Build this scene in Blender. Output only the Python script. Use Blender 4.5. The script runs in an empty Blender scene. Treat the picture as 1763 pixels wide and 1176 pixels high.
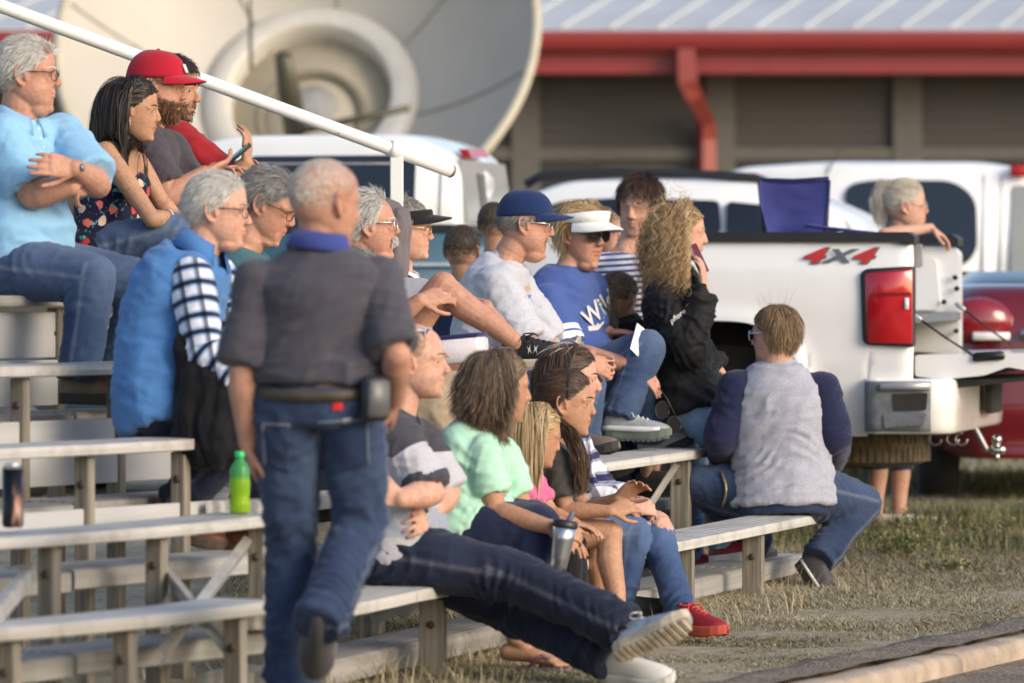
import bpy, bmesh, math, random
import numpy as np
from mathutils import Vector, Matrix
from mathutils.bvhtree import BVHTree
random.seed(7)
rng = np.random.default_rng(7)
SC = bpy.context.scene
COL = SC.collection
R = math.radians

# ---------------------------------------------------------------- camera, sky, sun, exposure
F = 9794.0          # focal length in photograph pixels (200 mm lens)
H = 1.36            # eye height of the camera
YH = 470.0          # picture row of the horizon
cam = bpy.data.cameras.new('camera')
cam.lens = 200.0
cam.sensor_width = 36.0
cam.shift_y = -(588.0 - YH) / 1763.0
cam.clip_start = 0.5
cam.clip_end = 3000.0
cam.dof.use_dof = True
cam.dof.focus_distance = 22.2
cam.dof.aperture_fstop = 3.5
cam_o = bpy.data.objects.new('camera', cam)
cam_o.location = (0, 0, H)
cam_o.rotation_euler = (R(90), 0, 0)
COL.objects.link(cam_o)
SC.camera = cam_o

SUN_EL, SUN_AZ = 24.0, 38.0      # azimuth: degrees from +X (right) towards the camera (-Y)
world = bpy.data.worlds.new('World')
SC.world = world
world.use_nodes = True
wn = world.node_tree.nodes
sky = wn.new('ShaderNodeTexSky')
sky.sky_type = 'NISHITA'
sky.sun_disc = False
sky.sun_elevation = R(SUN_EL)
sky.sun_rotation = R(90 + SUN_AZ)
sky.air_density = 1.0
sky.dust_density = 2.0
sky.ozone_density = 1.5
wn['Background'].inputs['Strength'].default_value = 0.15
world.node_tree.links.new(sky.outputs[0], wn['Background'].inputs[0])
sun = bpy.data.lights.new('sun', 'SUN')
sun.energy = 1.35
sun.angle = R(32)
sun.color = (1.0, 0.88, 0.74)
sun_o = bpy.data.objects.new('sun', sun)
sd = Vector((math.cos(R(SUN_EL)) * math.cos(R(SUN_AZ)), -math.cos(R(SUN_EL)) * math.sin(R(SUN_AZ)), math.sin(R(SUN_EL))))
sun_o.rotation_euler = sd.to_track_quat('Z', 'Y').to_euler()
sun_o.location = (20, -10, 20)
COL.objects.link(sun_o)
SC.view_settings.view_transform = 'Standard'
SC.view_settings.look = 'None'
SC.view_settings.exposure = 0.70
SC.view_settings.gamma = 1.0

# ---------------------------------------------------------------- small maths
def V(*a):
    return np.array(a, float)

def nrm(v):
    v = np.asarray(v, float)
    return v / (np.linalg.norm(v) + 1e-12)

def W(px, py, D):
    return V((px - 881.5) * D / F, D, H + (YH - py) * D / F)

def vnoise(p, seed=0):
    """3-D value noise in 0..1 for an (N,3) array."""
    p = np.asarray(p, float)
    i = np.floor(p).astype(np.int64)
    f = p - i
    f = f * f * (3 - 2 * f)
    def h(ix, iy, iz):
        n = (ix * 374761393 + iy * 668265263 + iz * 2147483647 + seed * 144269) & 0x7fffffff
        n = ((n ^ (n >> 13)) * 1274126177) & 0x7fffffff
        return ((n ^ (n >> 16)) & 0xffff) / 65535.0
    r = 0
    for a in (0, 1):
        for b in (0, 1):
            for c in (0, 1):
                w = (f[:, 0] if a else 1 - f[:, 0]) * (f[:, 1] if b else 1 - f[:, 1]) * (f[:, 2] if c else 1 - f[:, 2])
                r = r + w * h(i[:, 0] + a, i[:, 1] + b, i[:, 2] + c)
    return r

def fbm(p, seed=0, oct=3):
    r, a, t = 0, 1.0, 0
    for k in range(oct):
        r = r + a * vnoise(np.asarray(p) * 2 ** k + 17.3 * k, seed + k)
        t += a
        a *= .5
    return r / t

# ---------------------------------------------------------------- materials
MATS = {}
def newmat(name):
    m = bpy.data.materials.new(name)
    m.use_nodes = True
    nt = m.node_tree
    return m, nt.nodes, nt.links, nt.nodes['Principled BSDF']

def node(nt, kind, **kw):
    n = nt.new(kind)
    for k, v in kw.items():
        if k.startswith('i_'):
            n.inputs[k[2:].replace('_', ' ')].default_value = v
        else:
            setattr(n, k, v)
    return n

def ramp(nt, stops, interp='LINEAR'):
    n = nt.new('ShaderNodeValToRGB')
    n.color_ramp.interpolation = interp
    e = n.color_ramp.elements
    while len(e) < len(stops):
        e.new(0.5)
    for q, (p, c) in zip(e, stops):
        q.position = p
        q.color = (*c, 1) if len(c) == 3 else c
    return n

def mixc(nt, ln, a, b, fac, mode='MIX'):
    n = nt.new('ShaderNodeMix')
    n.data_type = 'RGBA'
    n.blend_type = mode
    for sock, v in ((n.inputs[0], fac), (n.inputs[6], a), (n.inputs[7], b)):
        if hasattr(v, 'links') or hasattr(v, 'is_linked'):
            ln.new(v, sock)
        elif isinstance(v, (int, float)):
            sock.default_value = v
        else:
            sock.default_value = (*v, 1) if len(v) == 3 else v
    return n.outputs[2]

def simple(name, col, rough=.5, metal=0, var=.12, scale=12, bump=0, bscale=80, coat=0, spec=.5, stretch=(1, 1, 1)):
    if name in MATS:
        return MATS[name]
    m, nt, ln, bs = newmat(name)
    tc = node(nt, 'ShaderNodeTexCoord')
    mp = node(nt, 'ShaderNodeMapping')
    mp.inputs['Scale'].default_value = stretch
    ln.new(tc.outputs['Object'], mp.inputs[0])
    nz = node(nt, 'ShaderNodeTexNoise', i_Scale=scale, i_Detail=5.0)
    ln.new(mp.outputs[0], nz.inputs['Vector'])
    lo = [max(0, c * (1 - var)) for c in col]
    hi = [min(1, c * (1 + var)) for c in col]
    rp = ramp(nt, [(.3, lo), (.7, hi)])
    ln.new(nz.outputs[0], rp.inputs[0])
    ln.new(rp.outputs[0], bs.inputs['Base Color'])
    bs.inputs['Roughness'].default_value = rough
    bs.inputs['Metallic'].default_value = metal
    bs.inputs['Coat Weight'].default_value = coat
    bs.inputs['Specular IOR Level'].default_value = spec
    if bump:
        n2 = node(nt, 'ShaderNodeTexNoise', i_Scale=bscale, i_Detail=4.0)
        ln.new(mp.outputs[0], n2.inputs['Vector'])
        bp = node(nt, 'ShaderNodeBump', i_Strength=bump, i_Distance=.01)
        ln.new(n2.outputs[0], bp.inputs['Height'])
        ln.new(bp.outputs[0], bs.inputs['Normal'])
    MATS[name] = m
    return m

def cloth(name, col, var=.10, scale=9, sheen=.15, rough=.9, heather=0):
    if name in MATS:
        return MATS[name]
    m = simple(name, col, rough, 0, var, scale, bump=.35, bscale=260, spec=.15)
    bs = m.node_tree.nodes['Principled BSDF']
    bs.inputs['Sheen Weight'].default_value = sheen
    if heather:
        nt, ln = m.node_tree.nodes, m.node_tree.links
        tc = node(nt, 'ShaderNodeTexCoord')
        n = node(nt, 'ShaderNodeTexNoise', i_Scale=220.0, i_Detail=2.0)
        ln.new(tc.outputs['Object'], n.inputs['Vector'])
        rp = ramp(nt, [(.35, (1 - heather,) * 3), (.65, (1 + heather,) * 3)])
        ln.new(n.outputs[0], rp.inputs[0])
        old = bs.inputs['Base Color'].links[0].from_socket
        ln.new(mixc(nt, ln, old, rp.outputs[0], 1.0, 'MULTIPLY'), bs.inputs['Base Color'])
    return m

def denim(name, col, fade=(.16, .24, .36), amt=.55):
    """jeans: dark indigo with paler worn patches, fine vertical yarn"""
    if name in MATS:
        return MATS[name]
    m, nt, ln, bs = newmat(name)
    tc = node(nt, 'ShaderNodeTexCoord')
    nz = node(nt, 'ShaderNodeTexNoise', i_Scale=5.0, i_Detail=5.0, i_Roughness=.6)
    ln.new(tc.outputs['Object'], nz.inputs['Vector'])
    at = node(nt, 'ShaderNodeAttribute', attribute_name='wear')
    add = node(nt, 'ShaderNodeMath', operation='MULTIPLY_ADD')
    ln.new(at.outputs['Fac'], add.inputs[0])
    add.inputs[1].default_value = amt
    mul = node(nt, 'ShaderNodeMath', operation='MULTIPLY_ADD')
    ln.new(nz.outputs[0], mul.inputs[0])
    mul.inputs[1].default_value = .9
    mul.inputs[2].default_value = -.28
    ln.new(mul.outputs[0], add.inputs[2])
    rp0 = ramp(nt, [(.0, col), (1.0, fade)])
    ln.new(add.outputs[0], rp0.inputs[0])
    se = node(nt, 'ShaderNodeAttribute', attribute_name='seam')
    sm_ = node(nt, 'ShaderNodeMath', operation='MULTIPLY'); ln.new(se.outputs['Fac'], sm_.inputs[0]); sm_.inputs[1].default_value = .55
    class rp: outputs = [mixc(nt, ln, rp0.outputs[0], [min(1, c * .75 + .10) for c in fade], sm_.outputs[0])]
    fine = node(nt, 'ShaderNodeTexNoise', i_Scale=330.0, i_Detail=2.0)
    ln.new(tc.outputs['Object'], fine.inputs['Vector'])
    rp2 = ramp(nt, [(.3, (.78,) * 3), (.7, (1.22,) * 3)])
    ln.new(fine.outputs[0], rp2.inputs[0])
    ln.new(mixc(nt, ln, rp.outputs[0], rp2.outputs[0], 1.0, 'MULTIPLY'), bs.inputs['Base Color'])
    bp = node(nt, 'ShaderNodeBump', i_Strength=.3, i_Distance=.004)
    ln.new(fine.outputs[0], bp.inputs['Height'])
    ln.new(bp.outputs[0], bs.inputs['Normal'])
    bs.inputs['Roughness'].default_value = .88
    bs.inputs['Specular IOR Level'].default_value = .2
    bs.inputs['Sheen Weight'].default_value = .1
    MATS[name] = m
    return m

def skin(name, col, red=.5):
    """skin: base tone, redder where the 'flush' attribute says (cheeks, nose, ears, lips), freckled noise; 'beard' darkens stubble"""
    if name in MATS:
        return MATS[name]
    m, nt, ln, bs = newmat(name)
    tc = node(nt, 'ShaderNodeTexCoord')
    nz = node(nt, 'ShaderNodeTexNoise', i_Scale=24.0, i_Detail=6.0, i_Roughness=.65)
    ln.new(tc.outputs['Object'], nz.inputs['Vector'])
    rp = ramp(nt, [(.3, [c * f for c, f in zip(col, (.88, .82, .80))]), (.7, [min(1, c * f) for c, f in zip(col, (1.10, 1.12, 1.14))])])
    ln.new(nz.outputs[0], rp.inputs[0])
    nb = node(nt, 'ShaderNodeTexNoise', i_Scale=75.0, i_Detail=4.0, i_Roughness=.7)
    ln.new(tc.outputs['Object'], nb.inputs['Vector'])
    rb = ramp(nt, [(.32, (.80, .72, .68)), (.52, (1, 1, 1)), (.72, (1.10, 1.10, 1.08))])
    ln.new(nb.outputs[0], rb.inputs[0])
    at = node(nt, 'ShaderNodeAttribute', attribute_name='flush')
    a = mixc(nt, ln, mixc(nt, ln, rp.outputs[0], rb.outputs[0], .8, 'MULTIPLY'), (col[0] * .86, col[1] * .50, col[2] * .48), at.outputs['Fac'])
    ab = node(nt, 'ShaderNodeAttribute', attribute_name='beard')
    b = mixc(nt, ln, a, (.10, .065, .045), ab.outputs['Fac'])
    ln.new(b, bs.inputs['Base Color'])
    bs.inputs['Roughness'].default_value = .56
    bs.inputs['Specular IOR Level'].default_value = .32
    bs.inputs['Subsurface Weight'].default_value = .12
    bs.inputs['Subsurface Radius'].default_value = (.6, .25, .12)
    bs.inputs['Subsurface Scale'].default_value = .012
    n2 = node(nt, 'ShaderNodeTexNoise', i_Scale=140.0, i_Detail=4.0)
    ln.new(tc.outputs['Object'], n2.inputs['Vector'])
    bp = node(nt, 'ShaderNodeBump', i_Strength=.18, i_Distance=.004)
    ln.new(n2.outputs[0], bp.inputs['Height'])
    ln.new(bp.outputs[0], bs.inputs['Normal'])
    MATS[name] = m
    return m

def hairmat(name, c0, c1, c2=None, rough=.45):
    """colour differs strand by strand (attribute 'strand') and root to tip ('along')"""
    if name in MATS:
        return MATS[name]
    m, nt, ln, bs = newmat(name)
    at = node(nt, 'ShaderNodeAttribute', attribute_name='strand')
    rp = ramp(nt, [(0, c0), (.55, c1), (1, c2 or c1)])
    ln.new(at.outputs['Fac'], rp.inputs[0])
    ln.new(rp.outputs[0], bs.inputs['Base Color'])
    bs.inputs['Roughness'].default_value = rough
    bs.inputs['Specular IOR Level'].default_value = .4
    MATS[name] = m
    return m

# ---------------------------------------------------------------- objects
def tag(o, label=None, cat=None, group=None, kind=None):
    if label: o['label'] = label
    if cat: o['category'] = cat
    if group: o['group'] = group
    if kind: o['kind'] = kind
    return o

def link_mesh(name, verts, faces, mat, parent=None, smooth=True, origin=None, attrs=None, mats=None, fmat=None):
    """one mesh object; a child keeps world coordinates by using its root's origin"""
    verts = np.asarray(verts, float)
    if parent is not None:
        o0 = np.array(parent['_o'])
    else:
        o0 = np.array(origin if origin is not None else (0, 0, 0), float)
    me = bpy.data.meshes.new(name)
    me.from_pydata((verts - o0).tolist(), [], [list(map(int, f)) for f in faces] if not isinstance(faces, np.ndarray) else faces.tolist())
    me.validate()
    for m_ in (mats or [mat]):
        me.materials.append(m_)
    if fmat is not None:
        me.polygons.foreach_set('material_index', np.asarray(fmat, np.int32))
    if smooth:
        me.polygons.foreach_set('use_smooth', np.ones(len(me.polygons), bool))
    if attrs:
        for k, a in attrs.items():
            at = me.attributes.new(k, 'FLOAT', 'POINT')
            at.data.foreach_set('value', np.asarray(a, np.float32))
    me.update()
    o = bpy.data.objects.new(name, me)
    COL.objects.link(o)
    if parent is not None:
        o.parent = parent
        o['_o'] = tuple(o0)
    else:
        o.location = o0
        o['_o'] = tuple(o0)
    return o

def empty(name, loc, label, cat, group=None, kind=None):
    o = bpy.data.objects.new(name, None)
    COL.objects.link(o)
    o.location = loc
    o.empty_display_size = .1
    o['_o'] = tuple(map(float, loc))
    return tag(o, label, cat, group, kind)

# ---------------------------------------------------------------- a soup of closed pieces
class Soup:
    def __init__(s):
        s.v, s.f, s.n = [], [], 0
        s.m = []
        s.cur = 0
    def add(s, v, f):
        s.v.append(np.asarray(v, float))
        s.f.extend([tuple(i + s.n for i in q) for q in f])
        s.m.extend([s.cur] * len(f))
        s.n += len(v)
        return s
    def verts(s):
        return np.concatenate(s.v)
    def rings(s, C, A, B, ra, rb, seg=16, close=True, sq=1.0):
        """loft: centres C, axes A and B (unit), half sizes; flat ends. sq<1 squares the section"""
        C = np.asarray(C, float)
        k = len(C)
        th = np.linspace(0, 2 * math.pi, seg, endpoint=False)
        c, sn = np.cos(th), np.sin(th)
        if sq != 1.0:
            c = np.sign(c) * np.abs(c) ** sq
            sn = np.sign(sn) * np.abs(sn) ** sq
        v = []
        for i in range(k):
            v.append(C[i] + np.outer(c * ra[i], A[i] if np.ndim(A) == 2 else A) + np.outer(sn * rb[i], B[i] if np.ndim(B) == 2 else B))
        v = np.concatenate(v)
        f = []
        for i in range(k - 1):
            for j in range(seg):
                j2 = (j + 1) % seg
                f.append((i * seg + j, i * seg + j2, (i + 1) * seg + j2, (i + 1) * seg + j))
        if close:
            f.append(tuple(range(seg))[::-1])
            f.append(tuple((k - 1) * seg + j for j in range(seg)))
        return s.add(v, f)
    def tube(s, P, r, seg=10, flat=1.0, up=None, close=True):
        """tube along a polyline"""
        P = np.asarray(P, float)
        k = len(P)
        r = np.full(k, r, float) if np.ndim(r) == 0 else np.asarray(r, float)
        T = np.gradient(P, axis=0)
        T /= np.linalg.norm(T, axis=1, keepdims=True) + 1e-12
        a = np.array(up if up is not None else (0, 0, 1.0))
        if abs(np.dot(a, T[0])) > .95:
            a = V(1, 0, 0) if abs(T[0][0]) < .9 else V(0, 1, 0)
        A = []
        for t in T:
            a = nrm(a - t * np.dot(a, t))
            A.append(a)
        A = np.array(A)
        B = np.cross(T, A)
        return s.rings(P, B, A, r, r * flat, seg, close)
    def cap(s, p0, p1, r0, r1=None, seg=14):
        """capsule with round ends"""
        p0, p1 = np.asarray(p0, float), np.asarray(p1, float)
        r1 = r0 if r1 is None else r1
        d = p1 - p0
        L = np.linalg.norm(d)
        t = d / L if L > 1e-9 else V(0, 0, 1)
        P, r = [], []
        for q in (-1.0, -.92, -.7, -.38):
            P.append(p0 + t * q * r0); r.append(max(.02, math.sqrt(max(0, 1 - q * q))) * r0)
        P += [p0, p1]; r += [r0, r1]
        for q in (.38, .7, .92, 1.0):
            P.append(p1 + t * q * r1); r.append(max(.02, math.sqrt(max(0, 1 - q * q))) * r1)
        a = V(0, 0, 1) if abs(t[2]) < .9 else V(1, 0, 0)
        a = nrm(a - t * np.dot(a, t))
        b = np.cross(t, a)
        return s.rings(P, b, a, r, r, seg)
    def chain(s, P, r, seg=14):
        for i in range(len(P) - 1):
            s.cap(P[i], P[i + 1], r[i], r[i + 1], seg)
        return s
    def ell(s, c, ax, rad, seg=18, ring=11):
        """ellipsoid; ax: 3x3 rows are axes"""
        ax = np.asarray(ax, float)
        ph = np.linspace(-math.pi / 2 + .02, math.pi / 2 - .02, ring)
        C = [np.asarray(c) + ax[2] * rad[2] * math.sin(p) for p in ph]
        return s.rings(C, ax[0], ax[1], [rad[0] * math.cos(p) for p in ph], [rad[1] * math.cos(p) for p in ph], seg)
    def box(s, c, ax, half, bev=0.0):
        ax = np.asarray(ax, float)
        c = np.asarray(c, float)
        h = half
        if not bev:
            v = [c + ax[0] * h[0] * i + ax[1] * h[1] * j + ax[2] * h[2] * k for k in (-1, 1) for j in (-1, 1) for i in (-1, 1)]
            return s.add(v, [(0, 2, 3, 1), (4, 5, 7, 6), (0, 1, 5, 4), (2, 6, 7, 3), (0, 4, 6, 2), (1, 3, 7, 5)])
        b = bev
        o = [(h[0] - b, h[1]), (h[0], h[1] - b), (h[0], -h[1] + b), (h[0] - b, -h[1]), (-h[0] + b, -h[1]), (-h[0], -h[1] + b), (-h[0], h[1] - b), (-h[0] + b, h[1])]
        v, f = [], []
        for z, sc in ((-h[2], b), (-h[2] + b, 0), (h[2] - b, 0), (h[2], b)):
            for x, y in o:
                v.append(c + ax[0] * (x - math.copysign(sc, x)) + ax[1] * (y - math.copysign(sc, y)) + ax[2] * z)
        for i in range(3):
            for j in range(8):
                j2 = (j + 1) % 8
                f.append((i * 8 + j, i * 8 + j2, (i + 1) * 8 + j2, (i + 1) * 8 + j)[::-1])
        f.append(tuple(range(8)))
        f.append(tuple(24 + j for j in range(8))[::-1])
        return s.add(v, f)
    def obj(s, name, mat, parent=None, smooth=True, origin=None, attrs=None, mats=None):
        return link_mesh(name, s.verts(), s.f, mat, parent, smooth, origin, attrs, mats, s.m if mats else None)

def fused(soup, voxel, smooth=4, fac=.5):
    """voxel union of the closed pieces -> verts, faces, normals"""
    me = bpy.data.meshes.new('tmp')
    me.from_pydata(soup.verts().tolist(), [], soup.f)
    me.update()
    bm = bmesh.new(); bm.from_mesh(me)
    bmesh.ops.recalc_face_normals(bm, faces=bm.faces)
    bm.to_mesh(me); bm.free()
    o = bpy.data.objects.new('tmp', me)
    COL.objects.link(o)
    m = o.modifiers.new('r', 'REMESH'); m.mode = 'VOXEL'; m.voxel_size = voxel; m.adaptivity = 0
    if smooth:
        m2 = o.modifiers.new('s', 'SMOOTH'); m2.factor = fac; m2.iterations = smooth
    dg = bpy.context.evaluated_depsgraph_get()
    ev = o.evaluated_get(dg)
    m3 = ev.to_mesh()
    n = len(m3.vertices)
    co = np.empty(n * 3); m3.vertices.foreach_get('co', co)
    no = np.empty(n * 3); m3.vertex_normals.foreach_get('vector', no)
    li = np.empty(len(m3.loops), np.int32); m3.loops.foreach_get('vertex_index', li)
    lt = np.empty(len(m3.polygons), np.int32); m3.polygons.foreach_get('loop_total', lt)
    ls = np.empty(len(m3.polygons), np.int32); m3.polygons.foreach_get('loop_start', ls)
    if (lt == 4).all():
        faces = li.reshape(-1, 4)
    else:
        faces = [tuple(li[a:a + b]) for a, b in zip(ls, lt)]
    ev.to_mesh_clear()
    bpy.data.objects.remove(o)
    bpy.data.meshes.remove(me)
    return co.reshape(-1, 3), faces, no.reshape(-1, 3)

def wrinkle(co, no, amp=.006, freq=(14, 14, 30), seed=0, ax=None):
    p = co if ax is None else co @ np.asarray(ax).T
    q = p * np.array(freq)
    w = fbm(p * 5 + 3, seed + 9, 2)
    n = fbm(q + 1.6 * np.stack([w, w[::-1] * 0 + w, w], 1), seed, 3)
    ridge = 1 - np.abs(2 * n - 1) * 2
    return co + no * (amp * (ridge * .75 + (fbm(p * 9, seed + 4, 2) - .5) * 1.6))[:, None]

def folds(co, no, specs, seed=0):
    """cloth creases: (centre, direction across the creases, reach, depth, spacing)"""
    d = np.zeros(len(co))
    n1 = fbm(co * 5, seed + 1, 2) - .5
    n2 = np.clip((fbm(co * 11, seed + 2, 2) - .33) * 3.2, 0, 1.5)
    n3 = fbm(co * 7, seed + 6, 2) - .5
    for c, ax, rad, amp, wl in specs:
        g = np.exp(-(np.linalg.norm(co - c, axis=1) / rad) ** 2)
        t1 = nrm(np.cross(nrm(ax), V(.3, .9, .4))); ph = ((co - c) @ nrm(ax)) / (wl * 1.45) + 4.2 * n1 + 2.0 * n3 + ((co - c) @ t1) / (wl * 4)
        r = 1 - np.abs(np.sin(math.pi * ph))
        d += amp * g * (r ** 1.6 - .32) * (.15 + 1.25 * n2)
    return co + no * d[:, None]

# ---------------------------------------------------------------- people
Z = V(0, 0, 1)

def bez(a, m, b, t):
    t = np.asarray(t, float)[:, None]
    return a * (1 - t) ** 2 + 2 * m * t * (1 - t) + b * t ** 2

TORSO_M = [(-.17, .158, .105), (-.05, .172, .118), (.08, .168, .118), (.25, .160, .112), (.42, .158, .108), (.58, .166, .112), (.72, .178, .112), (.84, .175, .098), (.93, .125, .078), (1.0, .068, .064)]
TORSO_F = [(-.17, .172, .112), (-.05, .178, .120), (.08, .168, .112), (.25, .145, .100), (.42, .140, .098), (.58, .146, .102), (.72, .156, .104), (.84, .152, .090), (.93, .108, .070), (1.0, .058, .056)]

class Person:
    def __init__(s, label, D, yaw=-10, skin_mat=None, sz=1.0, fem=False, group=None, cat='person', fat=0.0):
        s.label, s.D, s.sz, s.fem, s.fat, s.group, s.cat = label, D, sz, fem, fat, group, cat
        s.f = V(math.cos(R(yaw)), math.sin(R(yaw)), 0)
        s.l = np.cross(Z, s.f)
        s.skin = skin_mat
        s.root = None
        s.bare = []
        s.seed = abs(hash(label)) % 1000 if False else sum(map(ord, label)) % 997

    def P(s, q):
        q = tuple(q)
        return W(q[0], q[1], s.D + (q[2] if len(q) > 2 else 0))

    def pose(s, hip, neck, head, look=0, pitch=0, roll=0, slouch=.04, hs=1.0, sl=None, twist=0, shw=None, shdrop=.035, shl=None):
        """hip, neck, head: pixel points (with depth offset); look/pitch/roll: head turn left, down, tilt in degrees"""
        s.hip, s.neck, s.hc = s.P(hip), s.P(neck), s.P(head)
        s.mid = (s.hip + s.neck) / 2 - s.f * slouch
        s.lh = s.l
        a = R(twist)
        s.ls = nrm(s.l * math.cos(a) - s.f * math.sin(a) + Z * (sl or 0))
        s.fs = nrm(np.cross(s.ls, Z))
        s.shw = (shw if shw is not None else (.148 if s.fem else .170)) * s.sz
        S = bez(s.hip, s.mid, s.neck, [.85])[0]
        T = nrm(s.neck - s.mid)
        s.S = S
        s.sh = {'L': S + s.ls * s.shw - T * shdrop * .3, 'R': S - s.ls * s.shw - T * shdrop * .3}
        s.hip_j = {'L': s.hip + s.lh * .09 * s.sz, 'R': s.hip - s.lh * .09 * s.sz}
        hf0 = s.f
        a, p = R(look), R(pitch)
        hf = s.f * math.cos(a) + s.l * math.sin(a)
        hl = np.cross(Z, hf)
        hu = Z * math.cos(p) + hf * math.sin(p)
        hf = hf * math.cos(p) - Z * math.sin(p)
        r = R(roll)
        hl, hu = hl * math.cos(r) + hu * math.sin(r), hu * math.cos(r) - hl * math.sin(r)
        s.hax = np.array([hf, hl, hu])
        s.hs = hs
        s.arms, s.legs = {}, {}
        return s

    def arm(s, side, e, w, h=None, pn=None, curl=.35, sh=None, thumb=.5, hand=True, spread=.05, fl=1.0):
        if sh is not None:
            s.sh[side] = s.P(sh)
        a = dict(s=s.sh[side], e=s.P(e), w=s.P(w))
        a['hd'] = nrm(s.P(h) - a['w']) if h is not None else nrm(a['w'] - a['e'])
        fa = nrm(a['w'] - a['e'])
        if pn is None:
            pn = (0, 0, -1)
        pn = np.asarray(pn, float)
        a.update(pn=nrm(pn - a['hd'] * np.dot(pn, a['hd'])), curl=curl, thumb=thumb, hand=hand, spread=spread, fl=fl)
        s.arms[side] = a
        return s

    def leg(s, side, k, a, t=None, hip=None):
        if hip is not None:
            s.hip_j[side] = s.P(hip)
        s.legs[side] = dict(h=s.hip_j[side], k=s.P(k), a=s.P(a), t=s.P(t) if t is not None else None)
        return s

    # ---- head-local helpers
    def h2w(s, p):
        return s.hc + (np.asarray(p, float) * s.hs) @ s.hax
    def w2h(s, p):
        return ((p - s.hc) @ s.hax.T) / s.hs

    def head(s, sp, face=1.0, jaw=1.0, nose=1.0, chin=0.0):
        hs, ax = s.hs, s.hax
        E = lambda c, r: sp.ell(s.h2w(c), ax, [q * hs for q in r])
        Cp = lambda a, b, r0, r1=None: sp.cap(s.h2w(a), s.h2w(b), r0 * hs, (r1 if r1 is not None else r0) * hs, 10)
        # horizontal slices: height, front, back, half width
        SL = [(.1200, .004, -.030, .014), (.116, .020, -.046, .026), (.105, .046, -.071, .045), (.088, .0665, -.0915, .0605), (.066, .081, -.106, .0726), (.040, .0885, -.1125, .0775),
              (.020, .0925, -.113, .0785), (.006, .0865, -.112, .0780), (-.010, .0840, -.109, .0765), (-.026, .0860, -.103, .0745), (-.042, .0880, -.094, .0710),
              (-.058, .0880, -.078, .0665), (-.074, .0855, -.056, .0610), (-.090, .0845, -.028, .0530), (-.103, .0825, -.004, .0430), (-.113, .0740, .012, .0320), (-.1185, .0600, .024, .0180)]
        nn = 40
        v = []
        for z, xf, xb, w in SL:
            w = w * (1 + (jaw - 1) * min(1, max(0, (-.02 - z) / .05)))
            xc = -.012 + .040 * max(0, (-.03 - z) / .09)
            for j in range(nn):
                t = 2 * math.pi * j / nn
                c, sn = math.cos(t), math.sin(t)
                x = xc + (xf - xc) * abs(c) ** .92 if c >= 0 else xc - (xc - xb) * abs(c)
                v.append(s.h2w((x, w * np.sign(sn) * abs(sn) ** (.94 if c > 0 else 1), z)))
        f = [(i * nn + j, (i + 1) * nn + j, (i + 1) * nn + (j + 1) % nn, i * nn + (j + 1) % nn) for i in range(len(SL) - 1) for j in range(nn)]
        f.append(tuple(range(nn))); f.append(tuple((len(SL) - 1) * nn + j for j in range(nn))[::-1])
        sp.add(v, f)
        for y in (1, -1):
            E((.050, y * .0395, -.026), (.021, .017, .021))
            Cp((.0845, y * .014, .0185), (.0640, y * .052, .016), .0105, .0090)
            # eyelids
            Cp((.0800, y * .020, .0075), (.0670, y * .046, .0055), .0064, .0062)
            Cp((.0785, y * .022, -.0105), (.0670, y * .045, -.0085), .0058, .0056)
            E((.0970, y * .0125, -.034), (.011, .0070, .0070))
            # ears: bowl and rim
            ea = (-.010, y * .078, -.006)
            q = []
            for k in range(11):
                t = R(-70 + k * 28)
                q.append(s.h2w((ea[0] - .017 * math.cos(t) - .006 * math.sin(t), y * (.080 + .010 * max(0, math.cos(t)) + .003), ea[2] + .032 * math.sin(t) + .002)))
            sp.chain(q, [.0052 * hs] * 11, 8)
            E((ea[0] + .001, y * .077, ea[2]), (.016, .006, .028))
            E((ea[0] + .004, y * .079, ea[2] - .030), (.008, .005, .009))
        Cp((.0735, -.006, -.1035 - chin * .3), (.0735, .006, -.1035 - chin * .3), .0140)
        # nose
        n = nose
        k = .010 * (n - 1)
        sp.chain([s.h2w(p) for p in ((.083, 0, .012), (.092, 0, -.004), (.0985 + k * .6, 0, -.018), (.1020 + k, 0, -.0285))], [.0080 * hs, .0080 * hs, .0090 * hs, .0098 * hs], 10)
        sp.cap(s.h2w((.0900, 0, -.020)), s.h2w((.0900, 0, -.034)), .012 * hs, .012 * hs, 10)
        # mouth
        for y in (1, -1):
            Cp((.0895, y * .004, -.0580), (.0810, y * .023, -.0630), .0052, .0030)
            Cp((.0880, y * .003, -.0715), (.0800, y * .021, -.0675), .0056, .0032)
        if chin:
            E((.034, 0, -.106 - chin * .25), (.044, .047, .022 + chin * .2))
        # neck
        nr = (.047 if s.fem else .059) * s.sz
        sp.cap(s.h2w((-.024, 0, -.045)), s.neck + (s.hc - s.neck) * .05, nr, nr * 1.08, 16)

    def hand(s, sp, a, side, scale=1.0):
        k = scale * s.sz * (.92 if s.fem else 1.0)
        w, d, n = a['w'], a['hd'], a['pn']
        o = np.cross(d, n)                        # across the palm
        # thumb side: for a right hand with palm n and fingers d the thumb is at d x n * (+1 left, -1 right)
        ts = o if side == 'L' else -o
        C = [w - d * .012 * k, w + d * .02 * k, w + d * .055 * k, w + d * .088 * k, w + d * .098 * k]
        sp.rings(C, ts, n, [.024 * k, .032 * k, .041 * k, .043 * k, .036 * k], [.017 * k, .016 * k, .015 * k, .0125 * k, .009 * k], 16, sq=.85)
        cu, fl = a['curl'], a['fl']
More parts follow.
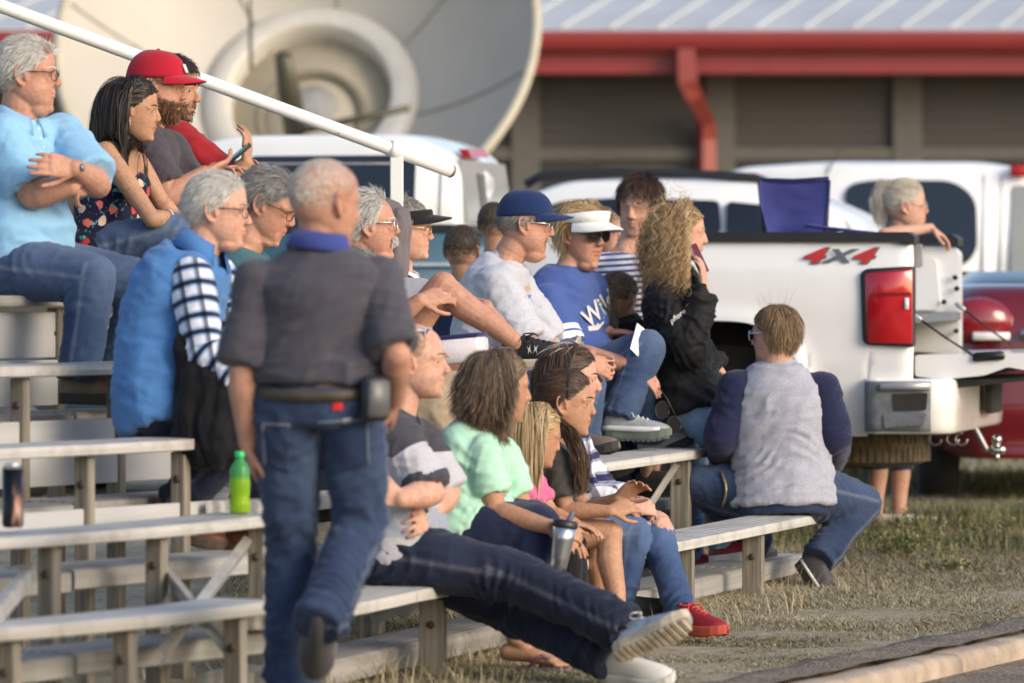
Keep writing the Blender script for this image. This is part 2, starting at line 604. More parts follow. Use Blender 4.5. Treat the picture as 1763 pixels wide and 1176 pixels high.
        for i, (y, L, r) in enumerate(((.032, .072, .0083), (.011, .080, .0085), (-.011, .075, .0082), (-.031, .058, .0073))):
            p = w + d * (.088 - (.006 if i == 3 else 0)) * k + ts * y * k
            dd = nrm(d + ts * (y * a['spread'] * 28))
            ang = 0
            P = [p]
            for q, fr in enumerate((.46, .30, .24)):
                ang += cu * (.55, .85, .6)[q] * (1 + .10 * i)
                v = dd * math.cos(ang) + n * math.sin(ang)
                P.append(P[-1] + v * L * fr * k * fl)
            sp.chain(P, [r * 1.08 * k, r * k, r * .93 * k, r * .84 * k], 10)
        p = w + d * .022 * k + ts * .026 * k + n * .004 * k
        td = nrm(d * .75 + ts * (.9 * a['thumb'] + .15) + n * (.30 + .25 * cu))
        p2 = p + td * .044 * k
        t2 = nrm(td + d * .35 - ts * .35 * cu)
        sp.chain([p - td * .01 * k, p2, p2 + t2 * .030 * k, p2 + nrm(t2 + d * .2) * .052 * k], [.0135 * k, .0105 * k, .0098 * k, .0082 * k], 10)

    def body(s, voxel=.0046, face=1.0, jaw=1.0, nose=1.0, chin=0.0, arm_r=1.0, beard=0.0, legs_bare=(), base=None, feet=(), lip=.8, tan=0):
        sp = Soup()
        s.head(sp, face, jaw, nose, chin)
        z = s.sz
        T = TORSO_F if s.fem else TORSO_M
        ts = np.array([t for t, _, _ in T[2:]])
        C = bez(s.hip, s.mid, s.neck, ts)
        sp.rings(C, np.array([s.ls] * len(ts)), np.array([nrm(np.cross(s.ls, np.gradient(C, axis=0)[i])) for i in range(len(ts))]),
                 [a * z * .88 for _, a, _ in T[2:]], [b * z * .86 for _, _, b in T[2:]], 20)
        s.arm_r = arm_r
        for sd in s.sh:
            sp.cap(s.neck + nrm(s.hc - s.neck) * .018, s.S + (s.sh[sd] - s.S) * .62, .044 * z, .042 * z)
        for sd, a in s.arms.items():
            k = arm_r * z * (.86 if s.fem else 1.0)
            S, e, w = a['s'], a['e'], a['w']
            sp.chain([S, S + (e - S) * .35, S + (e - S) * .75, e], [.050 * k, .048 * k, .042 * k, .038 * k])
            sp.chain([e, e + (w - e) * .25, e + (w - e) * .6, w], [.039 * k, .0425 * k, .035 * k, .0265 * k])
            sp.cap(s.S + (S - s.S) * .3, S, .046 * z, .047 * k)
            if a['hand']:
                s.hand(sp, a, sd)
        for sd in legs_bare:
            g = s.legs[sd]
            k = z * (.95 if s.fem else 1.0)
            h, kn, an = g['h'], g['k'], g['a']
            back = nrm(np.cross(nrm(an - kn), np.cross(nrm(kn - h), nrm(an - kn)))) if np.linalg.norm(np.cross(nrm(kn - h), nrm(an - kn))) > .1 else -s.f
            sp.chain([h, h + (kn - h) * .5, kn], [.085 * k, .070 * k, .054 * k])
            calf = kn + (an - kn) * .32 - back * .012
            sp.chain([kn, calf, kn + (an - kn) * .7, an], [.050 * k, .054 * k, .042 * k, .034 * k])
            if sd in feet and g['t'] is not None:
                t = g['t']
                d = nrm(t - an - Z * np.dot(t - an, Z))
                lat = np.cross(Z, d)
                heel = an + V(0, 0, -.05) - d * .03
                b = heel + d * .17
                b[2] = t[2] + .018
                sp.chain([heel, (heel + b) / 2 + V(0, 0, .008), b], [.030, .028, .022])
                sp.cap(an, (heel + b) / 2 + V(0, 0, .012), .030, .024)
                for i, (y, L, r) in enumerate(((.026, .05, .0115), (.010, .046, .0085), (-.005, .04, .008), (-.018, .034, .0075), (-.029, .027, .007))):
                    y = y if sd == 'R' else -y
                    q = b + lat * y
                    sp.cap(b + lat * y * .8, q + d * L + V(0, 0, -.010), r * 1.2, r)
        co, fa, no = fused(sp, voxel, 4)
        hl = s.w2h(co)
        rg = np.random.default_rng(s.seed + 11)
        dl = np.zeros_like(hl)
        for c, r, m_ in (((.075, 0, -.100), .030, (.005, 0, .004)), ((.100, 0, -.028), .018, (.0045, 0, .0045)), ((.092, 0, .006), .022, (.004, 0, 0)), ((.088, 0, .020), .03, (.004, 0, .003)), ((.06, 0, .085), .05, (.006, 0, 0)), ((.088, 0, -.062), .022, (.003, 0, .002))):
            w_ = np.exp(-(((hl - np.array(c)) * np.array([1, .6, 1]) / r) ** 2).sum(1))
            dl += w_[:, None] * rg.uniform(-1, 1, 3) * np.array(m_)
        ww = rg.uniform(-.06, .08)
        low_ = np.clip((-.02 - hl[:, 2]) / .05, 0, 1) * (np.linalg.norm(hl, axis=1) < .135)
        dl[:, 1] += hl[:, 1] * ww * low_
        old = (~s.fem) if isinstance(s.fem, np.bool_) else (not s.fem)
        near = np.exp(-(np.linalg.norm((hl - np.array([.08, 0, -.02])) / np.array([.05, .07, .07]), axis=1)) ** 2)
        def crease(a, b, r):
            a, b = np.array(a), np.array(b)
            h2 = np.stack([hl[:, 0], np.abs(hl[:, 1]), hl[:, 2]], 1)
            t_ = np.clip(((h2 - a) @ (b - a)) / ((b - a) @ (b - a)), 0, 1)
            return np.exp(-(np.linalg.norm(h2 - a - t_[:, None] * (b - a), axis=1) / r) ** 2)
        k_ = .72 if not s.fem else .35
        cr = -.0030 * crease((.093, .017, -.030), (.077, .033, -.070), .0062) + .0022 * crease((.074, .036, -.038), (.066, .046, -.050), .013)
        cr += -.0022 * crease((.080, .018, -.020), (.068, .044, -.018), .0050) - .0016 * crease((.072, .030, -.078), (.060, .036, -.098), .006)
        cr += -.0014 * crease((.090, 0, .050), (.075, .045, .048), .004) - .0012 * crease((.088, 0, .066), (.072, .045, .064), .004)
        lipc = -.0026 * crease((.096, 0, -.0648), (.080, .024, -.0655), .0034)
        co = co + no * ((cr * k_ + lipc) * s.hs)[:, None]
        co = co + (dl * s.hs) @ s.hax + no * ((fbm(co * 60, s.seed, 3) - .5) * (.0034 if old else .0012) * near)[:, None]
        hl = s.w2h(co)
        x, y, zz = hl.T
        g = lambda c, r: np.exp(-(((hl - np.array(c)) / np.array(r)) ** 2).sum(1))
        ay = np.abs(y)
        ha = np.stack([x, ay, zz], 1)
        ga = lambda c, r: np.exp(-(((ha - np.array(c)) / np.array(r)) ** 2).sum(1))
        flush = .16 * ga((.060, .050, -.03), (.045, .04, .035)) + .30 * g((.104, 0, -.028), (.022, .022, .018)) + .35 * ga((-.01, .088, -.006), (.03, .012, .04))
        flush += lip * (1.0 if s.fem else .45) * np.clip(g((.092, 0, -.0650), (.015, .023, .0095)) * 1.6, 0, 1)
        flush += .25 * fbm(co * 14, s.seed) - .08
        dh = np.linalg.norm(hl - np.array([0, 0, 0]), axis=1)
        bm = np.clip((-.038 - zz + np.clip(-.0 - x, 0, 1) * .0) / .02, 0, 1) * np.clip((x + .005) / .03, 0, 1) * (dh < .17) * np.clip((.135 + zz) / .02, 0, 1)
        mouth = np.clip(g((.092, 0, -.0650), (.015, .023, .0095)) * 1.8, 0, 1)
        bm = bm * (1 - mouth) * beard
        base = np.array([s.hip[0], s.hip[1], base if base is not None else 0.0])
        s.root = link_mesh('person', co, fa, s.skin, None, True, base, dict(flush=np.clip(flush, 0, 1), beard=bm))
        tag(s.root, s.label, s.cat, s.group)
        s.bco = co
        return s

    def brows(s, mat, thick=1.0, len_=1.0):
        sp = Soup()
        for y in (1, -1):
            sp.chain([s.h2w(p) for p in ((.0935, y * .012, .0215), (.0872, y * .030, .0262), (.0715, y * .050, .0210))], [.0022 * thick * s.hs, .0026 * thick * s.hs, .0012 * s.hs], 7)
        sp.obj('eyebrows', mat, s.root, attrs=dict(strand=np.full(sp.n, .5)))
        return s

    def eyes(s, iris=(.06, .09, .12)):
        for y in (1, -1):
            sp = Soup()
            r = .0125 * s.hs
            c = s.h2w((.0660, y * .0315, -.0015))
            sp.ell(c, s.hax[[1, 2, 0]], (r, r, r), 16, 12)
            sp.cur = 1
            ex = nrm(s.hax[0])
            sp.ell(c + ex * r * .86, s.hax[[1, 2, 0]], (r * .52, r * .52, r * .2), 12, 7)
            sp.obj('eye', None, s.root, mats=[simple('eye_white', (.24, .215, .20), .5, var=.03), simple('iris_%d' % int(iris[2] * 100), [c * .5 for c in iris], .3, var=.3, scale=60)])
        return s

    # ---- hair
    def scalp(s, d, recede=0.0, low=0.0):
        """d: unit directions in head space -> root points, mask"""
        c = np.array([-.014, 0, .035])
        p = c + d * np.array([.101, .080, .0875])
        xs = [-.115, -.06, -.02, .004, .03, .055, .075, .09]
        zs = [-.070 - low, -.062 - low, -.030, .005, .022, .045 + recede * .02, .066 + recede * .03, .080 + recede * .04]
        zl = np.interp(p[:, 0], xs, zs)
        edge = (vnoise(p * 120, s.seed) - .5) * .012
        return p, p[:, 2] > zl + edge

    def hair(s, mat, n=2600, L=(.03, .045), flow='back', lift=.35, grav=.15, wave=.25, K=8, width=.0017, clump=10, curl=None, recede=0.0, low=0.0,
             shell=.006, name='hair', col=(), mask=None, part=0.0, stiff=.0, tip=.35, grow_curl=.03, bias=0.0, crown=(-.045, 0, .115), extra=None, shellcut=None, back=None, back_x=.0, flip=0.0):
        back = (1.0 if flow == 'down' else 0.0) if back is None else back
        d = rng.normal(size=(n * 4, 3)); d /= np.linalg.norm(d, axis=1, keepdims=True)
        p, m = s.scalp(d, recede, low)
        if mask is not None:
            m &= mask(p)
        d, p = d[m][:n], p[m][:n]
        n = len(p)
        nn = d / np.array([.099, .078, .085]); nn /= np.linalg.norm(nn, axis=1, keepdims=True)
        if flow == 'back':
            fl = np.tile(np.array([-1, 0, -.25]), (n, 1)) + np.stack([np.zeros(n), np.sign(p[:, 1]) * .25, -np.abs(p[:, 1]) * 5], 1)
        elif flow == 'down':
            fl = p - np.array(crown)
            fl[:, 2] -= .03
            fr = np.clip((p[:, 0] + .03) / .06, 0, 1)[:, None]
            sy = np.where(np.abs(p[:, 1]) < .004, rng.choice([-1, 1], n), np.sign(p[:, 1]))
            fl = fl / np.linalg.norm(fl, axis=1, keepdims=True) * (1 - fr) + fr * np.stack([-.8 * np.ones(n), sy * .55, -.25 * np.ones(n)], 1)
        elif flow == 'fwd':
            fl = np.tile(np.array([.8, 0, -.1]), (n, 1)) + np.stack([np.zeros(n), np.sign(p[:, 1]) * .2, -np.abs(p[:, 1]) * 9], 1)
        elif flow == 'side':
            fl = np.stack([-.25 + np.zeros(n), np.where(p[:, 1] > part, .9, -.9), -.15 - np.abs(p[:, 1]) * 6], 1)
        elif flow == 'pony':
            fl = np.array([-.115, 0, .045]) - p
        fl = fl - nn * (fl * nn).sum(1, keepdims=True)
        fl /= np.linalg.norm(fl, axis=1, keepdims=True) + 1e-9
        # clumps share noise
        cid = np.floor(vnoise(p * 40, s.seed + 3) * 50) if clump else rng.random(n)
        cl = rng.normal(size=(64, 3))[np.asarray(cid, int) % 64] if clump else rng.normal(size=(n, 3))
        jit = rng.normal(size=(n, 3)) * .35 + cl * .65
        if flow == 'pony':
            L = (1.0, 1.1)
        ln = rng.uniform(L[0], L[1], n) * (1 + .10 * cl[:, 0].clip(-1, 1))
        if extra is not None:
            ln = extra(p, ln)
        if flow == 'pony':
            ln = ln * (np.linalg.norm(p - np.array([-.105, 0, .045]), axis=1) * 1.12 + .012)
        root_front = p[:, 0] > -.03
        dr = nn * lift + fl * (1 - lift) + jit * wave * .5
        dr /= np.linalg.norm(dr, axis=1, keepdims=True)
        pw = s.h2w(p + nn * (.001 + shell * .55))
        dw = dr @ s.hax
        nw = nn @ s.hax
        step = (ln * s.hs / (K - 1))[:, None]
        pts = [pw]
        g = np.array([0, 0, -1.0]) * grav
        flw = fl @ s.hax
        for k in range(1, K):
            q = pts[-1] + dw * step
            hq = s.w2h(q)
            # keep outside the head
            c = np.array([-.014, 0, .030])
            rad = np.array([.104, .083, .090]) + shell * .6
            e = (hq - c) / rad
            r = np.linalg.norm(e, axis=1)
            inside = (r < 1) & (hq[:, 2] > -.09)
            hq[inside] = c + (e / r[:, None])[inside] * rad
            q = s.h2w(hq)
            for (cc, cr) in col:
                v = q - cc
                dd = np.linalg.norm(v, axis=1)
                i2 = dd < cr
                q[i2] = (cc + v / dd[:, None] * cr)[i2]
            pts.append(q)
            act = q - pts[-2]
            act /= np.linalg.norm(act, axis=1, keepdims=True) + 1e-9
            dw = dw * .35 + act * .65
            if flow == 'pony':
                tg = (np.array([-.120, 0, .045]) - s.w2h(q)); tg /= np.linalg.norm(tg, axis=1, keepdims=True) + 1e-9
                dw = dw + (tg @ s.hax) * .7
            if back:
                hx = s.w2h(q)
                need = np.clip((hx[:, 0] - back_x) / .03, 0, 1) * (hx[:, 2] > -.16)
                dw = dw - s.hax[0] * (need * back)[:, None]
            if flip and k > K * .62:
                ow = q - s.h2w((-.01, 0, 0)); ow = ow - s.hax[2] * (ow @ s.hax[2])[:, None]
                ow /= np.linalg.norm(ow, axis=1, keepdims=True) + 1e-9
                dw = dw + ow * flip * (k / K)
            dw = dw + g * (k / K + .4) + flw * stiff + (jit @ s.hax) * wave * .10
            dw /= np.linalg.norm(dw, axis=1, keepdims=True)
        pts = np.stack(pts, 1)                     # n,K,3
        if curl:
            rad, pitch = curl
            ph = rng.uniform(0, 6.28, 64)[np.asarray(cid, int) % 64] + rng.normal(size=n) * .5
            arc = np.linspace(0, 1, K)[None] * ln[:, None] * s.hs
            t = np.gradient(pts, axis=1); t /= np.linalg.norm(t, axis=2, keepdims=True) + 1e-9
            a = np.cross(t, np.array([.3, .5, .8])); a /= np.linalg.norm(a, axis=2, keepdims=True) + 1e-9
            b = np.cross(t, a)
            an = arc * (6.283 / pitch) * rng.uniform(.8, 1.2, (n, 1)) + ph[:, None]
            am = rad * np.minimum(1, arc / grow_curl) * rng.uniform(.6, 1.25, (n, 1))
            pts = pts + a * (np.cos(an) * am)[..., None] + b * (np.sin(an) * am)[..., None]
        t = np.gradient(pts, axis=1)
        rv = rng.normal(size=(n, 1, 3)) * .5 + np.cross(nw, flw)[:, None]
        sdv = rv - t * (rv * t).sum(2, keepdims=True) / ((t * t).sum(2, keepdims=True) + 1e-12)
        sdv /= np.linalg.norm(sdv, axis=2, keepdims=True) + 1e-9
        wd = width * np.interp(np.linspace(0, 1, K), [0, .6, 1], [1, .9, tip])[None, :, None]
        a, b = pts - sdv * wd * .5, pts + sdv * wd * .5
        v = np.stack([a, b], 2).reshape(-1, 3)
        i = (np.arange(n)[:, None] * K + np.arange(K - 1)[None]) * 2
        f = np.stack([i, i + 1, i + 3, i + 2], -1).reshape(-1, 4)
        st = np.clip(rng.random(n) * .55 + (np.asarray(cid) % 7) / 7 * .45 + bias, 0, 1)
        at = np.repeat(st, K * 2)
        if shell:
            # a thin matted cap under the strands
            nu, nv = 72, 48
            th, ph = np.meshgrid(np.linspace(0, 2 * np.pi, nu, endpoint=False), np.linspace(-.5 * np.pi, .5 * np.pi, nv), indexing='ij')
            dd = np.stack([np.cos(ph) * np.cos(th), np.cos(ph) * np.sin(th), np.sin(ph)], -1).reshape(-1, 3)
            q, m = s.scalp(dd, recede, low)
            if mask is not None:
                m &= mask(q)
            if shellcut is not None:
                m &= shellcut(q)
            off = shell * (.25 + .55 * vnoise(q * 55, s.seed + 5)[:, None])
            q = q + dd * off
            m = m.reshape(nu, nv)
            off = len(v)
            ii, jj = np.meshgrid(np.arange(nu), np.arange(nv - 1), indexing='ij')
            i2 = (ii + 1) % nu
            ok = m[ii, jj] & m[i2, jj] & m[i2, jj + 1] & m[ii, jj + 1]
            f2 = np.stack([ii * nv + jj, i2 * nv + jj, i2 * nv + jj + 1, ii * nv + jj + 1], -1)[ok] + off
            v = np.concatenate([v, s.h2w(q)])
            f = np.concatenate([f, f2])
            at = np.concatenate([at, vnoise(q * 90, 4) * .7])
        link_mesh(name, v, f, mat, s.root, True, attrs=dict(strand=at))
        return s

    def tail(s, mat, root, path, n=500, r=.018, width=.0018, name='ponytail', curl=None, K=16, spread=1.6, wave=.01):
        """a hank of hair along a path of head-space points"""
        P = np.array([s.h2w(root)] + [np.asarray(q, float) for q in path])
        tt = np.linspace(0, 1, K)
        seg = np.linspace(0, 1, len(P))
        G = np.stack([np.interp(tt, seg, P[:, i]) for i in range(3)], 1)
        for _ in range(2):
            G[1:-1] = (G[:-2] + 2 * G[1:-1] + G[2:]) / 4
        off = rng.normal(size=(n, 3)); off /= np.linalg.norm(off, axis=1, keepdims=True); off *= rng.random((n, 1)) ** .5 * r
        gr = np.interp(tt, [0, .25, .75, 1], [.45, 1, spread * .8, spread * .55])
        L = rng.uniform(.8, 1.0, n)
        idx = tt[None] * L[:, None]
        pts = np.stack([np.interp(idx, tt, G[:, i]) for i in range(3)], -1) + off[:, None] * gr[None, :, None]
        pts += (np.stack([vnoise(np.stack([idx.ravel() * 6, np.repeat(rng.integers(0, 40, n), K), np.zeros(n * K) + q * 9], 1), 5).reshape(n, K) for q in range(3)], -1) - .5) * wave * 2
        t = np.gradient(pts, axis=1)
        rv = rng.normal(size=(n, 1, 3))
        sdv = np.cross(t, rv); sdv /= np.linalg.norm(sdv, axis=2, keepdims=True) + 1e-9
        wd = width * np.interp(tt, [0, .7, 1], [1, 1, .3])[None, :, None]
        v = np.stack([pts - sdv * wd / 2, pts + sdv * wd / 2], 2).reshape(-1, 3)
        i = (np.arange(n)[:, None] * K + np.arange(K - 1)[None]) * 2
        f = np.stack([i, i + 1, i + 3, i + 2], -1).reshape(-1, 4)
        link_mesh(name, v, f, mat, s.root, True, attrs=dict(strand=np.repeat(rng.random(n), K * 2)))
        return s

    def beardhair(s, mat, n=1200, L=(.006, .014), full=True, name='beard'):
        """short hairs on the lower face (or a moustache only), grown off the body surface"""
        hl = s.w2h(s.bco)
        x, y, z = hl.T
        mouth = (x > .080) & (np.abs(y) < .020) & (z < -.0600) & (z > -.0745)
        if full:
            m = (z < np.interp(x, [-.01, .03, .07, .1], [-.0, -.035, -.045, -.048])) & (z > -.128) & (x > .0) & (np.abs(y) < .08) & ~mouth & (np.linalg.norm(hl, axis=1) < .16)
        else:
            m = (x > .072) & (np.abs(y) < .030) & (z < -.045) & (z > -.0615 - np.abs(y) * .35)
        ix = np.nonzero(m)[0]
        if len(ix) == 0: return s
        ix = rng.choice(ix, n)
        p = s.bco[ix] + rng.normal(size=(n, 3)) * .0022
        hn = hl[ix] - np.array([.03, 0, -.05])
        hn /= np.linalg.norm(hn, axis=1, keepdims=True)
        d = (hn * .45 + np.array([.1, 0, -.8]) + np.stack([np.zeros(n), np.sign(hl[ix][:, 1]) * .35, np.zeros(n)], 1)) @ s.hax + rng.normal(size=(n, 3)) * .25
        d /= np.linalg.norm(d, axis=1, keepdims=True)
        L_ = rng.uniform(*L, n)[:, None]
        pts = np.stack([p, p + d * L_ * .5 + hn @ s.hax * .002, p + d * L_ + V(0, 0, -.002)], 1)
        K = 3
        t = np.gradient(pts, axis=1)
        sdv = np.cross(t, rng.normal(size=(n, 1, 3))); sdv /= np.linalg.norm(sdv, axis=2, keepdims=True) + 1e-9
        wd = .0019 * np.array([1, .9, .4])[None, :, None]
        v = np.stack([pts - sdv * wd / 2, pts + sdv * wd / 2], 2).reshape(-1, 3)
        i = (np.arange(n)[:, None] * K + np.arange(K - 1)[None]) * 2
        f = np.stack([i, i + 1, i + 3, i + 2], -1).reshape(-1, 4)
        link_mesh(name, v, f, mat, s.root, True, attrs=dict(strand=np.repeat(rng.random(n), K * 2)))
        return s

    # ---- clothes
    def torso_frame(s, ts):
        C = bez(s.hip, s.mid, s.neck, ts)
        d = np.gradient(bez(s.hip, s.mid, s.neck, np.linspace(-.2, 1, 13)), axis=0)
        T = np.stack([np.interp(ts, np.linspace(-.2, 1, 13), d[:, i]) for i in range(3)], 1)
        T /= np.linalg.norm(T, axis=1, keepdims=True)
        u = np.clip((np.asarray(ts) - .1) / .6, 0, 1)[:, None]
        A = s.lh * (1 - u) + s.ls * u
        A = A - T * (A * T).sum(1, keepdims=True)
        A /= np.linalg.norm(A, axis=1, keepdims=True)
        B = np.cross(A, T)
        return C, A, B, T

    def torso_soup(s, sp, grow=.012, hem=-.17, top=1.0, belly=None, flare=0.0, bust=None):
        T = TORSO_F if s.fem else TORSO_M
        tt = np.array([t for t, _, _ in T]); aa = np.array([a for _, a, _ in T]); bb = np.array([b for _, _, b in T])
        ts = np.unique(np.concatenate([[hem], tt[(tt > hem + .02) & (tt < top - .02)], [top]]))
        a, b = np.interp(ts, tt, aa), np.interp(ts, tt, bb)
        C, A, B, Tn = s.torso_frame(ts)
        bl = s.fat if belly is None else belly
        fw = np.exp(-((ts - .22) / .26) ** 2) * bl
        C = C + B * (fw * .55)[:, None]
        lo = np.clip(1 - (ts - hem) / .25, 0, 1) * flare
        sp.rings(C, A, B, a * s.sz + grow + fw * .38 + lo, b * s.sz + grow + fw * .55 + lo, 28, sq=.93)
        for sd in s.sh:
            sp.cap(bez(s.hip, s.mid, s.neck, [min(top, 1.0) * .97])[0], s.S + (s.sh[sd] - s.S) * .62, (.044 if s.fem else .050) * s.sz + grow, .044 * s.sz + grow) if top > .9 else None
        if s.fem if bust is None else bust:
            q = bez(s.hip, s.mid, s.neck, [.62])[0]
            bz = (bust or 1.0) if not isinstance(bust, bool) else 1.0
            fr = np.cross(s.ls, nrm(s.neck - s.mid))
            for y in (1, -1):
                sp.ell(q + s.ls * y * .070 * s.sz + fr * .068 * s.sz, np.array([s.ls, fr, np.cross(s.ls, fr)]), (.062 * s.sz * bz, .062 * s.sz * bz, .066 * s.sz * bz))

    def sleeve_soup(s, sp, side, upto=.8, r0=.057, r1=.060, ro=None, loose=0.0, yoke=.30):
        """upto: 0..1 along the upper arm, 1..2 along the forearm"""
        a = s.arms[side]
        S, e, w = a['s'], a['e'], a['w']
        k = s.sz * (.88 if s.fem else 1.0) * s.arm_r
        P, r = [S], [r0 * k + loose]
        if upto <= 1:
            E = S + (e - S) * upto
            P += [S + (e - S) * upto * .5, E]; r += [(r0 + r1) / 2 * k + loose, r1 * k + loose]
        else:
            E = e + (w - e) * (upto - 1)
            el = e + nrm(e - (S + w) / 2) * .004
            P += [S + (e - S) * .5, el, e + (w - e) * (upto - 1) * .5, E]
            r += [r0 * .95 * k + loose, .050 * k + loose, .050 * k + loose, (ro or .036) * k + loose]
        sp.chain(P[:-1], r[:-1])
        d = nrm(P[-1] - P[-2])
        q = np.array([P[-2] + (P[-1] - P[-2]) * t for t in (0, .4, .8, 1.0)])
        sp.tube(q, np.interp([0, .4, .8, 1.0], [0, 1], [r[-2], r[-1]]), 18)
        if yoke:
            n0 = s.S + (s.neck - s.S) * .35
            sp.cap(n0 + (S - n0) * yoke - nrm(s.neck - s.mid) * .012, S, .047 * s.sz + loose * .5, r0 * k * .94 + loose * .7)
        s.cuff = (P[-1], d, r[-1])

    def shirt(s, mat, up=.75, grow=.012, hem=-.15, top=.97, sleeves=('L', 'R'), loose=0.004, wr=.008, name='shirt', belly=None, voxel=.008, flare=.0, collar=None, r1=.060, ro=None, bust=None, smooth=6, attrs=None, mats=None, fmat=None, torso=True, yoke=.30):
        sp = Soup()
        if torso:
            s.torso_soup(sp, grow, hem, top, belly, flare, bust)
        for sd in sleeves:
            s.sleeve_soup(sp, sd, up if np.ndim(up) == 0 else up[sd], .057, r1, ro, loose, yoke)
        co, fa, no = fused(sp, voxel, smooth)
        t = nrm(s.neck - s.hip)
        co = wrinkle(co, no, wr, (6, 6, 16), s.seed, np.array([s.ls, np.cross(s.ls, t), t * .8 + s.ls * .3]))
        C_, A_, B_, T_ = s.torso_frame(np.array([.12, .55, .80]))
        sp_ = []
        if torso:
            sp_ += [(C_[0] + B_[0] * .08, T_[0] + A_[0] * .25, .20, wr * .9, .050), (C_[0] - B_[0] * .08, T_[0] - A_[0] * .2, .20, wr * .8, .055), (C_[1] - A_[1] * .15, T_[1] + B_[1] * .5, .14, wr * .7, .045), (C_[1] + A_[1] * .15, T_[1] + B_[1] * .5, .14, wr * .7, .045)]
        for sd in sleeves:
            a = s.arms[sd]
            sp_ += [(a['s'] + (a['e'] - a['s']) * .30, (a['e'] - a['s']) + s.fs * .12, .10, wr * .75, .034), (a['e'], a['w'] - a['s'], .10, wr * 1.0, .030), (a['w'], a['w'] - a['e'], .10, wr * .9, .028)]
        co = folds(co, no, sp_, s.seed)
        o = link_mesh(name, co, fa, mat, s.root, True, attrs=attrs(co) if attrs else None, mats=mats, fmat=fmat(co, fa) if fmat else None)
        s.last = (o, co, fa)
        if collar is not None:
            s.collar(collar)
        return s

    def collar(s, mat, h=.042, r=None, open_=.5, drop=0.0):
        """turned-down shirt collar: a ring round the neck, open in front"""
        r = r or (.064 if not s.fem else .054) * s.sz
        up = nrm(s.hc - s.neck)
        up = nrm(up + Z * .6)
        fr = nrm(s.fs - up * np.dot(s.fs, up)); lt = np.cross(up, fr)
        c = s.neck + up * .012 - up * drop
        sp = Soup()
        n = 26
        inner, outer = [], []
        for i in range(n):
            t = -math.pi + open_ * .5 + (2 * math.pi - open_) * i / (n - 1) + math.pi
            t = open_ * .5 + (2 * math.pi - open_) * i / (n - 1)
            d = fr * math.cos(t) + lt * math.sin(t)
            frn = max(0, math.cos(t))
            inner.append((c + d * (r + .004) + up * (h * .55 - .03 * frn), c + d * (r + .012) + up * (h * .55 - .03 * frn + .003), c + d * (r + .030 + .02 * frn) + up * (-.020 - .045 * frn), c + d * (r + .024 + .02 * frn) + up * (-.024 - .045 * frn)))
        v = [p for q in inner for p in q]
        f = []
        for i in range(n - 1):
            for j in range(4):
                f.append((i * 4 + j, i * 4 + (j + 1) % 4, (i + 1) * 4 + (j + 1) % 4, (i + 1) * 4 + j))
        f += [(0, 1, 2, 3), ((n - 1) * 4 + 3, (n - 1) * 4 + 2, (n - 1) * 4 + 1, (n - 1) * 4)]
        sp.add(v, f)
        sp.obj('collar', mat, s.root)
        return s

    def pants(s, mat, r=(.098, .088, .068, .060, .062), upto=2.0, grow=0.0, wr=.010, name='trousers', voxel=.008, seat=.0, smooth=5, sides=('L', 'R'), waist=.06, wear=True):
        """legs: hip, mid thigh, knee, mid shin, hem radii"""
        sp = Soup()
        z = s.sz
        T = TORSO_F if s.fem else TORSO_M
        ts = np.array([-.12, -.03, waist])
        C, A, B, Tn = s.torso_frame(ts)
        tt = np.array([t for t, _, _ in T]); aa = np.array([a for _, a, _ in T]); bb = np.array([b for _, _, b in T])
        sp.rings(C, A, B, np.interp(ts, tt, aa) * z + .006 + s.fat * .2, np.interp(ts, tt, bb) * z + .006 + s.fat * .25, 26, sq=.93)
        wearpts = []
        for sd in sides:
            g = s.legs[sd]
            h, k, a = g['h'], g['k'], g['a']
            q = [x * z for x in r]
            sp.chain([s.hip + (h - s.hip) * .55, h], [q[0] * 1.05, q[0]], 18)
            if upto > 1:
                sp.chain([h, (h + k) / 2, k], [q[0], q[1], q[2]], 18)
                e = k + (a - k) * (upto - 1)
                bend = nrm(nrm(k - h) - nrm(a - k))
                m1 = k + (e - k) * .45
                sp.chain([k, m1], [q[2] * .99, q[3]], 18)
                P = np.array([m1 + (e - m1) * t for t in (0, .3, .6, .9, 1.0)])
                sp.tube(P, np.interp([0, .3, .6, .9, 1.0], [0, 1], [q[3], q[4]]), 20)
            else:
                e = h + (k - h) * upto
                P = np.array([h + (e - h) * t for t in (.0, .6, .9, 1.0)])
                sp.tube(P, [q[0], q[1] * 1.05, q[1] * 1.05, q[1] * 1.05], 20)
            wearpts += [(k + nrm(nrm(k - h) - nrm(a - k)) * q[2] * .6, .10), ((h + k) / 2 + Z * .06, .13)]
        co, fa, no = fused(sp, voxel, smooth)
        # creases gather at the crotch, knees and hems
        base = wrinkle(co, no, wr * .5, (11, 11, 15), s.seed + 2)
        d = base - co
        gather = np.zeros(len(co))
        for sd in sides:
            g = s.legs[sd]
            for c, rr in ((g['h'], .16), (g['k'] - nrm(nrm(g['k'] - g['h']) - nrm(g['a'] - g['k'])) * .05, .10), (g['a'], .13)):
                gather += np.exp(-(np.linalg.norm(co - c, axis=1) / rr) ** 2)
        co2 = co + d * (1 + 1.0 * np.clip(gather, 0, 1.6))[:, None]
        w = np.zeros(len(co))
        for c, rr in wearpts:
            w += np.exp(-(np.linalg.norm(co - c, axis=1) / rr) ** 2)
        sp_ = []
        seam = np.zeros(len(co))
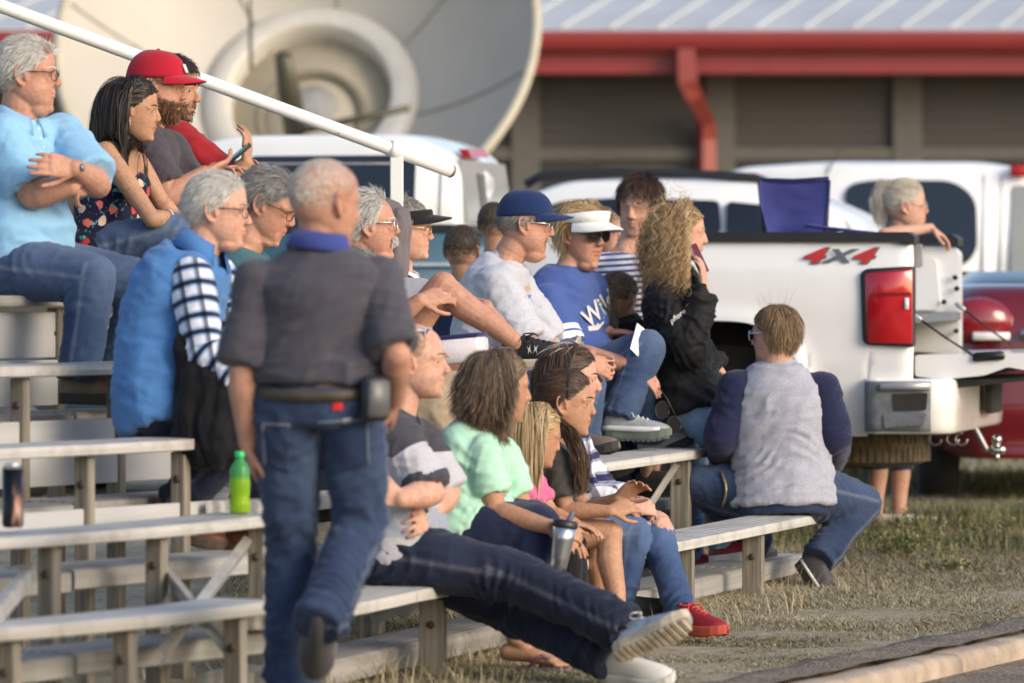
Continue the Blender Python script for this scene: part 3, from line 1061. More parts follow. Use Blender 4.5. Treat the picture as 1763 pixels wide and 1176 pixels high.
        for sd in sides:
            g = s.legs[sd]
            th_, sh_ = nrm(g['k'] - g['h']), nrm(g['a'] - g['k'])
            bk = nrm(th_ - sh_)
            sp_ += [(g['h'] + th_ * .06, th_ + s.f * .3, .15, wr * .9, .044), (g['k'] - bk * .05, th_ + sh_, .10, wr * 1.0, .032), (g['k'] + sh_ * .12, sh_ + s.lh * .3, .10, wr * .5, .040)]
            if upto > 1.9: sp_ += [(g['a'] - sh_ * .02, sh_ + s.lh * .25, .12, wr * 1.1, .030), (g['k'] + (g['a'] - g['k']) * .6, sh_ - s.lh * .3, .12, wr * .6, .042)]
            lat = s.lh * (1 if sd == 'L' else -1)
            for p0_, p1_, t_ in ((g['h'], g['k'], th_), (g['k'], g['a'], sh_)):
                L_ = np.linalg.norm(p1_ - p0_)
                u_ = (co - p0_) @ t_
                of = co - p0_ - u_[:, None] * t_
                lt_ = nrm(lat - t_ * np.dot(lat, t_)); fr_ = np.cross(t_, lt_)
                m_ = (u_ > -.05) & (u_ < L_ + .03) & (of @ lt_ > .02) & (np.linalg.norm(of, axis=1) < .14)
                seam = np.maximum(seam, m_ * np.exp(-((of @ fr_) / .0075) ** 2))
        co2 = folds(co2, no, sp_, s.seed + 3)
        o = link_mesh(name, co2, fa, mat, s.root, True, attrs=dict(wear=np.clip(w, 0, 1), seam=seam))
        s.lastp = (o, co2, fa)
        return s

    def shoe(s, side, upper, sole, L=.285, heel=None, toe=None, up=None, lace=None, mats=None, high=0.0, tread=False, width=1.0, lift=.0):
        """a shoe on the foot; by default flat below the ankle pointing at the toe point"""
        g = s.legs[side]
        a, t = g['a'], g['t']
        d = nrm(t - (a - V(0, 0, .0))) if up is not None else nrm((t - a) * V(1, 1, 0) + V(0, 0, (t - (a - V(0, 0, .07)))[2]))
        u = nrm((np.asarray(up, float) if up is not None else Z) - d * np.dot(np.asarray(up if up is not None else Z), d))
        lat = np.cross(u, d)
        k = L / .285
        O = a - u * (.062 * k) - d * .062 * k if up is None else a - u * .07 * k - d * .055 * k
        xs = np.array([0, .012, .04, .08, .12, .16, .20, .24, .268, .283]) * k
        w = np.array([.018, .029, .034, .034, .036, .042, .046, .043, .032, .016]) * k * width
        hgt = np.array([.060, .076, .088 + high, .092 + high, .080, .068, .058, .050, .040, .026]) * k
        sp = Soup()
        seg = 20
        v = []
        for x, ww, hh in zip(xs, w, hgt):
            for j in range(seg):
                th = 2 * math.pi * j / seg
                c, sn = math.cos(th), math.sin(th)
                z = hh * (max(0, sn) ** .8) if sn > 0 else .0
                if sn < 0: z = 0.012 * sn * 0
                yw = ww * (np.sign(c) * abs(c) ** .7) * (1 - .38 * max(0, sn) ** 2.2)
                v.append(O + d * x + lat * yw + u * (z + .004))
        f = []
        n = len(xs)
        for i in range(n - 1):
            for j in range(seg):
                j2 = (j + 1) % seg
                f.append((i * seg + j, i * seg + j2, (i + 1) * seg + j2, (i + 1) * seg + j))
        f.append(tuple(range(seg))[::-1]); f.append(tuple((n - 1) * seg + j for j in range(seg)))
        sp.add(v, f)
        o = sp.obj('shoe', upper, s.root)
        # sole
        sp = Soup()
        rings = []
        out = [(x, ww) for x, ww in zip(xs, w)]
        pts = [(x - .003, ww * 1.10 + .001) for x, ww in out] + [(x + .003, -(ww * 1.10 + .001)) for x, ww in reversed(out)]
        m = len(pts)
        v = []
        for z, sc in ((.018, .97), (.010, 1.02), (-.012, 1.02), (-.020, .95)):
            for x, y in pts:
                toe_up = .022 * max(0, (x / k - .20) / .085) ** 1.5
                v.append(O + d * x + lat * y * sc + u * (z + toe_up * (1 if z < .015 else .8)))
        f = []
        for i in range(3):
            for j in range(m):
                j2 = (j + 1) % m
                f.append((i * m + j, i * m + j2, (i + 1) * m + j2, (i + 1) * m + j))
        f.append(tuple(range(m))); f.append(tuple(3 * m + j for j in range(m))[::-1])
        sp.add(v, f)
        if tread:
            for i, x in enumerate(np.arange(.02, .27, .022)):
                ww = np.interp(x * k, xs, w) * .98
                toe_up = .022 * max(0, (x - .20) / .085) ** 1.5
                sp.box(O + d * x * k + u * (-.021 + toe_up), np.array([d, lat, u]), (.007, ww, .006))
        so = sp.obj('sole', sole, o, smooth=False)
        if lace:
            sp = Soup()
            for i in range(5):
                x = (.100 + i * .020) * k
                hh = np.interp(x, xs, hgt)
                ww = np.interp(x, xs, w) * .42
                sp.tube([O + d * (x - .004) + lat * ww + u * (hh * .90), O + d * x + u * (hh + .007), O + d * (x + .006) - lat * ww + u * (hh * .90)], .0032, 6)
                sp.tube([O + d * (x + .010) + lat * ww + u * (hh * .84), O + d * (x + .004) + u * (hh + .005), O + d * (x - .002) - lat * ww + u * (hh * .92)], .0030, 6)
            hh = np.interp(.1 * k, xs, hgt)
            for y in (1, -1):
                b = O + d * .10 * k + u * (hh + .008)
                th = np.linspace(0, 2 * math.pi, 12)
                sp.tube([b + lat * y * (.022 - .022 * math.cos(q)) + d * .020 * math.sin(q) + u * (.006 * math.sin(q / 2) - .012 * (1 - math.cos(q)) * .5) for q in th], .0028, 6)
                sp.tube([b, b + lat * y * .03 + d * .02, b + lat * y * .045 + d * .035 - u * .02], .0026, 6)
            sp.obj('laces', lace, o)
        s.shoe_frame = (O, d, lat, u, k)
        s.lastshoe = o
        return s

    # ---- worn things
    def glasses(s, frame, lens=None, rim=True, w=.0016, rx=.024, rz=.017, y0=.033, x0=.0995, z0=-.002, name='glasses', up=0.0, square=.7):
        sp = Soup()
        o = np.array([up * -.060, 0, up * .108])
        def pt(p):
            p = np.array(p, float)
            return s.h2w(p + o)
        if rim:
            for y in (1, -1):
                th = np.linspace(0, 2 * math.pi, 21)
                pp = []
                for t in th:
                    c, sn = math.cos(t), math.sin(t)
                    c = np.sign(c) * abs(c) ** square; sn = np.sign(sn) * abs(sn) ** square
                    yy = y * y0 + rx * c
                    pp.append(pt((x0 - abs(yy) ** 2 * 3.2, yy, z0 + rz * sn)))
                sp.tube(pp, w, 6, close=False)
        sp.tube([pt((x0 - .001, .010, z0 + .004)), pt((x0 + .003, 0, z0 + .007)), pt((x0 - .001, -.010, z0 + .004))], w, 6)
        for y in (1, -1):
            sp.tube([pt((x0 - .013, y * .056, z0 + .008)), pt((x0 - .024, y * .072, z0 + .010)), pt((.03, y * .079, z0 + .010)), pt((-.012, y * .083, z0 + .010)), pt((-.026, y * .084, z0 - .008))], w * 1.25, 6)
        g = sp.obj(name, frame, s.root)
        if lens:
            sp = Soup()
            for y in (1, -1):
                th = np.linspace(0, 2 * math.pi, 20, endpoint=False)
                a, b = [], []
                for t in th:
                    c, sn = math.cos(t), math.sin(t)
                    c = np.sign(c) * abs(c) ** square; sn = np.sign(sn) * abs(sn) ** square
                    yy = y * y0 + rx * .97 * c
                    q = np.array((x0 - abs(yy) ** 2 * 3.2, yy, z0 + rz * .97 * sn))
                    a.append(pt(q)); b.append(pt(q - np.array([.0025, 0, 0])))
                m = len(a)
                f = [tuple(range(m)), tuple(range(m, 2 * m))[::-1]] + [(j, (j + 1) % m, m + (j + 1) % m, m + j) for j in range(m)]
                sp.add(a + b, f)
            sp.obj('lenses', lens, g, smooth=False)
        return s

    def cap_hat(s, mat, brim=None, h=.0, tilt=0, name='baseball_cap', bill=.075, button=True):
        sp = Soup()
        c = np.array([-.012, 0, .040])
        rad = np.array([.112, .091, .098])
        n, mm = 40, 14
        v = []
        for i in range(mm):
            ph = i / (mm - 1) * (math.pi / 2 - .03)
            for j in range(n):
                t = 2 * math.pi * j / n
                z = math.sin(ph)
                base = .012 * math.cos(t) - .008
                hh = .98 * z if True else z
                v.append(s.h2w(c + np.array([rad[0] * math.cos(ph) ** .72 * math.cos(t), rad[1] * math.cos(ph) ** .72 * math.sin(t), rad[2] * hh + base * (1 - z)])))
        f = [(i * n + j, i * n + (j + 1) % n, (i + 1) * n + (j + 1) % n, (i + 1) * n + j) for i in range(mm - 1) for j in range(n)]
        f.append(tuple((mm - 1) * n + j for j in range(n)))
        # inner turn-in so that the rim has thickness
        k = len(v)
        for j in range(n):
            t = 2 * math.pi * j / n
            v.append(s.h2w(c + np.array([(rad[0] - .006) * math.cos(t), (rad[1] - .006) * math.sin(t), .012 * math.cos(t) - .006])))
        f += [(j, k + j, k + (j + 1) % n, (j + 1) % n) for j in range(n)]
        sp.add(v, f)
        if button:
            sp.ell(s.h2w(c + np.array([0, 0, rad[2] * .985])), s.hax, [.008, .008, .005])
        cap = sp.obj(name, mat, s.root)
        # bill
        s.bill(brim or mat, c, rad, bill, cap)
        return s

    def bill(s, mat, c, rad, L, parent, a0=62, drop=.012, arch=.022):
        sp = Soup()
        v = []
        nt, nr = 25, 7
        for sgn in (0, 1):
            for i in range(nt):
                t = R(-a0 + 2 * a0 * i / (nt - 1))
                e = math.cos(t * 90 / a0) ** .55 if i not in (0, nt - 1) else 0
                for j in range(nr):
                    q = j / (nr - 1)
                    x = rad[0] * math.cos(t) + L * e * q
                    y = rad[1] * math.sin(t) * (1 + .04 * q)
                    z = .012 * math.cos(t) - .004 - drop * q - arch * (abs(y) / .09) ** 2 * (.3 + .7 * q) + (.0 if sgn else .005)
                    v.append(s.h2w(c + np.array([x - .003, y, z])))
        m = nt * nr
        f = []
        for i in range(nt - 1):
            for j in range(nr - 1):
                a = i * nr + j
                f.append((a, a + 1, a + nr + 1, a + nr))
                f.append((m + a, m + a + nr, m + a + nr + 1, m + a + 1))
        for i in range(nt - 1):
            a = i * nr + nr - 1
            f.append((a, m + a, m + a + nr, a + nr))
            a = i * nr
            f.append((a, a + nr, m + a + nr, m + a))
        sp.add(v, f)
        sp.obj('cap_bill', mat, parent)

    def watch(s, side, mat, face=None, r=.030, at=.06, name='wristwatch'):
        a = s.arms[side]
        d = nrm(a['w'] - a['e'])
        c = a['w'] - d * at * .4
        o = np.cross(d, a['pn']); 
        sp = Soup()
        P = [c - d * .010, c - d * .008, c + d * .008, c + d * .010]
        sp.rings(P, o, a['pn'], [r * .96, r * 1.06, r * 1.06, r * .96], [r * .86, r * .95, r * .95, r * .86], 20)
        w = sp.obj(name, mat, s.root)
        if face is not None:
            sp = Soup()
            n = -a['pn']
            sp.rings([c + n * r * .88, c + n * (r * .88 + .010)], o, d, [.019, .018], [.019, .018], 20)
            sp.obj('watch_face', face, w)
        return s

# ---------------------------------------------------------------- ground, road, kerb
def gz(x, y):
    """ground height: level by the stand, rising slightly towards the parked cars"""
    return np.clip((np.asarray(y, float) - 24.0) / 5.0, 0, 1) * .09

KP = W(1763, 1102, 21.07); KQ = W(1420, 1178, 18.81)
KD = nrm((KP - KQ) * V(1, 1, 0)); KN = V(KD[1], -KD[0], 0)        # along the kerb; towards the road
def kerb_side(x, y):
    return (np.asarray(x) - KP[0]) * KN[0] + (np.asarray(y) - KP[1]) * KN[1]

def build_ground():
    m, nt, ln, bs = newmat('dry_ground')
    tc = node(nt, 'ShaderNodeTexCoord')
    n1 = node(nt, 'ShaderNodeTexNoise', i_Scale=.9, i_Detail=7.0, i_Roughness=.65)
    n2 = node(nt, 'ShaderNodeTexNoise', i_Scale=24.0, i_Detail=9.0, i_Roughness=.78)
    ln.new(tc.outputs['Object'], n1.inputs['Vector']); ln.new(tc.outputs['Object'], n2.inputs['Vector'])
    r1 = ramp(nt, [(.35, (.32, .275, .19)), (.5, (.44, .38, .27)), (.66, (.27, .24, .155))])
    r2 = ramp(nt, [(.3, (.42,) * 3), (.5, (1.0, .98, .95)), (.72, (1.5, 1.45, 1.4))])
    ln.new(n1.outputs[0], r1.inputs[0]); ln.new(n2.outputs[0], r2.inputs[0])
    ln.new(mixc(nt, ln, r1.outputs[0], r2.outputs[0], 1.0, 'MULTIPLY'), bs.inputs['Base Color'])
    bs.inputs['Roughness'].default_value = .95
    bp = node(nt, 'ShaderNodeBump', i_Strength=.9, i_Distance=.03)
    ln.new(n2.outputs[0], bp.inputs['Height']); ln.new(bp.outputs[0], bs.inputs['Normal'])
    xs = np.concatenate([np.linspace(-400, -12, 8), np.linspace(-10, 14, 170), np.linspace(16, 400, 8)])
    ys = np.concatenate([np.linspace(-30, 8, 8), np.linspace(9, 40, 210), np.linspace(45, 900, 10)])
    X, Y = np.meshgrid(xs, ys, indexing='ij')
    Zz = gz(X, Y)
    near = (X > -8) & (X < 12) & (Y > 10) & (Y < 38)
    Zz = Zz + near * (fbm(np.stack([X.ravel() * 2.2, Y.ravel() * 2.2, X.ravel() * 0], 1), 3, 3).reshape(X.shape) - .5) * .05
    side = kerb_side(X, Y)
    Zz = np.where(side > -.16, np.minimum(Zz, -.100), Zz)
    v = np.stack([X, Y, Zz], -1).reshape(-1, 3)
    nx, ny = X.shape
    f = [(i * ny + j, (i + 1) * ny + j, (i + 1) * ny + j + 1, i * ny + j + 1) for i in range(nx - 1) for j in range(ny - 1)]
    tag(link_mesh('ground', v, f, m), kind='structure')
    # road: below the kerb, towards the camera's right
    m, nt, ln, bs = newmat('old_asphalt')
    tc = node(nt, 'ShaderNodeTexCoord')
    n1 = node(nt, 'ShaderNodeTexVoronoi', i_Scale=70.0)
    n2 = node(nt, 'ShaderNodeTexNoise', i_Scale=3.0, i_Detail=6.0)
    ln.new(tc.outputs['Object'], n1.inputs['Vector']); ln.new(tc.outputs['Object'], n2.inputs['Vector'])
    r1 = ramp(nt, [(.0, (.10, .080, .060)), (.6, (.21, .170, .130)), (1, (.36, .295, .225))])
    r2 = ramp(nt, [(.3, (.7,) * 3), (.7, (1.3, 1.2, 1.1))])
    ln.new(n1.outputs['Color'], r1.inputs[0]); ln.new(n2.outputs[0], r2.inputs[0])
    ln.new(mixc(nt, ln, r1.outputs[0], r2.outputs[0], 1.0, 'MULTIPLY'), bs.inputs['Base Color'])
    bs.inputs['Roughness'].default_value = .95
    bp = node(nt, 'ShaderNodeBump', i_Strength=.8, i_Distance=.01)
    ln.new(n1.outputs[0], bp.inputs['Height']); ln.new(bp.outputs[0], bs.inputs['Normal'])
    asph = m
    A, B = KP + KD * 60, KP - KD * 45
    a, b = A + KN * .0, B + KN * .0
    v = [(*a[:2], -.068), (*b[:2], -.068), (*(b + KN * 9)[:2], -.068), (*(a + KN * 9)[:2], -.068)]
    tag(link_mesh('road', v, [(0, 1, 2, 3)], asph, smooth=False), kind='structure')
    # crumbled asphalt verge behind the kerb: an uneven strip
    rows = []
    ts = np.linspace(-16, 20, 240)
    v, f = [], []
    for i, t in enumerate(ts):
        p = KP + KD * t
        wv = .18 + .14 * (vnoise(np.array([[t * 1.3, 0, 0]]), 5)[0] - .5) * 2 + .10 * (vnoise(np.array([[t * 7, 2, 0]]), 6)[0] - .5)
        for j, q in enumerate((0, .33, .66, .9, 1.0)):
            z = .016 - .022 * (q > .95) + .012 * (vnoise(np.array([[t * 9, q * 9, 3]]), 8)[0] - .5)
            pp = p - KN * (.10 + (wv + .045) * q)
            v.append((pp[0], pp[1], z))
        if i:
            for j in range(4):
                a = (i - 1) * 5 + j
                f.append((a, a + 1, a + 6, a + 5))
    tag(link_mesh('asphalt_verge', v, f, asph), kind='structure')
    # kerb
    sp = Soup()
    t0 = -16.0
    while t0 < 20:
        t1 = t0 + 1.9
        n = 12
        C = np.array([KP + KD * (t0 + (t1 - t0 - .008) * i / n) - KN * .075 + Z * (-.098 + .003 * math.sin(i * 1.7 + t0)) for i in range(n + 1)])
        sp.rings(C, KN, Z, [.077] * (n + 1), [.100] * (n + 1), 20, sq=.38)
        t0 = t1
    tag(sp.obj('kerb', simple('concrete_kerb', (.40, .31, .23), .9, var=.25, scale=7, bump=.6, bscale=60)), kind='structure')

GRASS = {}
def grassmat(name, stops):
    m, nt, ln, bs = newmat(name)
    at = node(nt, 'ShaderNodeAttribute', attribute_name='strand')
    rp = ramp(nt, stops)
    ln.new(at.outputs['Fac'], rp.inputs[0]); ln.new(rp.outputs[0], bs.inputs['Base Color'])
    bs.inputs['Roughness'].default_value = .7
    bs.inputs['Specular IOR Level'].default_value = .25
    return m

def blades(name, P, hgt, mat, lean=.5, width=.004, st=None, label=None, flat=None):
    """bent grass blades at ground points P"""
    n = len(P)
    a = rng.uniform(0, 6.283, n)
    d = np.stack([np.cos(a), np.sin(a), np.zeros(n)], 1)
    sd = np.stack([-np.sin(a), np.cos(a), np.zeros(n)], 1)
    h = np.asarray(hgt)[:, None] * rng.uniform(.5, 1.2, (n, 1))
    le = rng.uniform(.1, 1, (n, 1)) * lean * h
    if flat is not None:
        le = le * (1 + 2 * flat[:, None]); h = h * (1 - .6 * flat[:, None])
    w = width * rng.uniform(.6, 1.4, (n, 1))
    p0 = P; p1 = P + d * le * .35 + Z * h * .6; p2 = P + d * le + Z * h
    v = np.stack([p0 - sd * w, p0 + sd * w, p1 - sd * w * .7, p1 + sd * w * .7, p2], 1).reshape(-1, 3)
    i = np.arange(n)[:, None] * 5
    f = [tuple(q) for q in np.concatenate([i, i + 1, i + 3, i + 2], 1)] + [tuple(q) for q in np.concatenate([i + 2, i + 3, i + 4], 1)]
    o = link_mesh(name, v, f, mat, attrs=dict(strand=np.repeat(st if st is not None else rng.random(n), 5)))
    return tag(o, label, None, None, 'stuff')

def build_grass():
    dry = grassmat('dry_blades', [(0, (.085, .095, .040)), (.3, (.17, .155, .085)), (.65, (.30, .255, .155)), (1, (.46, .40, .27))])
    grn = grassmat('green_blades', [(0, (.055, .075, .030)), (.4, (.105, .12, .05)), (.7, (.21, .19, .09)), (1, (.36, .31, .16))])
    # scattered over the visible wedge of the lot between stand and kerb
    n = 360000
    y = rng.uniform(16.0, 34.0, n); px = rng.uniform(380, 1800, n)
    x = (px - 881.5) * y / F
    ok = (kerb_side(x, y) < -.15 - .34 * vnoise(np.stack([x * 6, y * 6, y * 0], 1), 2))
    dens = fbm(np.stack([x * 2.0, y * 2.0, y * 0], 1), 12, 3)
    ok &= rng.random(n) < np.clip((dens - .20) * 3.0, .8, 1)
    x, y = x[ok], y[ok]
    P = np.stack([x, y, gz(x, y) - .004], 1)
    far = np.clip((y - 24) / 3, 0, 1)
    near_kerb = np.clip((kerb_side(x, y) + 1.9) / 1.2, 0, 1)
    hgt = (.021 + .050 * np.clip(fbm(np.stack([x * 1.6, y * 1.6, x * 0], 1), 5, 2) - .3, 0, 1)) * (1 - .5 * near_kerb) + .024 * far
    green = fbm(np.stack([x * 1.1 + 9, y * 1.1, x * 0], 1), 21, 3)
    st = np.clip(rng.normal(.73, .22, len(x)) - (green - .5) * 1.3 - far * .12, 0, 1)
    blades('dry_grass', P, hgt, dry, 4.2, .0023, st, 'short dry trampled grass between the stand and the kerb')
    # greener long grass by the parked cars
    n = 26000
    y = rng.uniform(26.5, 40, n); px = rng.uniform(1240, 1800, n)
    x = (px - 881.5) * y / F
    dn = fbm(np.stack([x * 1.3, y * 1.3, y * 0], 1), 31, 3)
    ok = rng.random(n) < np.clip((dn - .3) * 3, .1, 1)
    x, y, dn = x[ok], y[ok], dn[ok]
    P = np.stack([x, y, gz(x, y) - .004], 1)
    blades('long_grass', P, .035 + .10 * dn, grn, .6, .0042, np.clip(rng.normal(.42, .22, len(x)), 0, 1), 'longer green grass growing around the parked cars')
    # ragged dry stalks along the foot of the stand and under the benches
    n = 2600
    px = rng.uniform(300, 1420, n)
    r = rng.choice([0, 1, 2], n, p=[.55, .25, .2])
    t = rng.uniform(-.25, .4, n)
    P = []
    for a, b, c in zip(px, r, t):
        q = row_pt(int(b) + 1, a)
        P.append((q[0] + .8 * c, q[1] - .25 * c, 0))
    P = np.array(P)
    cl = fbm(P * 3.5, 41, 2)
    ok = cl > .44
    P = P[ok]
    P[:, 2] = -.004
    blades('dry_stalks', P, np.full(len(P), .075) + .22 * np.clip(cl[ok] - .5, 0, 1), dry, 1.5, .0024, np.clip(rng.normal(.72, .2, len(P)), 0, 1), 'straw coloured dead stalks along the foot of the benches')
    return grn, dry

def weed(px, py, D, h, n, mat, label, w=.16, group=None):
    c = W(px, py, D); c[2] = gz(c[0], c[1])
    sp = Soup()
    P, hs = [], []
    v, f, st, k = [], [], [], 0
    for i in range(n):
        a = rng.uniform(0, 6.28); r = abs(rng.normal(0, .35)) * w
        b = c + V(math.cos(a) * r, math.sin(a) * r, 0)
        hh = h * rng.uniform(.5, 1.1) * (1 - .5 * r / w * .6)
        top = b + V(math.cos(a) * hh * .35 * rng.random(), math.sin(a) * hh * .35 * rng.random(), hh)
        q0 = rng.random()
        sdir = nrm(np.cross(top - b, rng.normal(size=3)))
        v += [b - sdir * .002, b + sdir * .002, top]; f.append((k, k + 1, k + 2)); st += [q0] * 3; k += 3
        for j in range(16):
            t = rng.uniform(.12, 1)
            o = b + (top - b) * t
            d = nrm(rng.normal(size=3) + V(0, 0, .5)); s2 = nrm(np.cross(d, rng.normal(size=3)))
            L = rng.uniform(.012, .034) * (1.25 - .6 * t); ww = L * rng.uniform(.16, .3)
            v += [o, o + d * L * .5 + s2 * ww, o + d * L, o + d * L * .5 - s2 * ww]
            f.append((k, k + 1, k + 2, k + 3)); st += [np.clip(q0 * .5 + rng.random() * .5, 0, 1)] * 4; k += 4
    o = link_mesh('weed', np.array(v), f, mat, None, True, c, dict(strand=np.array(st)))
    return tag(o, label, 'weed', group)

# ---------------------------------------------------------------- bleachers
ZR = [None, .32, .60, .83, 1.05, 1.28]
ZL = [None, .37, .586, .815, 1.056, 1.285]
UR = V(.2675, .9636, 0); BR = V(-.9636, .2675, 0)      # along the benches, and up the rows: far section
UL = V(.485, .8745, 0); BL = V(-.8745, .485, 0)        # near section, set at an angle
P0R = V(.972, 23.3, 0); P0L = V(-.728, 17.2, 0)
SR, SL = .50, .55

def line_pt(p0, u, px):
    k = (px - 881.5) / F
    t = (k * p0[1] - p0[0]) / (u[0] - k * u[1])
    return p0 + u * t

def row_pt(r, px, back=0.0, unit=None):
    """front top edge of bench r where it is seen at picture column px"""
    unit = unit or ('L' if px < 470 else 'R')
    if unit == 'R':
        q = line_pt(P0R + BR * (SR * (r - 1) + back), UR, px); q[2] = ZR[r]
    else:
        q = line_pt(P0L + BL * (SL * (r - 1) + back), UL, px); q[2] = ZL[r]
    return q

def build_bleachers():
    # weathered aluminium / painted plank: streaks run along each board
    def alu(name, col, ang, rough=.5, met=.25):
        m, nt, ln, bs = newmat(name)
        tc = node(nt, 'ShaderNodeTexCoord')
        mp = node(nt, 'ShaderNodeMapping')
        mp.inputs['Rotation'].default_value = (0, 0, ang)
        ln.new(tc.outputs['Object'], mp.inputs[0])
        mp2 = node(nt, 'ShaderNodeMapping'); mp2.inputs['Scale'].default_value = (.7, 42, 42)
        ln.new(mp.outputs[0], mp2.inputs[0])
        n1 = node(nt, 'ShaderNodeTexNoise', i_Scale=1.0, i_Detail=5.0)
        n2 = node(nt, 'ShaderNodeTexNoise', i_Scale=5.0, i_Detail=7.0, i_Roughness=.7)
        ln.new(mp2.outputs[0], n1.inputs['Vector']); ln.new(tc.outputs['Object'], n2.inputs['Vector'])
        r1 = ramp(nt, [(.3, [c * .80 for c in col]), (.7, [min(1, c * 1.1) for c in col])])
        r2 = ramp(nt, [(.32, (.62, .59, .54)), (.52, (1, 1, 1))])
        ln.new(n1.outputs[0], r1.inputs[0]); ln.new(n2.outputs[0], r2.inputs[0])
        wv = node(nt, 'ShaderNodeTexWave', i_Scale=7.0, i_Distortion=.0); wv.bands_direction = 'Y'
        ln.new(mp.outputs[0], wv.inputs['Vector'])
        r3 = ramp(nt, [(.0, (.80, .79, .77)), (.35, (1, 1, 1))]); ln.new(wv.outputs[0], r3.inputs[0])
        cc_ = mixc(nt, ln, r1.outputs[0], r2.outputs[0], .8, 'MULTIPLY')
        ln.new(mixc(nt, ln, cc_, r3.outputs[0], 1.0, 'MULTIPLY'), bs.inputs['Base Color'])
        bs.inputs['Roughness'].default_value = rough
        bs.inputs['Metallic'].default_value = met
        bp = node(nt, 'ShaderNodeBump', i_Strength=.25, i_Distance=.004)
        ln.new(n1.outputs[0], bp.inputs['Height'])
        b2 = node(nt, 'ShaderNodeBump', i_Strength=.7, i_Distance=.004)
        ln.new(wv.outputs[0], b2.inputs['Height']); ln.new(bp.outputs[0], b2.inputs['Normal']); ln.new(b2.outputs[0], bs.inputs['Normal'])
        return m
    wood, nt, ln, bs = newmat('grey_timber')
    tc = node(nt, 'ShaderNodeTexCoord')
    mp = node(nt, 'ShaderNodeMapping'); mp.inputs['Scale'].default_value = (60, 60, 2.5)
    ln.new(tc.outputs['Object'], mp.inputs[0])
    n1 = node(nt, 'ShaderNodeTexNoise', i_Scale=1.0, i_Detail=6.0, i_Roughness=.65)
    ln.new(mp.outputs[0], n1.inputs['Vector'])
    r1 = ramp(nt, [(.25, (.075, .068, .055)), (.5, (.20, .175, .14)), (.75, (.34, .30, .24))])
    ln.new(n1.outputs[0], r1.inputs[0]); ln.new(r1.outputs[0], bs.inputs['Base Color'])
    bs.inputs['Roughness'].default_value = .9
    bp = node(nt, 'ShaderNodeBump', i_Strength=.6, i_Distance=.008)
    ln.new(n1.outputs[0], bp.inputs['Height']); ln.new(bp.outputs[0], bs.inputs['Normal'])
    steel = simple('galvanised', (.42, .40, .37), .5, .4, var=.2, scale=9)
    rust = simple('bolt_rust', (.06, .045, .035), .7, .4)

    def plank(root, name, a, b, back, w, th, mat, drop=0.0, sag=0.0):
        """board whose front top edge runs a->b"""
        sp = Soup()
        u = nrm((b - a))
        n = 8
        bk = nrm(back)
        up = nrm(np.cross(u, bk)); up = up if up[2] > 0 else -up
        C = np.array([a + (b - a) * i / n + bk * w / 2 - up * (th / 2 + drop) - Z * sag * (1 - (2 * i / n - 1) ** 2) for i in range(n + 1)])
        sp.rings(C, bk, up, [w / 2] * (n + 1), [th / 2] * (n + 1), 20, sq=.22)
        # shallow ribs on the tread
        return sp.obj(name, mat, root, smooth=False)
    def post(root, q, ztop, u, bk, w=.085, d=.055, zb=-.02):
        sp = Soup()
        c = V(q[0], q[1], (ztop + zb) / 2)
        sp.box(c, np.array([bk, u, Z]), (w / 2, d / 2, (ztop - zb) / 2), .004)
        o = sp.obj('post', wood, root, smooth=False)
        sp = Soup()
        z = ztop - .09
        sp.rings([V(q[0], q[1], z) + u * x for x in (-d / 2 - .009, -d / 2 - .004, d / 2 + .004, d / 2 + .009)], bk, Z, [.010, .014, .014, .010], [.010, .014, .014, .010], 10)
        sp.obj('bolt', rust, o)
    def angle(root, a, b, name='brace', w=.022):
        sp = Soup()
        d = nrm(b - a)
        s1 = nrm(np.cross(d, V(.3, 1, .1))); s2 = np.cross(d, s1)
        sp.box((a + b) / 2, np.array([d, s1, s2]), (np.linalg.norm(b - a) / 2, w, .004))
        sp.box((a + b) / 2 + s1 * w + s2 * w * .6, np.array([d, s1, s2]), (np.linalg.norm(b - a) / 2, .004, w * .6))
        sp.obj(name, steel, root, smooth=False)

    # near section
    L = empty('bleacher', (-2.2, 17.6, 0), 'empty left end of the pale plank bleachers, a drink can and bottle standing on it', 'bleachers', 'bleacher sections')
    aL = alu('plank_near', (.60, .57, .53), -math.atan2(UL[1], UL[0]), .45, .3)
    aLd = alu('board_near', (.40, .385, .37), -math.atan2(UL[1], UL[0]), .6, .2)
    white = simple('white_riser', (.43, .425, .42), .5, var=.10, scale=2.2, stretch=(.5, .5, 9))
    tweak = {1: (.008, -.004), 2: (.0, .0), 3: (0, 0), 4: (.0, 0), 5: (0, 0)}
    for r in range(1, 6):
        a, b = row_pt(r, -170, unit='L'), row_pt(r, 478, unit='L')
        plank(L, 'seat_plank', a + Z * tweak[r][0], b, BL, .25, .042, aL, sag=.012 if r in (1, 2) else .004)
        # foot boards in front of each row
        zf = {1: None, 2: .235, 3: .43, 4: .60, 5: .87}[r]
        if zf:
            o = .27
            a2, b2 = row_pt(r, -170, -o, 'L'), row_pt(r, 478, -o, 'L')
            m2 = row_pt(r, 130 if r != 3 else 126, -o, 'L')
            for q in (a2, b2, m2): q[2] = zf
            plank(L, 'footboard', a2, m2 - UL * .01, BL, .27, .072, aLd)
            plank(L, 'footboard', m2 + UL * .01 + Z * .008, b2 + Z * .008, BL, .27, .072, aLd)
    q = row_pt(1, -170, .0, 'L'); e = row_pt(1, 478, .0, 'L')
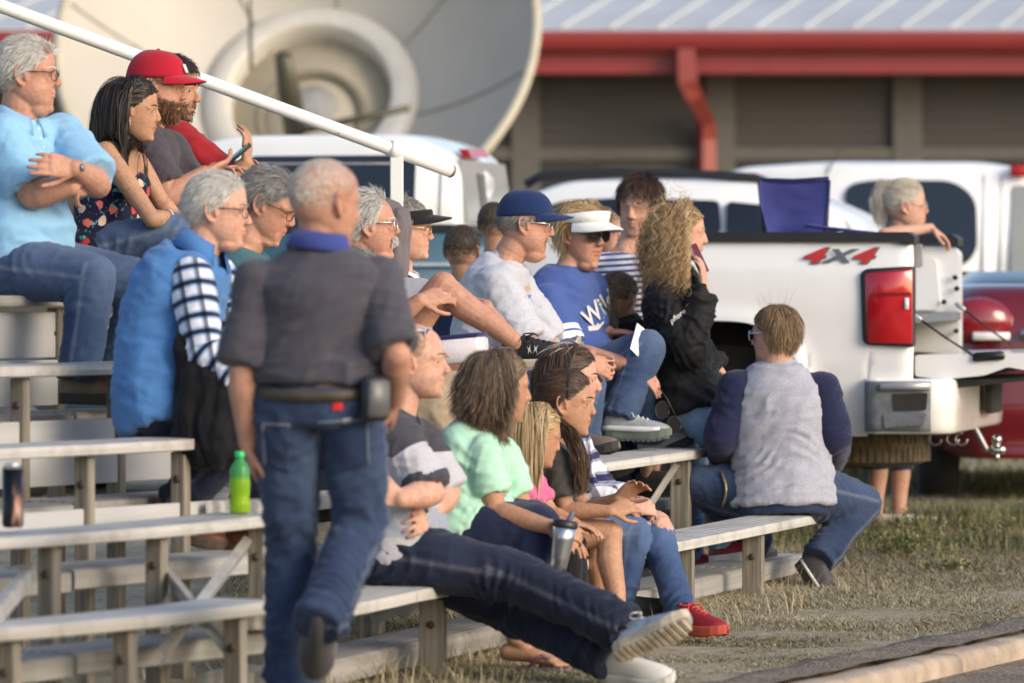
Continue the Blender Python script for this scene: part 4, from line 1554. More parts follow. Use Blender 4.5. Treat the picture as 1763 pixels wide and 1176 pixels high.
    for r, lo, hi in ((4, .635, .865), (5, .885, 1.225), (3, .46, .600)):
        a, b = row_pt(r, -170, .06, 'L'), row_pt(r, 478, .06, 'L')
        for k in range(2):
            z0 = lo + (hi - lo) * k / 2 + .004; z1 = lo + (hi - lo) * (k + 1) / 2 - .004
            sp = Soup()
            c = (a + b) / 2; c[2] = (z0 + z1) / 2
            if r == 3 and k == 0: continue
            sp.box(c + BL * (.010 * k), np.array([UL, BL, Z]), (np.linalg.norm((b - a)[:2]) / 2, .010, (z1 - z0) / 2), .003)
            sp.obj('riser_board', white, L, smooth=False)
    for r, pxs in ((1, (14, 215, 405)), (2, (85, 270, 446)), (3, (146, 311)), (4, (35, 200)), (5, (97,))):
        for p in pxs:
            q = row_pt(r, p, .07, 'L')
            post(L, q, ZL[r] - .05, UL, BL, .062 if r < 3 else .056, .042)
    def Lp(r, px, py, back=.1):
        q = row_pt(r, px, back, 'L')
        return W(px, py, q[1])
    angle(L, Lp(2, 284, 984), Lp(1, 392, 1116))
    angle(L, Lp(2, 428, 940), Lp(1, 280, 1136))
    angle(L, Lp(2, 62, 984), Lp(1, -4, 1064))
    # far section
    Rr = empty('bleacher', (0.4, 22.5, 0), 'far section of the plank bleachers crowded with seated spectators', 'bleachers', 'bleacher sections')
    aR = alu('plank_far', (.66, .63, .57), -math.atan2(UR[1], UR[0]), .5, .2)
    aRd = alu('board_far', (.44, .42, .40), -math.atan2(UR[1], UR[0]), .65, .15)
    ends = {1: 1414, 2: 1219, 3: 1050, 4: 950, 5: 850}
    joints = {1: (718,), 2: (800,), 3: (), 4: (), 5: ()}
    for r in range(1, 6):
        pts = [row_pt(r, 486, 0, 'R')] + [row_pt(r, j, 0, 'R') for j in joints[r]] + [row_pt(r, ends[r], 0, 'R')]
        for i in range(len(pts) - 1):
            plank(Rr, 'seat_plank', pts[i] + UR * .004, pts[i + 1] - UR * .004, BR, .27 if r < 3 else .25, .045, aR, sag=.004)
        zf = {1: None, 2: .10, 3: .36, 4: .60, 5: .84}[r]
        if zf:
            o = .26 if r > 2 else .30
            a2, b2 = row_pt(r, 486, -o, 'R'), row_pt(r, {2: 1392, 3: 1180, 4: 1000, 5: 880}[r], -o, 'R')
            if r == 2:
                m1, m2 = row_pt(2, 905, -o, 'R'), row_pt(2, 1287, -o, 'R')
                segs = [(a2, m1), (m1, m2), (m2 + Z * .012, b2 + Z * .012)]
            else:
                segs = [(a2, b2)]
            for i, (p, q) in enumerate(segs):
                p, q = p.copy(), q.copy(); p[2] = zf + .006 * i; q[2] = zf + .006 * i
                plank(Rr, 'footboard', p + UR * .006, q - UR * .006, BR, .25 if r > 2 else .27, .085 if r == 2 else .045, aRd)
    for r, pxs in ((1, (545, 745, 1000, 1176, 1297)), (2, (640, 850, 1010, 1172)), (3, (620, 820, 1000)), (4, (640, 900)), (5, (640, 820))):
        for p in pxs:
            q = row_pt(r, p, .07, 'R')
            post(Rr, q, ZR[r] - .05, UR, BR, .085, .05)
    q = row_pt(1, 690, .25, 'R'); angle(Rr, W(690, 1062, q[1]), W(742, 1010, q[1] + .2)); angle(Rr, W(640, 1066, q[1]), W(700, 1040, q[1] - .1))
    q = row_pt(2, 1150, .05, 'R'); angle(Rr, W(1122, 868, q[1] + .15), W(1166, 800, q[1] + .2), 'brace', .011)
    q = row_pt(1, 1404, .05, 'R'); angle(Rr, W(1404, 902, q[1]), W(1412, 962, q[1] + .1), 'brace', .01)
    # stair handrail of white painted pipe
    hr = empty('handrail', W(683, 470, 23.2) * V(1, 1, 0), 'chipped white pipe handrail sloping down over the crowd', 'handrail')
    wp, nt, ln, bs = newmat('chipped_white_paint')
    tc = node(nt, 'ShaderNodeTexCoord')
    n1 = node(nt, 'ShaderNodeTexNoise', i_Scale=38.0, i_Detail=5.0, i_Roughness=.7)
    n2 = node(nt, 'ShaderNodeTexNoise', i_Scale=4.0, i_Detail=2.0)
    ln.new(tc.outputs['Object'], n1.inputs['Vector']); ln.new(tc.outputs['Object'], n2.inputs['Vector'])
    ad = node(nt, 'ShaderNodeMath', operation='MULTIPLY_ADD'); ln.new(n2.outputs[0], ad.inputs[0]); ad.inputs[1].default_value = .35
    ln.new(n1.outputs[0], ad.inputs[2])
    rp = ramp(nt, [(.865, (.74, .74, .72)), (.885, (.10, .07, .05))])
    ln.new(ad.outputs[0], rp.inputs[0]); ln.new(rp.outputs[0], bs.inputs['Base Color'])
    bs.inputs['Roughness'].default_value = .4
    a, b = W(-60, -12, 22.6), W(778, 295, 23.3)
    sp = Soup()
    sp.tube([a + (b - a) * t for t in np.linspace(0, 1, 12)], .0275, 18)
    sp.obj('rail', wp, hr)
    sp = Soup()
    sp.rings([b - nrm(b - a) * .002, b + nrm(b - a) * .012], nrm(np.cross(b - a, Z)), nrm(np.cross(np.cross(b - a, Z), b - a)), [.030, .020], [.030, .020], 16)
    sp.obj('end_cap', simple('bare_steel', (.25, .22, .19), .6, .5, var=.3, scale=50), hr)
    c = W(683, 255, 23.22)
    sp = Soup()
    sp.box(V(c[0], c[1], (c[2] - .03 + .2) / 2), np.eye(3), (.027, .02, (c[2] - .03 - .2) / 2), .004)
    sp.obj('upright', wp, hr, smooth=False)
    sp = Soup()
    cc = W(683, 262, 23.215)
    d = nrm(b - a); o1 = nrm(np.cross(d, Z)); o2 = np.cross(d, o1)
    sp.rings([W(678, 258, 23.215) - d * .02, W(678, 258, 23.215) + d * .02], o1, o2, [.034, .034], [.034, .034], 16)
    sp.obj('bracket', wp, hr)

# ---------------------------------------------------------------- vehicles
def paint(name, col, rough=.25, var=.04):
    m = simple(name, col, rough, 0, var, 3.0, coat=.6)
    return m
def glass_dark():
    return simple('tinted_glass', (.012, .016, .024), .08, 0, .2, 2, spec=.6)

class Veh:
    """vehicle frame: t along the body towards the tail (right in the picture), w away from the camera, z up.
    near tail corner at picture column px, distance D"""
    def __init__(s, px, D, theta):
        s.c = W(px, 470, D); s.c[2] = 0
        s.r = V(math.cos(R(theta)), -math.sin(R(theta)), 0)
        s.w = V(math.sin(R(theta)), math.cos(R(theta)), 0)
        s.ax = np.array([s.r, s.w, Z])
    def pt(s, t, w, z):
        return s.c + s.r * t + s.w * w + Z * z
    def tz(s, px, py, w=0.0):
        k = (px - 881.5) / F
        o = s.c + s.w * w
        t = (k * o[1] - o[0]) / (s.r[0] - k * s.r[1])
        q = o + s.r * t
        return t, H + (YH - py) * q[1] / F
    def px(s, px, py, w=0.0):
        t, z = s.tz(px, py, w)
        return s.pt(t, w, z)
    def slab(s, sp, poly, w0, w1, bev=.0):
        """polygon in (t,z) extruded from w0 to w1"""
        n = len(poly)
        p = np.array(poly, float)
        c = p.mean(0)
        st = [(w0, 1)] if not bev else [(w0, 1 - bev), (w0 + (w1 - w0) * .08, 1)]
        st += [(w1, 1)] if not bev else [(w1 - (w1 - w0) * .08, 1), (w1, 1 - bev)]
        v = [s.pt(*((c + (q - c) * k)[0], w, (c + (q - c) * k)[1])) for w, k in st for q in p]
        f = [(i * n + j, i * n + (j + 1) % n, (i + 1) * n + (j + 1) % n, (i + 1) * n + j) for i in range(len(st) - 1) for j in range(n)]
        f.append(tuple(range(n))[::-1]); f.append(tuple((len(st) - 1) * n + j for j in range(n)))
        return sp.add(v, f)

def rounded(poly, r, n=5):
    """round the corners of a polygon"""
    P = np.array(poly, float)
    out = []
    m = len(P)
    for i in range(m):
        a, b, c = P[i - 1], P[i], P[(i + 1) % m]
        rr = r[i] if np.ndim(r) else r
        d1, d2 = a - b, c - b
        l1, l2 = np.linalg.norm(d1), np.linalg.norm(d2)
        q = min(rr, l1 * .48, l2 * .48)
        p1, p2 = b + d1 / l1 * q, b + d2 / l2 * q
        for k in range(n + 1):
            t = k / n
            out.append((1 - t) ** 2 * p1 + 2 * t * (1 - t) * b + t * t * p2)
    return [tuple(q) for q in out]

def wheel(root, veh, t, w, z, r=.40, wd=.26):
    sp = Soup()
    C = [veh.pt(t, w + q, z) for q in (-wd / 2, -wd / 2 + .02, -wd / 2 + .05, wd / 2 - .05, wd / 2 - .02, wd / 2)]
    sp.rings(C, veh.r, Z, [r * .86, r * .95, r, r, r * .95, r * .86], [r * .86, r * .95, r, r, r * .95, r * .86], 40)
    o = sp.obj('wheel', simple('tyre_rubber', (.022, .020, .018), .85, var=.3, scale=14), root)
    sp = Soup()
    C = [veh.pt(t, w + q, z) for q in (-wd / 2 - .012, -wd / 2 + .01)]
    sp.rings(C, veh.r, Z, [r * .56, r * .60], [r * .56, r * .60], 32)
    sp.obj('rim', simple('wheel_dull', (.10, .10, .10), .6, .3), o)

def text_mesh(body, size, font_shear=0.0, extrude=.001, res=3, bold=0.0):
    cu = bpy.data.curves.new('tmp', 'FONT')
    cu.body = body; cu.size = size; cu.shear = font_shear; cu.extrude = extrude; cu.offset = bold
    cu.align_x = 'CENTER'; cu.align_y = 'CENTER'; cu.resolution_u = res
    o = bpy.data.objects.new('tmp', cu); COL.objects.link(o)
    dg = bpy.context.evaluated_depsgraph_get()
    me = o.evaluated_get(dg).to_mesh()
    v = np.array([tuple(q.co) for q in me.vertices]); f = [tuple(p.vertices) for p in me.polygons]
    o.evaluated_get(dg).to_mesh_clear()
    bpy.data.objects.remove(o); bpy.data.curves.remove(cu)
    return v, f

def build_truck():
    T = Veh(1570, 26.8, 12)
    g = .07
    root = empty('pickup_truck', T.pt(-1.0, .95, g), 'white pickup truck with its tailgate down and red 4X4 lettering on the bed side', 'pickup truck')
    wh = simple('truck_white', (.80, .79, .77), .28, 0, .05, 2.2, coat=.5)
    # road dust on the lower body
    nt, ln = wh.node_tree.nodes, wh.node_tree.links
    bs = nt['Principled BSDF']
    tc = node(nt, 'ShaderNodeTexCoord'); sx = node(nt, 'ShaderNodeSeparateXYZ'); ln.new(tc.outputs['Object'], sx.inputs[0])
    nz = node(nt, 'ShaderNodeTexNoise', i_Scale=6.0, i_Detail=6.0); ln.new(tc.outputs['Object'], nz.inputs['Vector'])
    ad = node(nt, 'ShaderNodeMath', operation='MULTIPLY_ADD'); ln.new(nz.outputs[0], ad.inputs[0]); ad.inputs[1].default_value = .35; ln.new(sx.outputs[2], ad.inputs[2])
    rp = ramp(nt, [(.62, (.75,) * 3), (.92, (0,) * 3)]); ln.new(ad.outputs[0], rp.inputs[0])
    old = bs.inputs['Base Color'].links[0].from_socket
    ln.new(mixc(nt, ln, old, (.50, .43, .33), rp.outputs[0]), bs.inputs['Base Color'])
    blk = simple('black_plastic', (.016, .016, .018), .45, var=.2)
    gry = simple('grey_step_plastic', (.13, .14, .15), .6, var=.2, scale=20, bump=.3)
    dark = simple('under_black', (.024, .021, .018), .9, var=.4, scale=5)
    t_front, _ = T.tz(985, 410)
    _, zr = T.tz(1570, 414)
    _, zb = T.tz(1570, 655)
    _, zlow = T.tz(1480, 752)
    ta, za = T.tz(1222, 700); _, ztop_arch = T.tz(1222, 552)
    ra = T.tz(1392, 700)[0] - ta
    # near bed side: grid with a wheel arch cut and a pressed shoulder
    def side(w0, sgn, name):
        ts = np.unique(np.concatenate([np.linspace(t_front, 0, 60), ta + ra * np.cos(np.linspace(0, math.pi, 33))]))
        ts = ts[(ts >= t_front) & (ts <= 0)]
        nz_ = 26
        ee = np.linspace(-1, 1, 90)
        ARC = np.stack([ta + ee * ra, za - .12 + (ztop_arch - za + .12) * np.maximum(0, 1 - np.abs(ee) ** 3.2) ** .42], 1)
        lowz = np.linspace(zlow - .1, za - .12, 8)
        ARC = np.concatenate([ARC, np.stack([np.full(8, ta + ra), lowz], 1), np.stack([np.full(8, ta - ra), lowz], 1)])
        v = []
        for t in ts:
            e = abs(t - ta) / ra
            arch = za - .12 + (ztop_arch - za + .12) * max(0, 1 - e ** 3.2) ** .42 if e < 1 else None
            bot = zlow if t < T.tz(1492, 700)[0] else zb
            if arch is not None: bot = max(bot, arch)
            for j in range(nz_):
                z = bot + (zr - bot) * j / (nz_ - 1)
                q = (z - zb) / (zr - zb)
                # shoulder crease at two thirds, belly below, fender flare round the arch
                off = -.018 * math.exp(-((q - .60) / .30) ** 2) + .020 * max(0, q - .80) / .2
                dd_ = float(np.min(np.hypot(ARC[:, 0] - t, ARC[:, 1] - z)))
                off -= .026 * math.exp(-(dd_ / .055) ** 2)
                off += .02 * max(0, (t + .06) / .06) ** 2 + .015 * max(0, (.12 - q)) / .12
                v.append(T.pt(t, w0 + sgn * (off if sgn > 0 else off), z))
        n = len(ts)
        f = [(i * nz_ + j, (i + 1) * nz_ + j, (i + 1) * nz_ + j + 1, i * nz_ + j + 1) for i in range(n - 1) for j in range(nz_ - 1)]
        k = len(v)
        # inner skin, closing the bed wall
        for t in ts:
            for z in (zr, zb + .33):
                v.append(T.pt(t, w0 + sgn * .13, z))
        f += [(i * nz_ + nz_ - 1, (i + 1) * nz_ + nz_ - 1, k + (i + 1) * 2, k + i * 2) for i in range(n - 1)]
        f += [(k + i * 2, k + (i + 1) * 2, k + (i + 1) * 2 + 1, k + i * 2 + 1) for i in range(n - 1)]
        i = n - 1
        f.append(tuple([i * nz_ + j for j in range(nz_)][::-1] + []) + (k + i * 2 + 1, k + i * 2)[::-1])
        return link_mesh(name, np.array(v), f, wh, root)
    side(0, 1, 'bed_side')
    # far bed wall with a ribbed inner face
    sp = Soup()
    T.slab(sp, rounded([(t_front, zb + .25), (t_front, zr - .02), (-.05, zr - .02), (-.01, zr - .05), (-.01, zb + .02), (-.3, zb + .02), (-.35, zb + .25)], .02), 1.76, 1.90)
    for t in (-.10, -.55, -1.0):
        T.slab(sp, rounded([(t - .16, zb + .32), (t - .14, zr - .08), (t - .02, zr - .08), (t, zb + .32)], .03), 1.735, 1.77)
    sp.obj('bed_side', wh, root, smooth=False)
    sp = Soup()
    for i, (px, py) in enumerate(((1644, 478), (1647, 497), (1646, 570), (1625, 520))):
        q = T.px(px, py, 1.73)
        sp.rings([q + T.w * .01, q - T.w * .012], T.r, Z, [.014, .012], [.014, .012], 10)
    sp.obj('stud', dark, root)
    # bed floor and front wall
    sp = Soup()
    T.slab(sp, [(t_front, zb + .27), (0, zb + .27), (0, zb + .31), (t_front, zb + .31)], .13, 1.76)
    T.slab(sp, [(t_front, zb + .1), (t_front + .05, zb + .1), (t_front + .05, zr), (t_front, zr)], .06, 1.84)
    sp.obj('bed_floor', gry, root, smooth=False)
    # black rail caps
    for w0, w1, t1 in ((-.012, .16, 0.0), (1.72, 1.92, -.02)):
        sp = Soup()
        T.slab(sp, rounded([(t_front, zr - .005), (t_front, zr + .040), (t1 - .02, zr + .040), (t1 + .012, zr + .02), (t1 + .012, zr - .018), (t1 - .05, zr - .018), (t1 - .06, zr - .005)], .006), w0, w1)
        sp.obj('rail_cap', blk, root, smooth=False)
    # tail lamp: dark surround, red lens in three panes
    _, z1 = T.tz(1570, 458); _, z0 = T.tz(1568, 598); tl = T.tz(1482, 500)[0]
    fr = rounded([(tl + .012, z0 + .035), (tl, z1 - .035), (tl + .03, z1 - .012), (.012, z1), (.012, z0), (tl + .03, z0 + .012)], .02)
    sp = Soup(); T.slab(sp, fr, -.034, .05, .03); o = sp.obj('tail_lamp', blk, root)
    red = simple('red_lens', (.42, .008, .016), .12, 0, .12, 18, coat=.8)
    red2 = simple('red_lens_dark', (.22, .004, .010), .15, 0, .2, 10, coat=.8)
    zz = [z0 + .022, z0 + (z1 - z0) * .36, z0 + (z1 - z0) * .66, z1 - .018]
    sp = Soup(); T.slab(sp, rounded([(tl + .034, zz[0]), (tl + .024, zz[3] - .018), (.008, zz[3] + .006), (.008, zz[0] - .008)], .016), -.042, .03, .015)
    sp.obj('lens', red, o)
    sp = Soup(); T.slab(sp, [(tl + .05, zz[2] - .012), (.002, zz[2] - .006), (.002, zz[2] + .006), (tl + .05, zz[2] + .004)], -.046, -.03)
    sp.obj('lamp_rib', red2, o, smooth=False)
    sp = Soup(); q = T.px(1561, 523, -.046); sp.box(q, T.ax, (.010, .004, .028), .003); sp.obj('reverse_lamp', simple('clear_lens', (.8, .76, .74), .2), o)
    # bumper
    zt = T.tz(1600, 652)[1]; zl = T.tz(1600, 748)[1]
    t0 = T.tz(1491, 700)[0]
    sp = Soup()
    n = 18
    pth = []
    for q in np.linspace(0, 1, n):
        # runs along the near side, round the corner, across the tail
        if q < .30: pth.append((t0 + (.10 - t0) * q / .30, -.03))
        elif q < .45: a = (q - .30) / .15 * math.pi / 2; pth.append((.10 + .09 * math.sin(a), -.03 + .09 * (1 - math.cos(a))))
        else: pth.append((.19, .06 + (1.78) * (q - .45) / .55))
    C = np.array([T.pt(a, b, (zt + zl) / 2) for a, b in pth])
    tg = np.gradient(C, axis=0); tg /= np.linalg.norm(tg, axis=1, keepdims=True)
    no = np.cross(Z, tg)
    sp.rings(C + no * .04, no, Z, [.05] * n, [(zt - zl) / 2] * n, 20, sq=.35)
    bw = sp.obj('bumper', wh, root)
    sp = Soup(); sp.rings(C[:6] + no[:6] * .035, no[:6], Z, [.055] * 6, [(zt - zl) / 2 * .93] * 6, 20, sq=.35)
    sp.obj('bumper_end', gry, bw)
    sp = Soup()
    a, b = T.px(1516, 667, -.055), T.px(1601, 664, -.06)
    sp.tube([a, a * .5 + b * .5, b], .018, 12); sp.obj('step_bar', simple('brushed_bar', (.5, .5, .49), .35, .5), bw)
    sp = Soup(); T.slab(sp, rounded([T.tz(1538, 678), T.tz(1600, 676), T.tz(1597, 706), T.tz(1540, 708)], .01), -.052, .0)
    sp.obj('step_recess', dark, bw, smooth=False)
    sp = Soup(); T.slab(sp, rounded([T.tz(1524, 712), T.tz(1599, 710), T.tz(1592, 732), T.tz(1526, 736)], .012), -.058, .0)
    sp.obj('step_lip', gry, bw, smooth=False)
    sp = Soup()
    q = T.pt(.245, 1.12, (zt + zl) / 2 + .03); sp.box(q, T.ax, (.02, .20, .085), .01); sp.obj('plate_recess', dark, bw, smooth=False)
    # tailgate lowered
    _, zg = T.tz(1600, 612)
    sp = Soup()
    T.slab(sp, rounded([(.0, zg - .10), (.0, zg), (.53, zg + .012), (.56, zg - .015), (.555, zg - .075), (.44, zg - .055), (.33, zg - .095), (.12, zg - .115)], .014), .10, 1.80, .0)
    tgate = sp.obj('tailgate', wh, root, smooth=False)
    sp = Soup(); T.slab(sp, rounded([T.tz(1676, 607, .1), T.tz(1728, 604, .1), T.tz(1732, 619, .1), T.tz(1674, 623, .1)], .02), .085, .12); sp.obj('latch', blk, tgate)
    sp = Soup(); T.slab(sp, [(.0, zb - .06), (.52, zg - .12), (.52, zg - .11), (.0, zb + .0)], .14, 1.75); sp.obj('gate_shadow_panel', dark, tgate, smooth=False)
    for a, b in ((T.px(1572, 541, .08), T.px(1676, 612, .10)), (T.px(1648, 524, 1.72), T.px(1742, 594, 1.72))):
        sp = Soup(); sp.tube([a, a * .5 + b * .5 - Z * .006, b], .0055, 8); c = sp.obj('gate_cable', simple('cable_black', (.02, .02, .02), .5, .3), root)
        sp = Soup(); sp.cap(a, a + nrm(b - a) * .04, .012); sp.obj('cable_end', simple('alloy', (.45, .45, .46), .35, .7), c)
    sp = Soup(); T.slab(sp, rounded([T.tz(1573, 420, .1), T.tz(1587, 420, .1), T.tz(1588, 458, .1), T.tz(1580, 462, .1), T.tz(1573, 456, .1)], .008), .09, .12); sp.obj('latch_bracket', simple('grey_bracket', (.35, .35, .34), .5, .3), root, smooth=False)
    # underside: frame, spare wheel, hitch
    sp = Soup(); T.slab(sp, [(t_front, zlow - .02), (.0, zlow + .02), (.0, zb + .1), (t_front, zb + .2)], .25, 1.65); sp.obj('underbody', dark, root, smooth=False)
    c = T.px(1468, 764, .9)
    sp = Soup()
    hh = .105
    rr = .375
    prof = [(-hh, .78), (-hh * .9, .90), (-hh * .62, .985), (-.035, 1.0), (.035, 1.0), (hh * .62, .985), (hh * .9, .90), (hh, .78)]
    sp.rings([c + Z * z for z, _ in prof], T.r, T.w, [rr * k for _, k in prof], [rr * k for _, k in prof], 56)
    tyre = simple('dusty_tyre', (.095, .072, .045), .95, var=.35, scale=22, bump=.5)
    sw = sp.obj('spare_wheel', tyre, root)
    sp = Soup()
    for i in range(64):
        a = i / 64 * 2 * math.pi
        for z, o in ((-.045, 0), (.045, .5)):
            a2 = a + o * 2 * math.pi / 64
            d = T.r * math.cos(a2) + T.w * math.sin(a2)
            sp.box(c + d * rr + Z * z, np.array([d, np.cross(Z, d), Z]), (.004, .0155, .036))
    sp.obj('tread', tyre, sw, smooth=False)
    sp = Soup(); sp.rings([c - Z * .11, c + Z * .05], T.r, T.w, [rr * .58] * 2, [rr * .58] * 2, 24); sp.obj('rim', dark, sw)
    sp = Soup()
    a, b, d = T.px(1676, 733, .95), T.px(1699, 775, .95), T.px(1716, 776, .95)
    sp.chain([a, b, d], [.016, .016, .018], 10)
    hb = sp.obj('tow_bar', simple('tow_steel', (.32, .31, .30), .4, .7), root)
    sp = Soup()
    q = T.px(1716, 757, .95); sp.ell(q, np.eye(3), (.027, .027, .027)); sp.cap(q - Z * .03, q - Z * .055, .014); sp.cap(q - Z * .05 - V(.012, 0, 0), q - Z * .05 + V(.02, 0, 0), .026); sp.cap(q - Z * .08, q - Z * .09, .016)
    sp.obj('tow_ball', simple('chrome', (.6, .58, .55), .15, .95), hb)
    sp = Soup()
    for px in (1610, 1640, 1655):
        q = T.px(px, 745, .8); th = np.linspace(0, math.pi * 1.6, 9)
        sp.tube([q + T.r * .03 * math.cos(t) - Z * (.03 + .03 * math.sin(t)) for t in th], .006, 8)
    sp.obj('chain_loop', simple('tow_steel', (.32, .31, .30), .4, .7), hb)
    wheel(root, T, ta + .02, .22, g + .40, .40, .27); wheel(root, T, ta + .02, 1.68, g + .40, .40, .27)
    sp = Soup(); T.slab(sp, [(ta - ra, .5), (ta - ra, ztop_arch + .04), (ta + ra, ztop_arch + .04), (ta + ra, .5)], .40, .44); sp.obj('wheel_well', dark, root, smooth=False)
    # 4X4 lettering on the bed side
    dec = [('4', -.118, .092, 'r'), ('X', 0.0, .074, 'k'), ('4', .118, .092, 'r')]
    cx = (T.px(1438, 441, -.010))
    for col, off in (('k', V(0.004, 0, -.003)), ('r', V(0, 0, 0))):
        for ch, dx, sz, cc in dec:
            if col == 'r' and cc != 'r': continue
            v, f = text_mesh(ch, sz * 1.05, .40, .0006, bold=.004)
            v = v * np.array([1.9, 1.0, 1.0])
            lift = .0065 if col == 'r' else .004
            if col == 'k': v = v * np.array([1.06, 1.10, 1])
            sp = Soup().add([cx + T.r * (dx + q[0] + off[0]) + Z * (q[1] + off[2]) - T.w * (q[2] + lift) for q in v], f)
            sp.obj('lettering' if col == 'r' or cc == 'k' else 'lettering_edge', simple('decal_red', (.50, .03, .03), .4) if col == 'r' else simple('decal_grey', (.12, .13, .16), .4), root, smooth=False)
    return T

def box_car(name, label, V_, outline, width, belt, mat, windows, parts=(), wheels=(), taper=.16, cat='car', glass=None, group=None, inset=.05):
    """body from its side outline, narrowing above the belt; windows are panes a few mm proud of the near side"""
    root = empty(name, V_.pt(-1.5, width / 2, .09), label, cat, group)
    P = np.array(outline, float)
    c = V(P[:, 0].mean(), P[:, 1].mean())
    sp = Soup()
    n = len(P)
    st = [(0, inset), (.02, inset * .45), (.06, inset * .12), (.14, 0), (.5, -.012), (.86, 0), (.94, inset * .12), (.98, inset * .45), (1, inset)]
    top = P[:, 1].max()
    v = []
    for u, ins in st:
        for q in P:
            d = q - c
            L = np.linalg.norm(d)
            k = q - d / L * ins
            tp = taper * max(0, q[1] - belt) / max(.01, top - belt)
            w = tp + u * (width - 2 * tp)
            v.append(V_.pt(k[0], w, k[1]))
    m = len(st)
    f = [(i * n + j, i * n + (j + 1) % n, (i + 1) * n + (j + 1) % n, (i + 1) * n + j) for i in range(m - 1) for j in range(n)]
    f.append(tuple(range(n))[::-1]); f.append(tuple((m - 1) * n + j for j in range(n)))
    sp.add(v, f)
    sp.obj('body', mat, root)
    def wz(z, k=-.006):
        return taper * max(0, z - belt) / max(.01, top - belt) + k
    for nm, poly, pm, k in windows:
        q = np.array(poly)
        a = [V_.pt(t, wz(z, k), z) for t, z in q]; b = [V_.pt(t, wz(z, k) + .03, z) for t, z in q]
        mm = len(q)
        s2 = Soup(); s2.add(a + b, [tuple(range(mm))[::-1], tuple(range(mm, 2 * mm))] + [(j, (j + 1) % mm, mm + (j + 1) % mm, mm + j) for j in range(mm)])
        s2.obj(nm, pm, root, smooth=False)
    for t, z, r in wheels:
        wheel(root, V_, t, .12, z, r, .22); wheel(root, V_, t, width - .12, z, r, .22)
    return root, wz

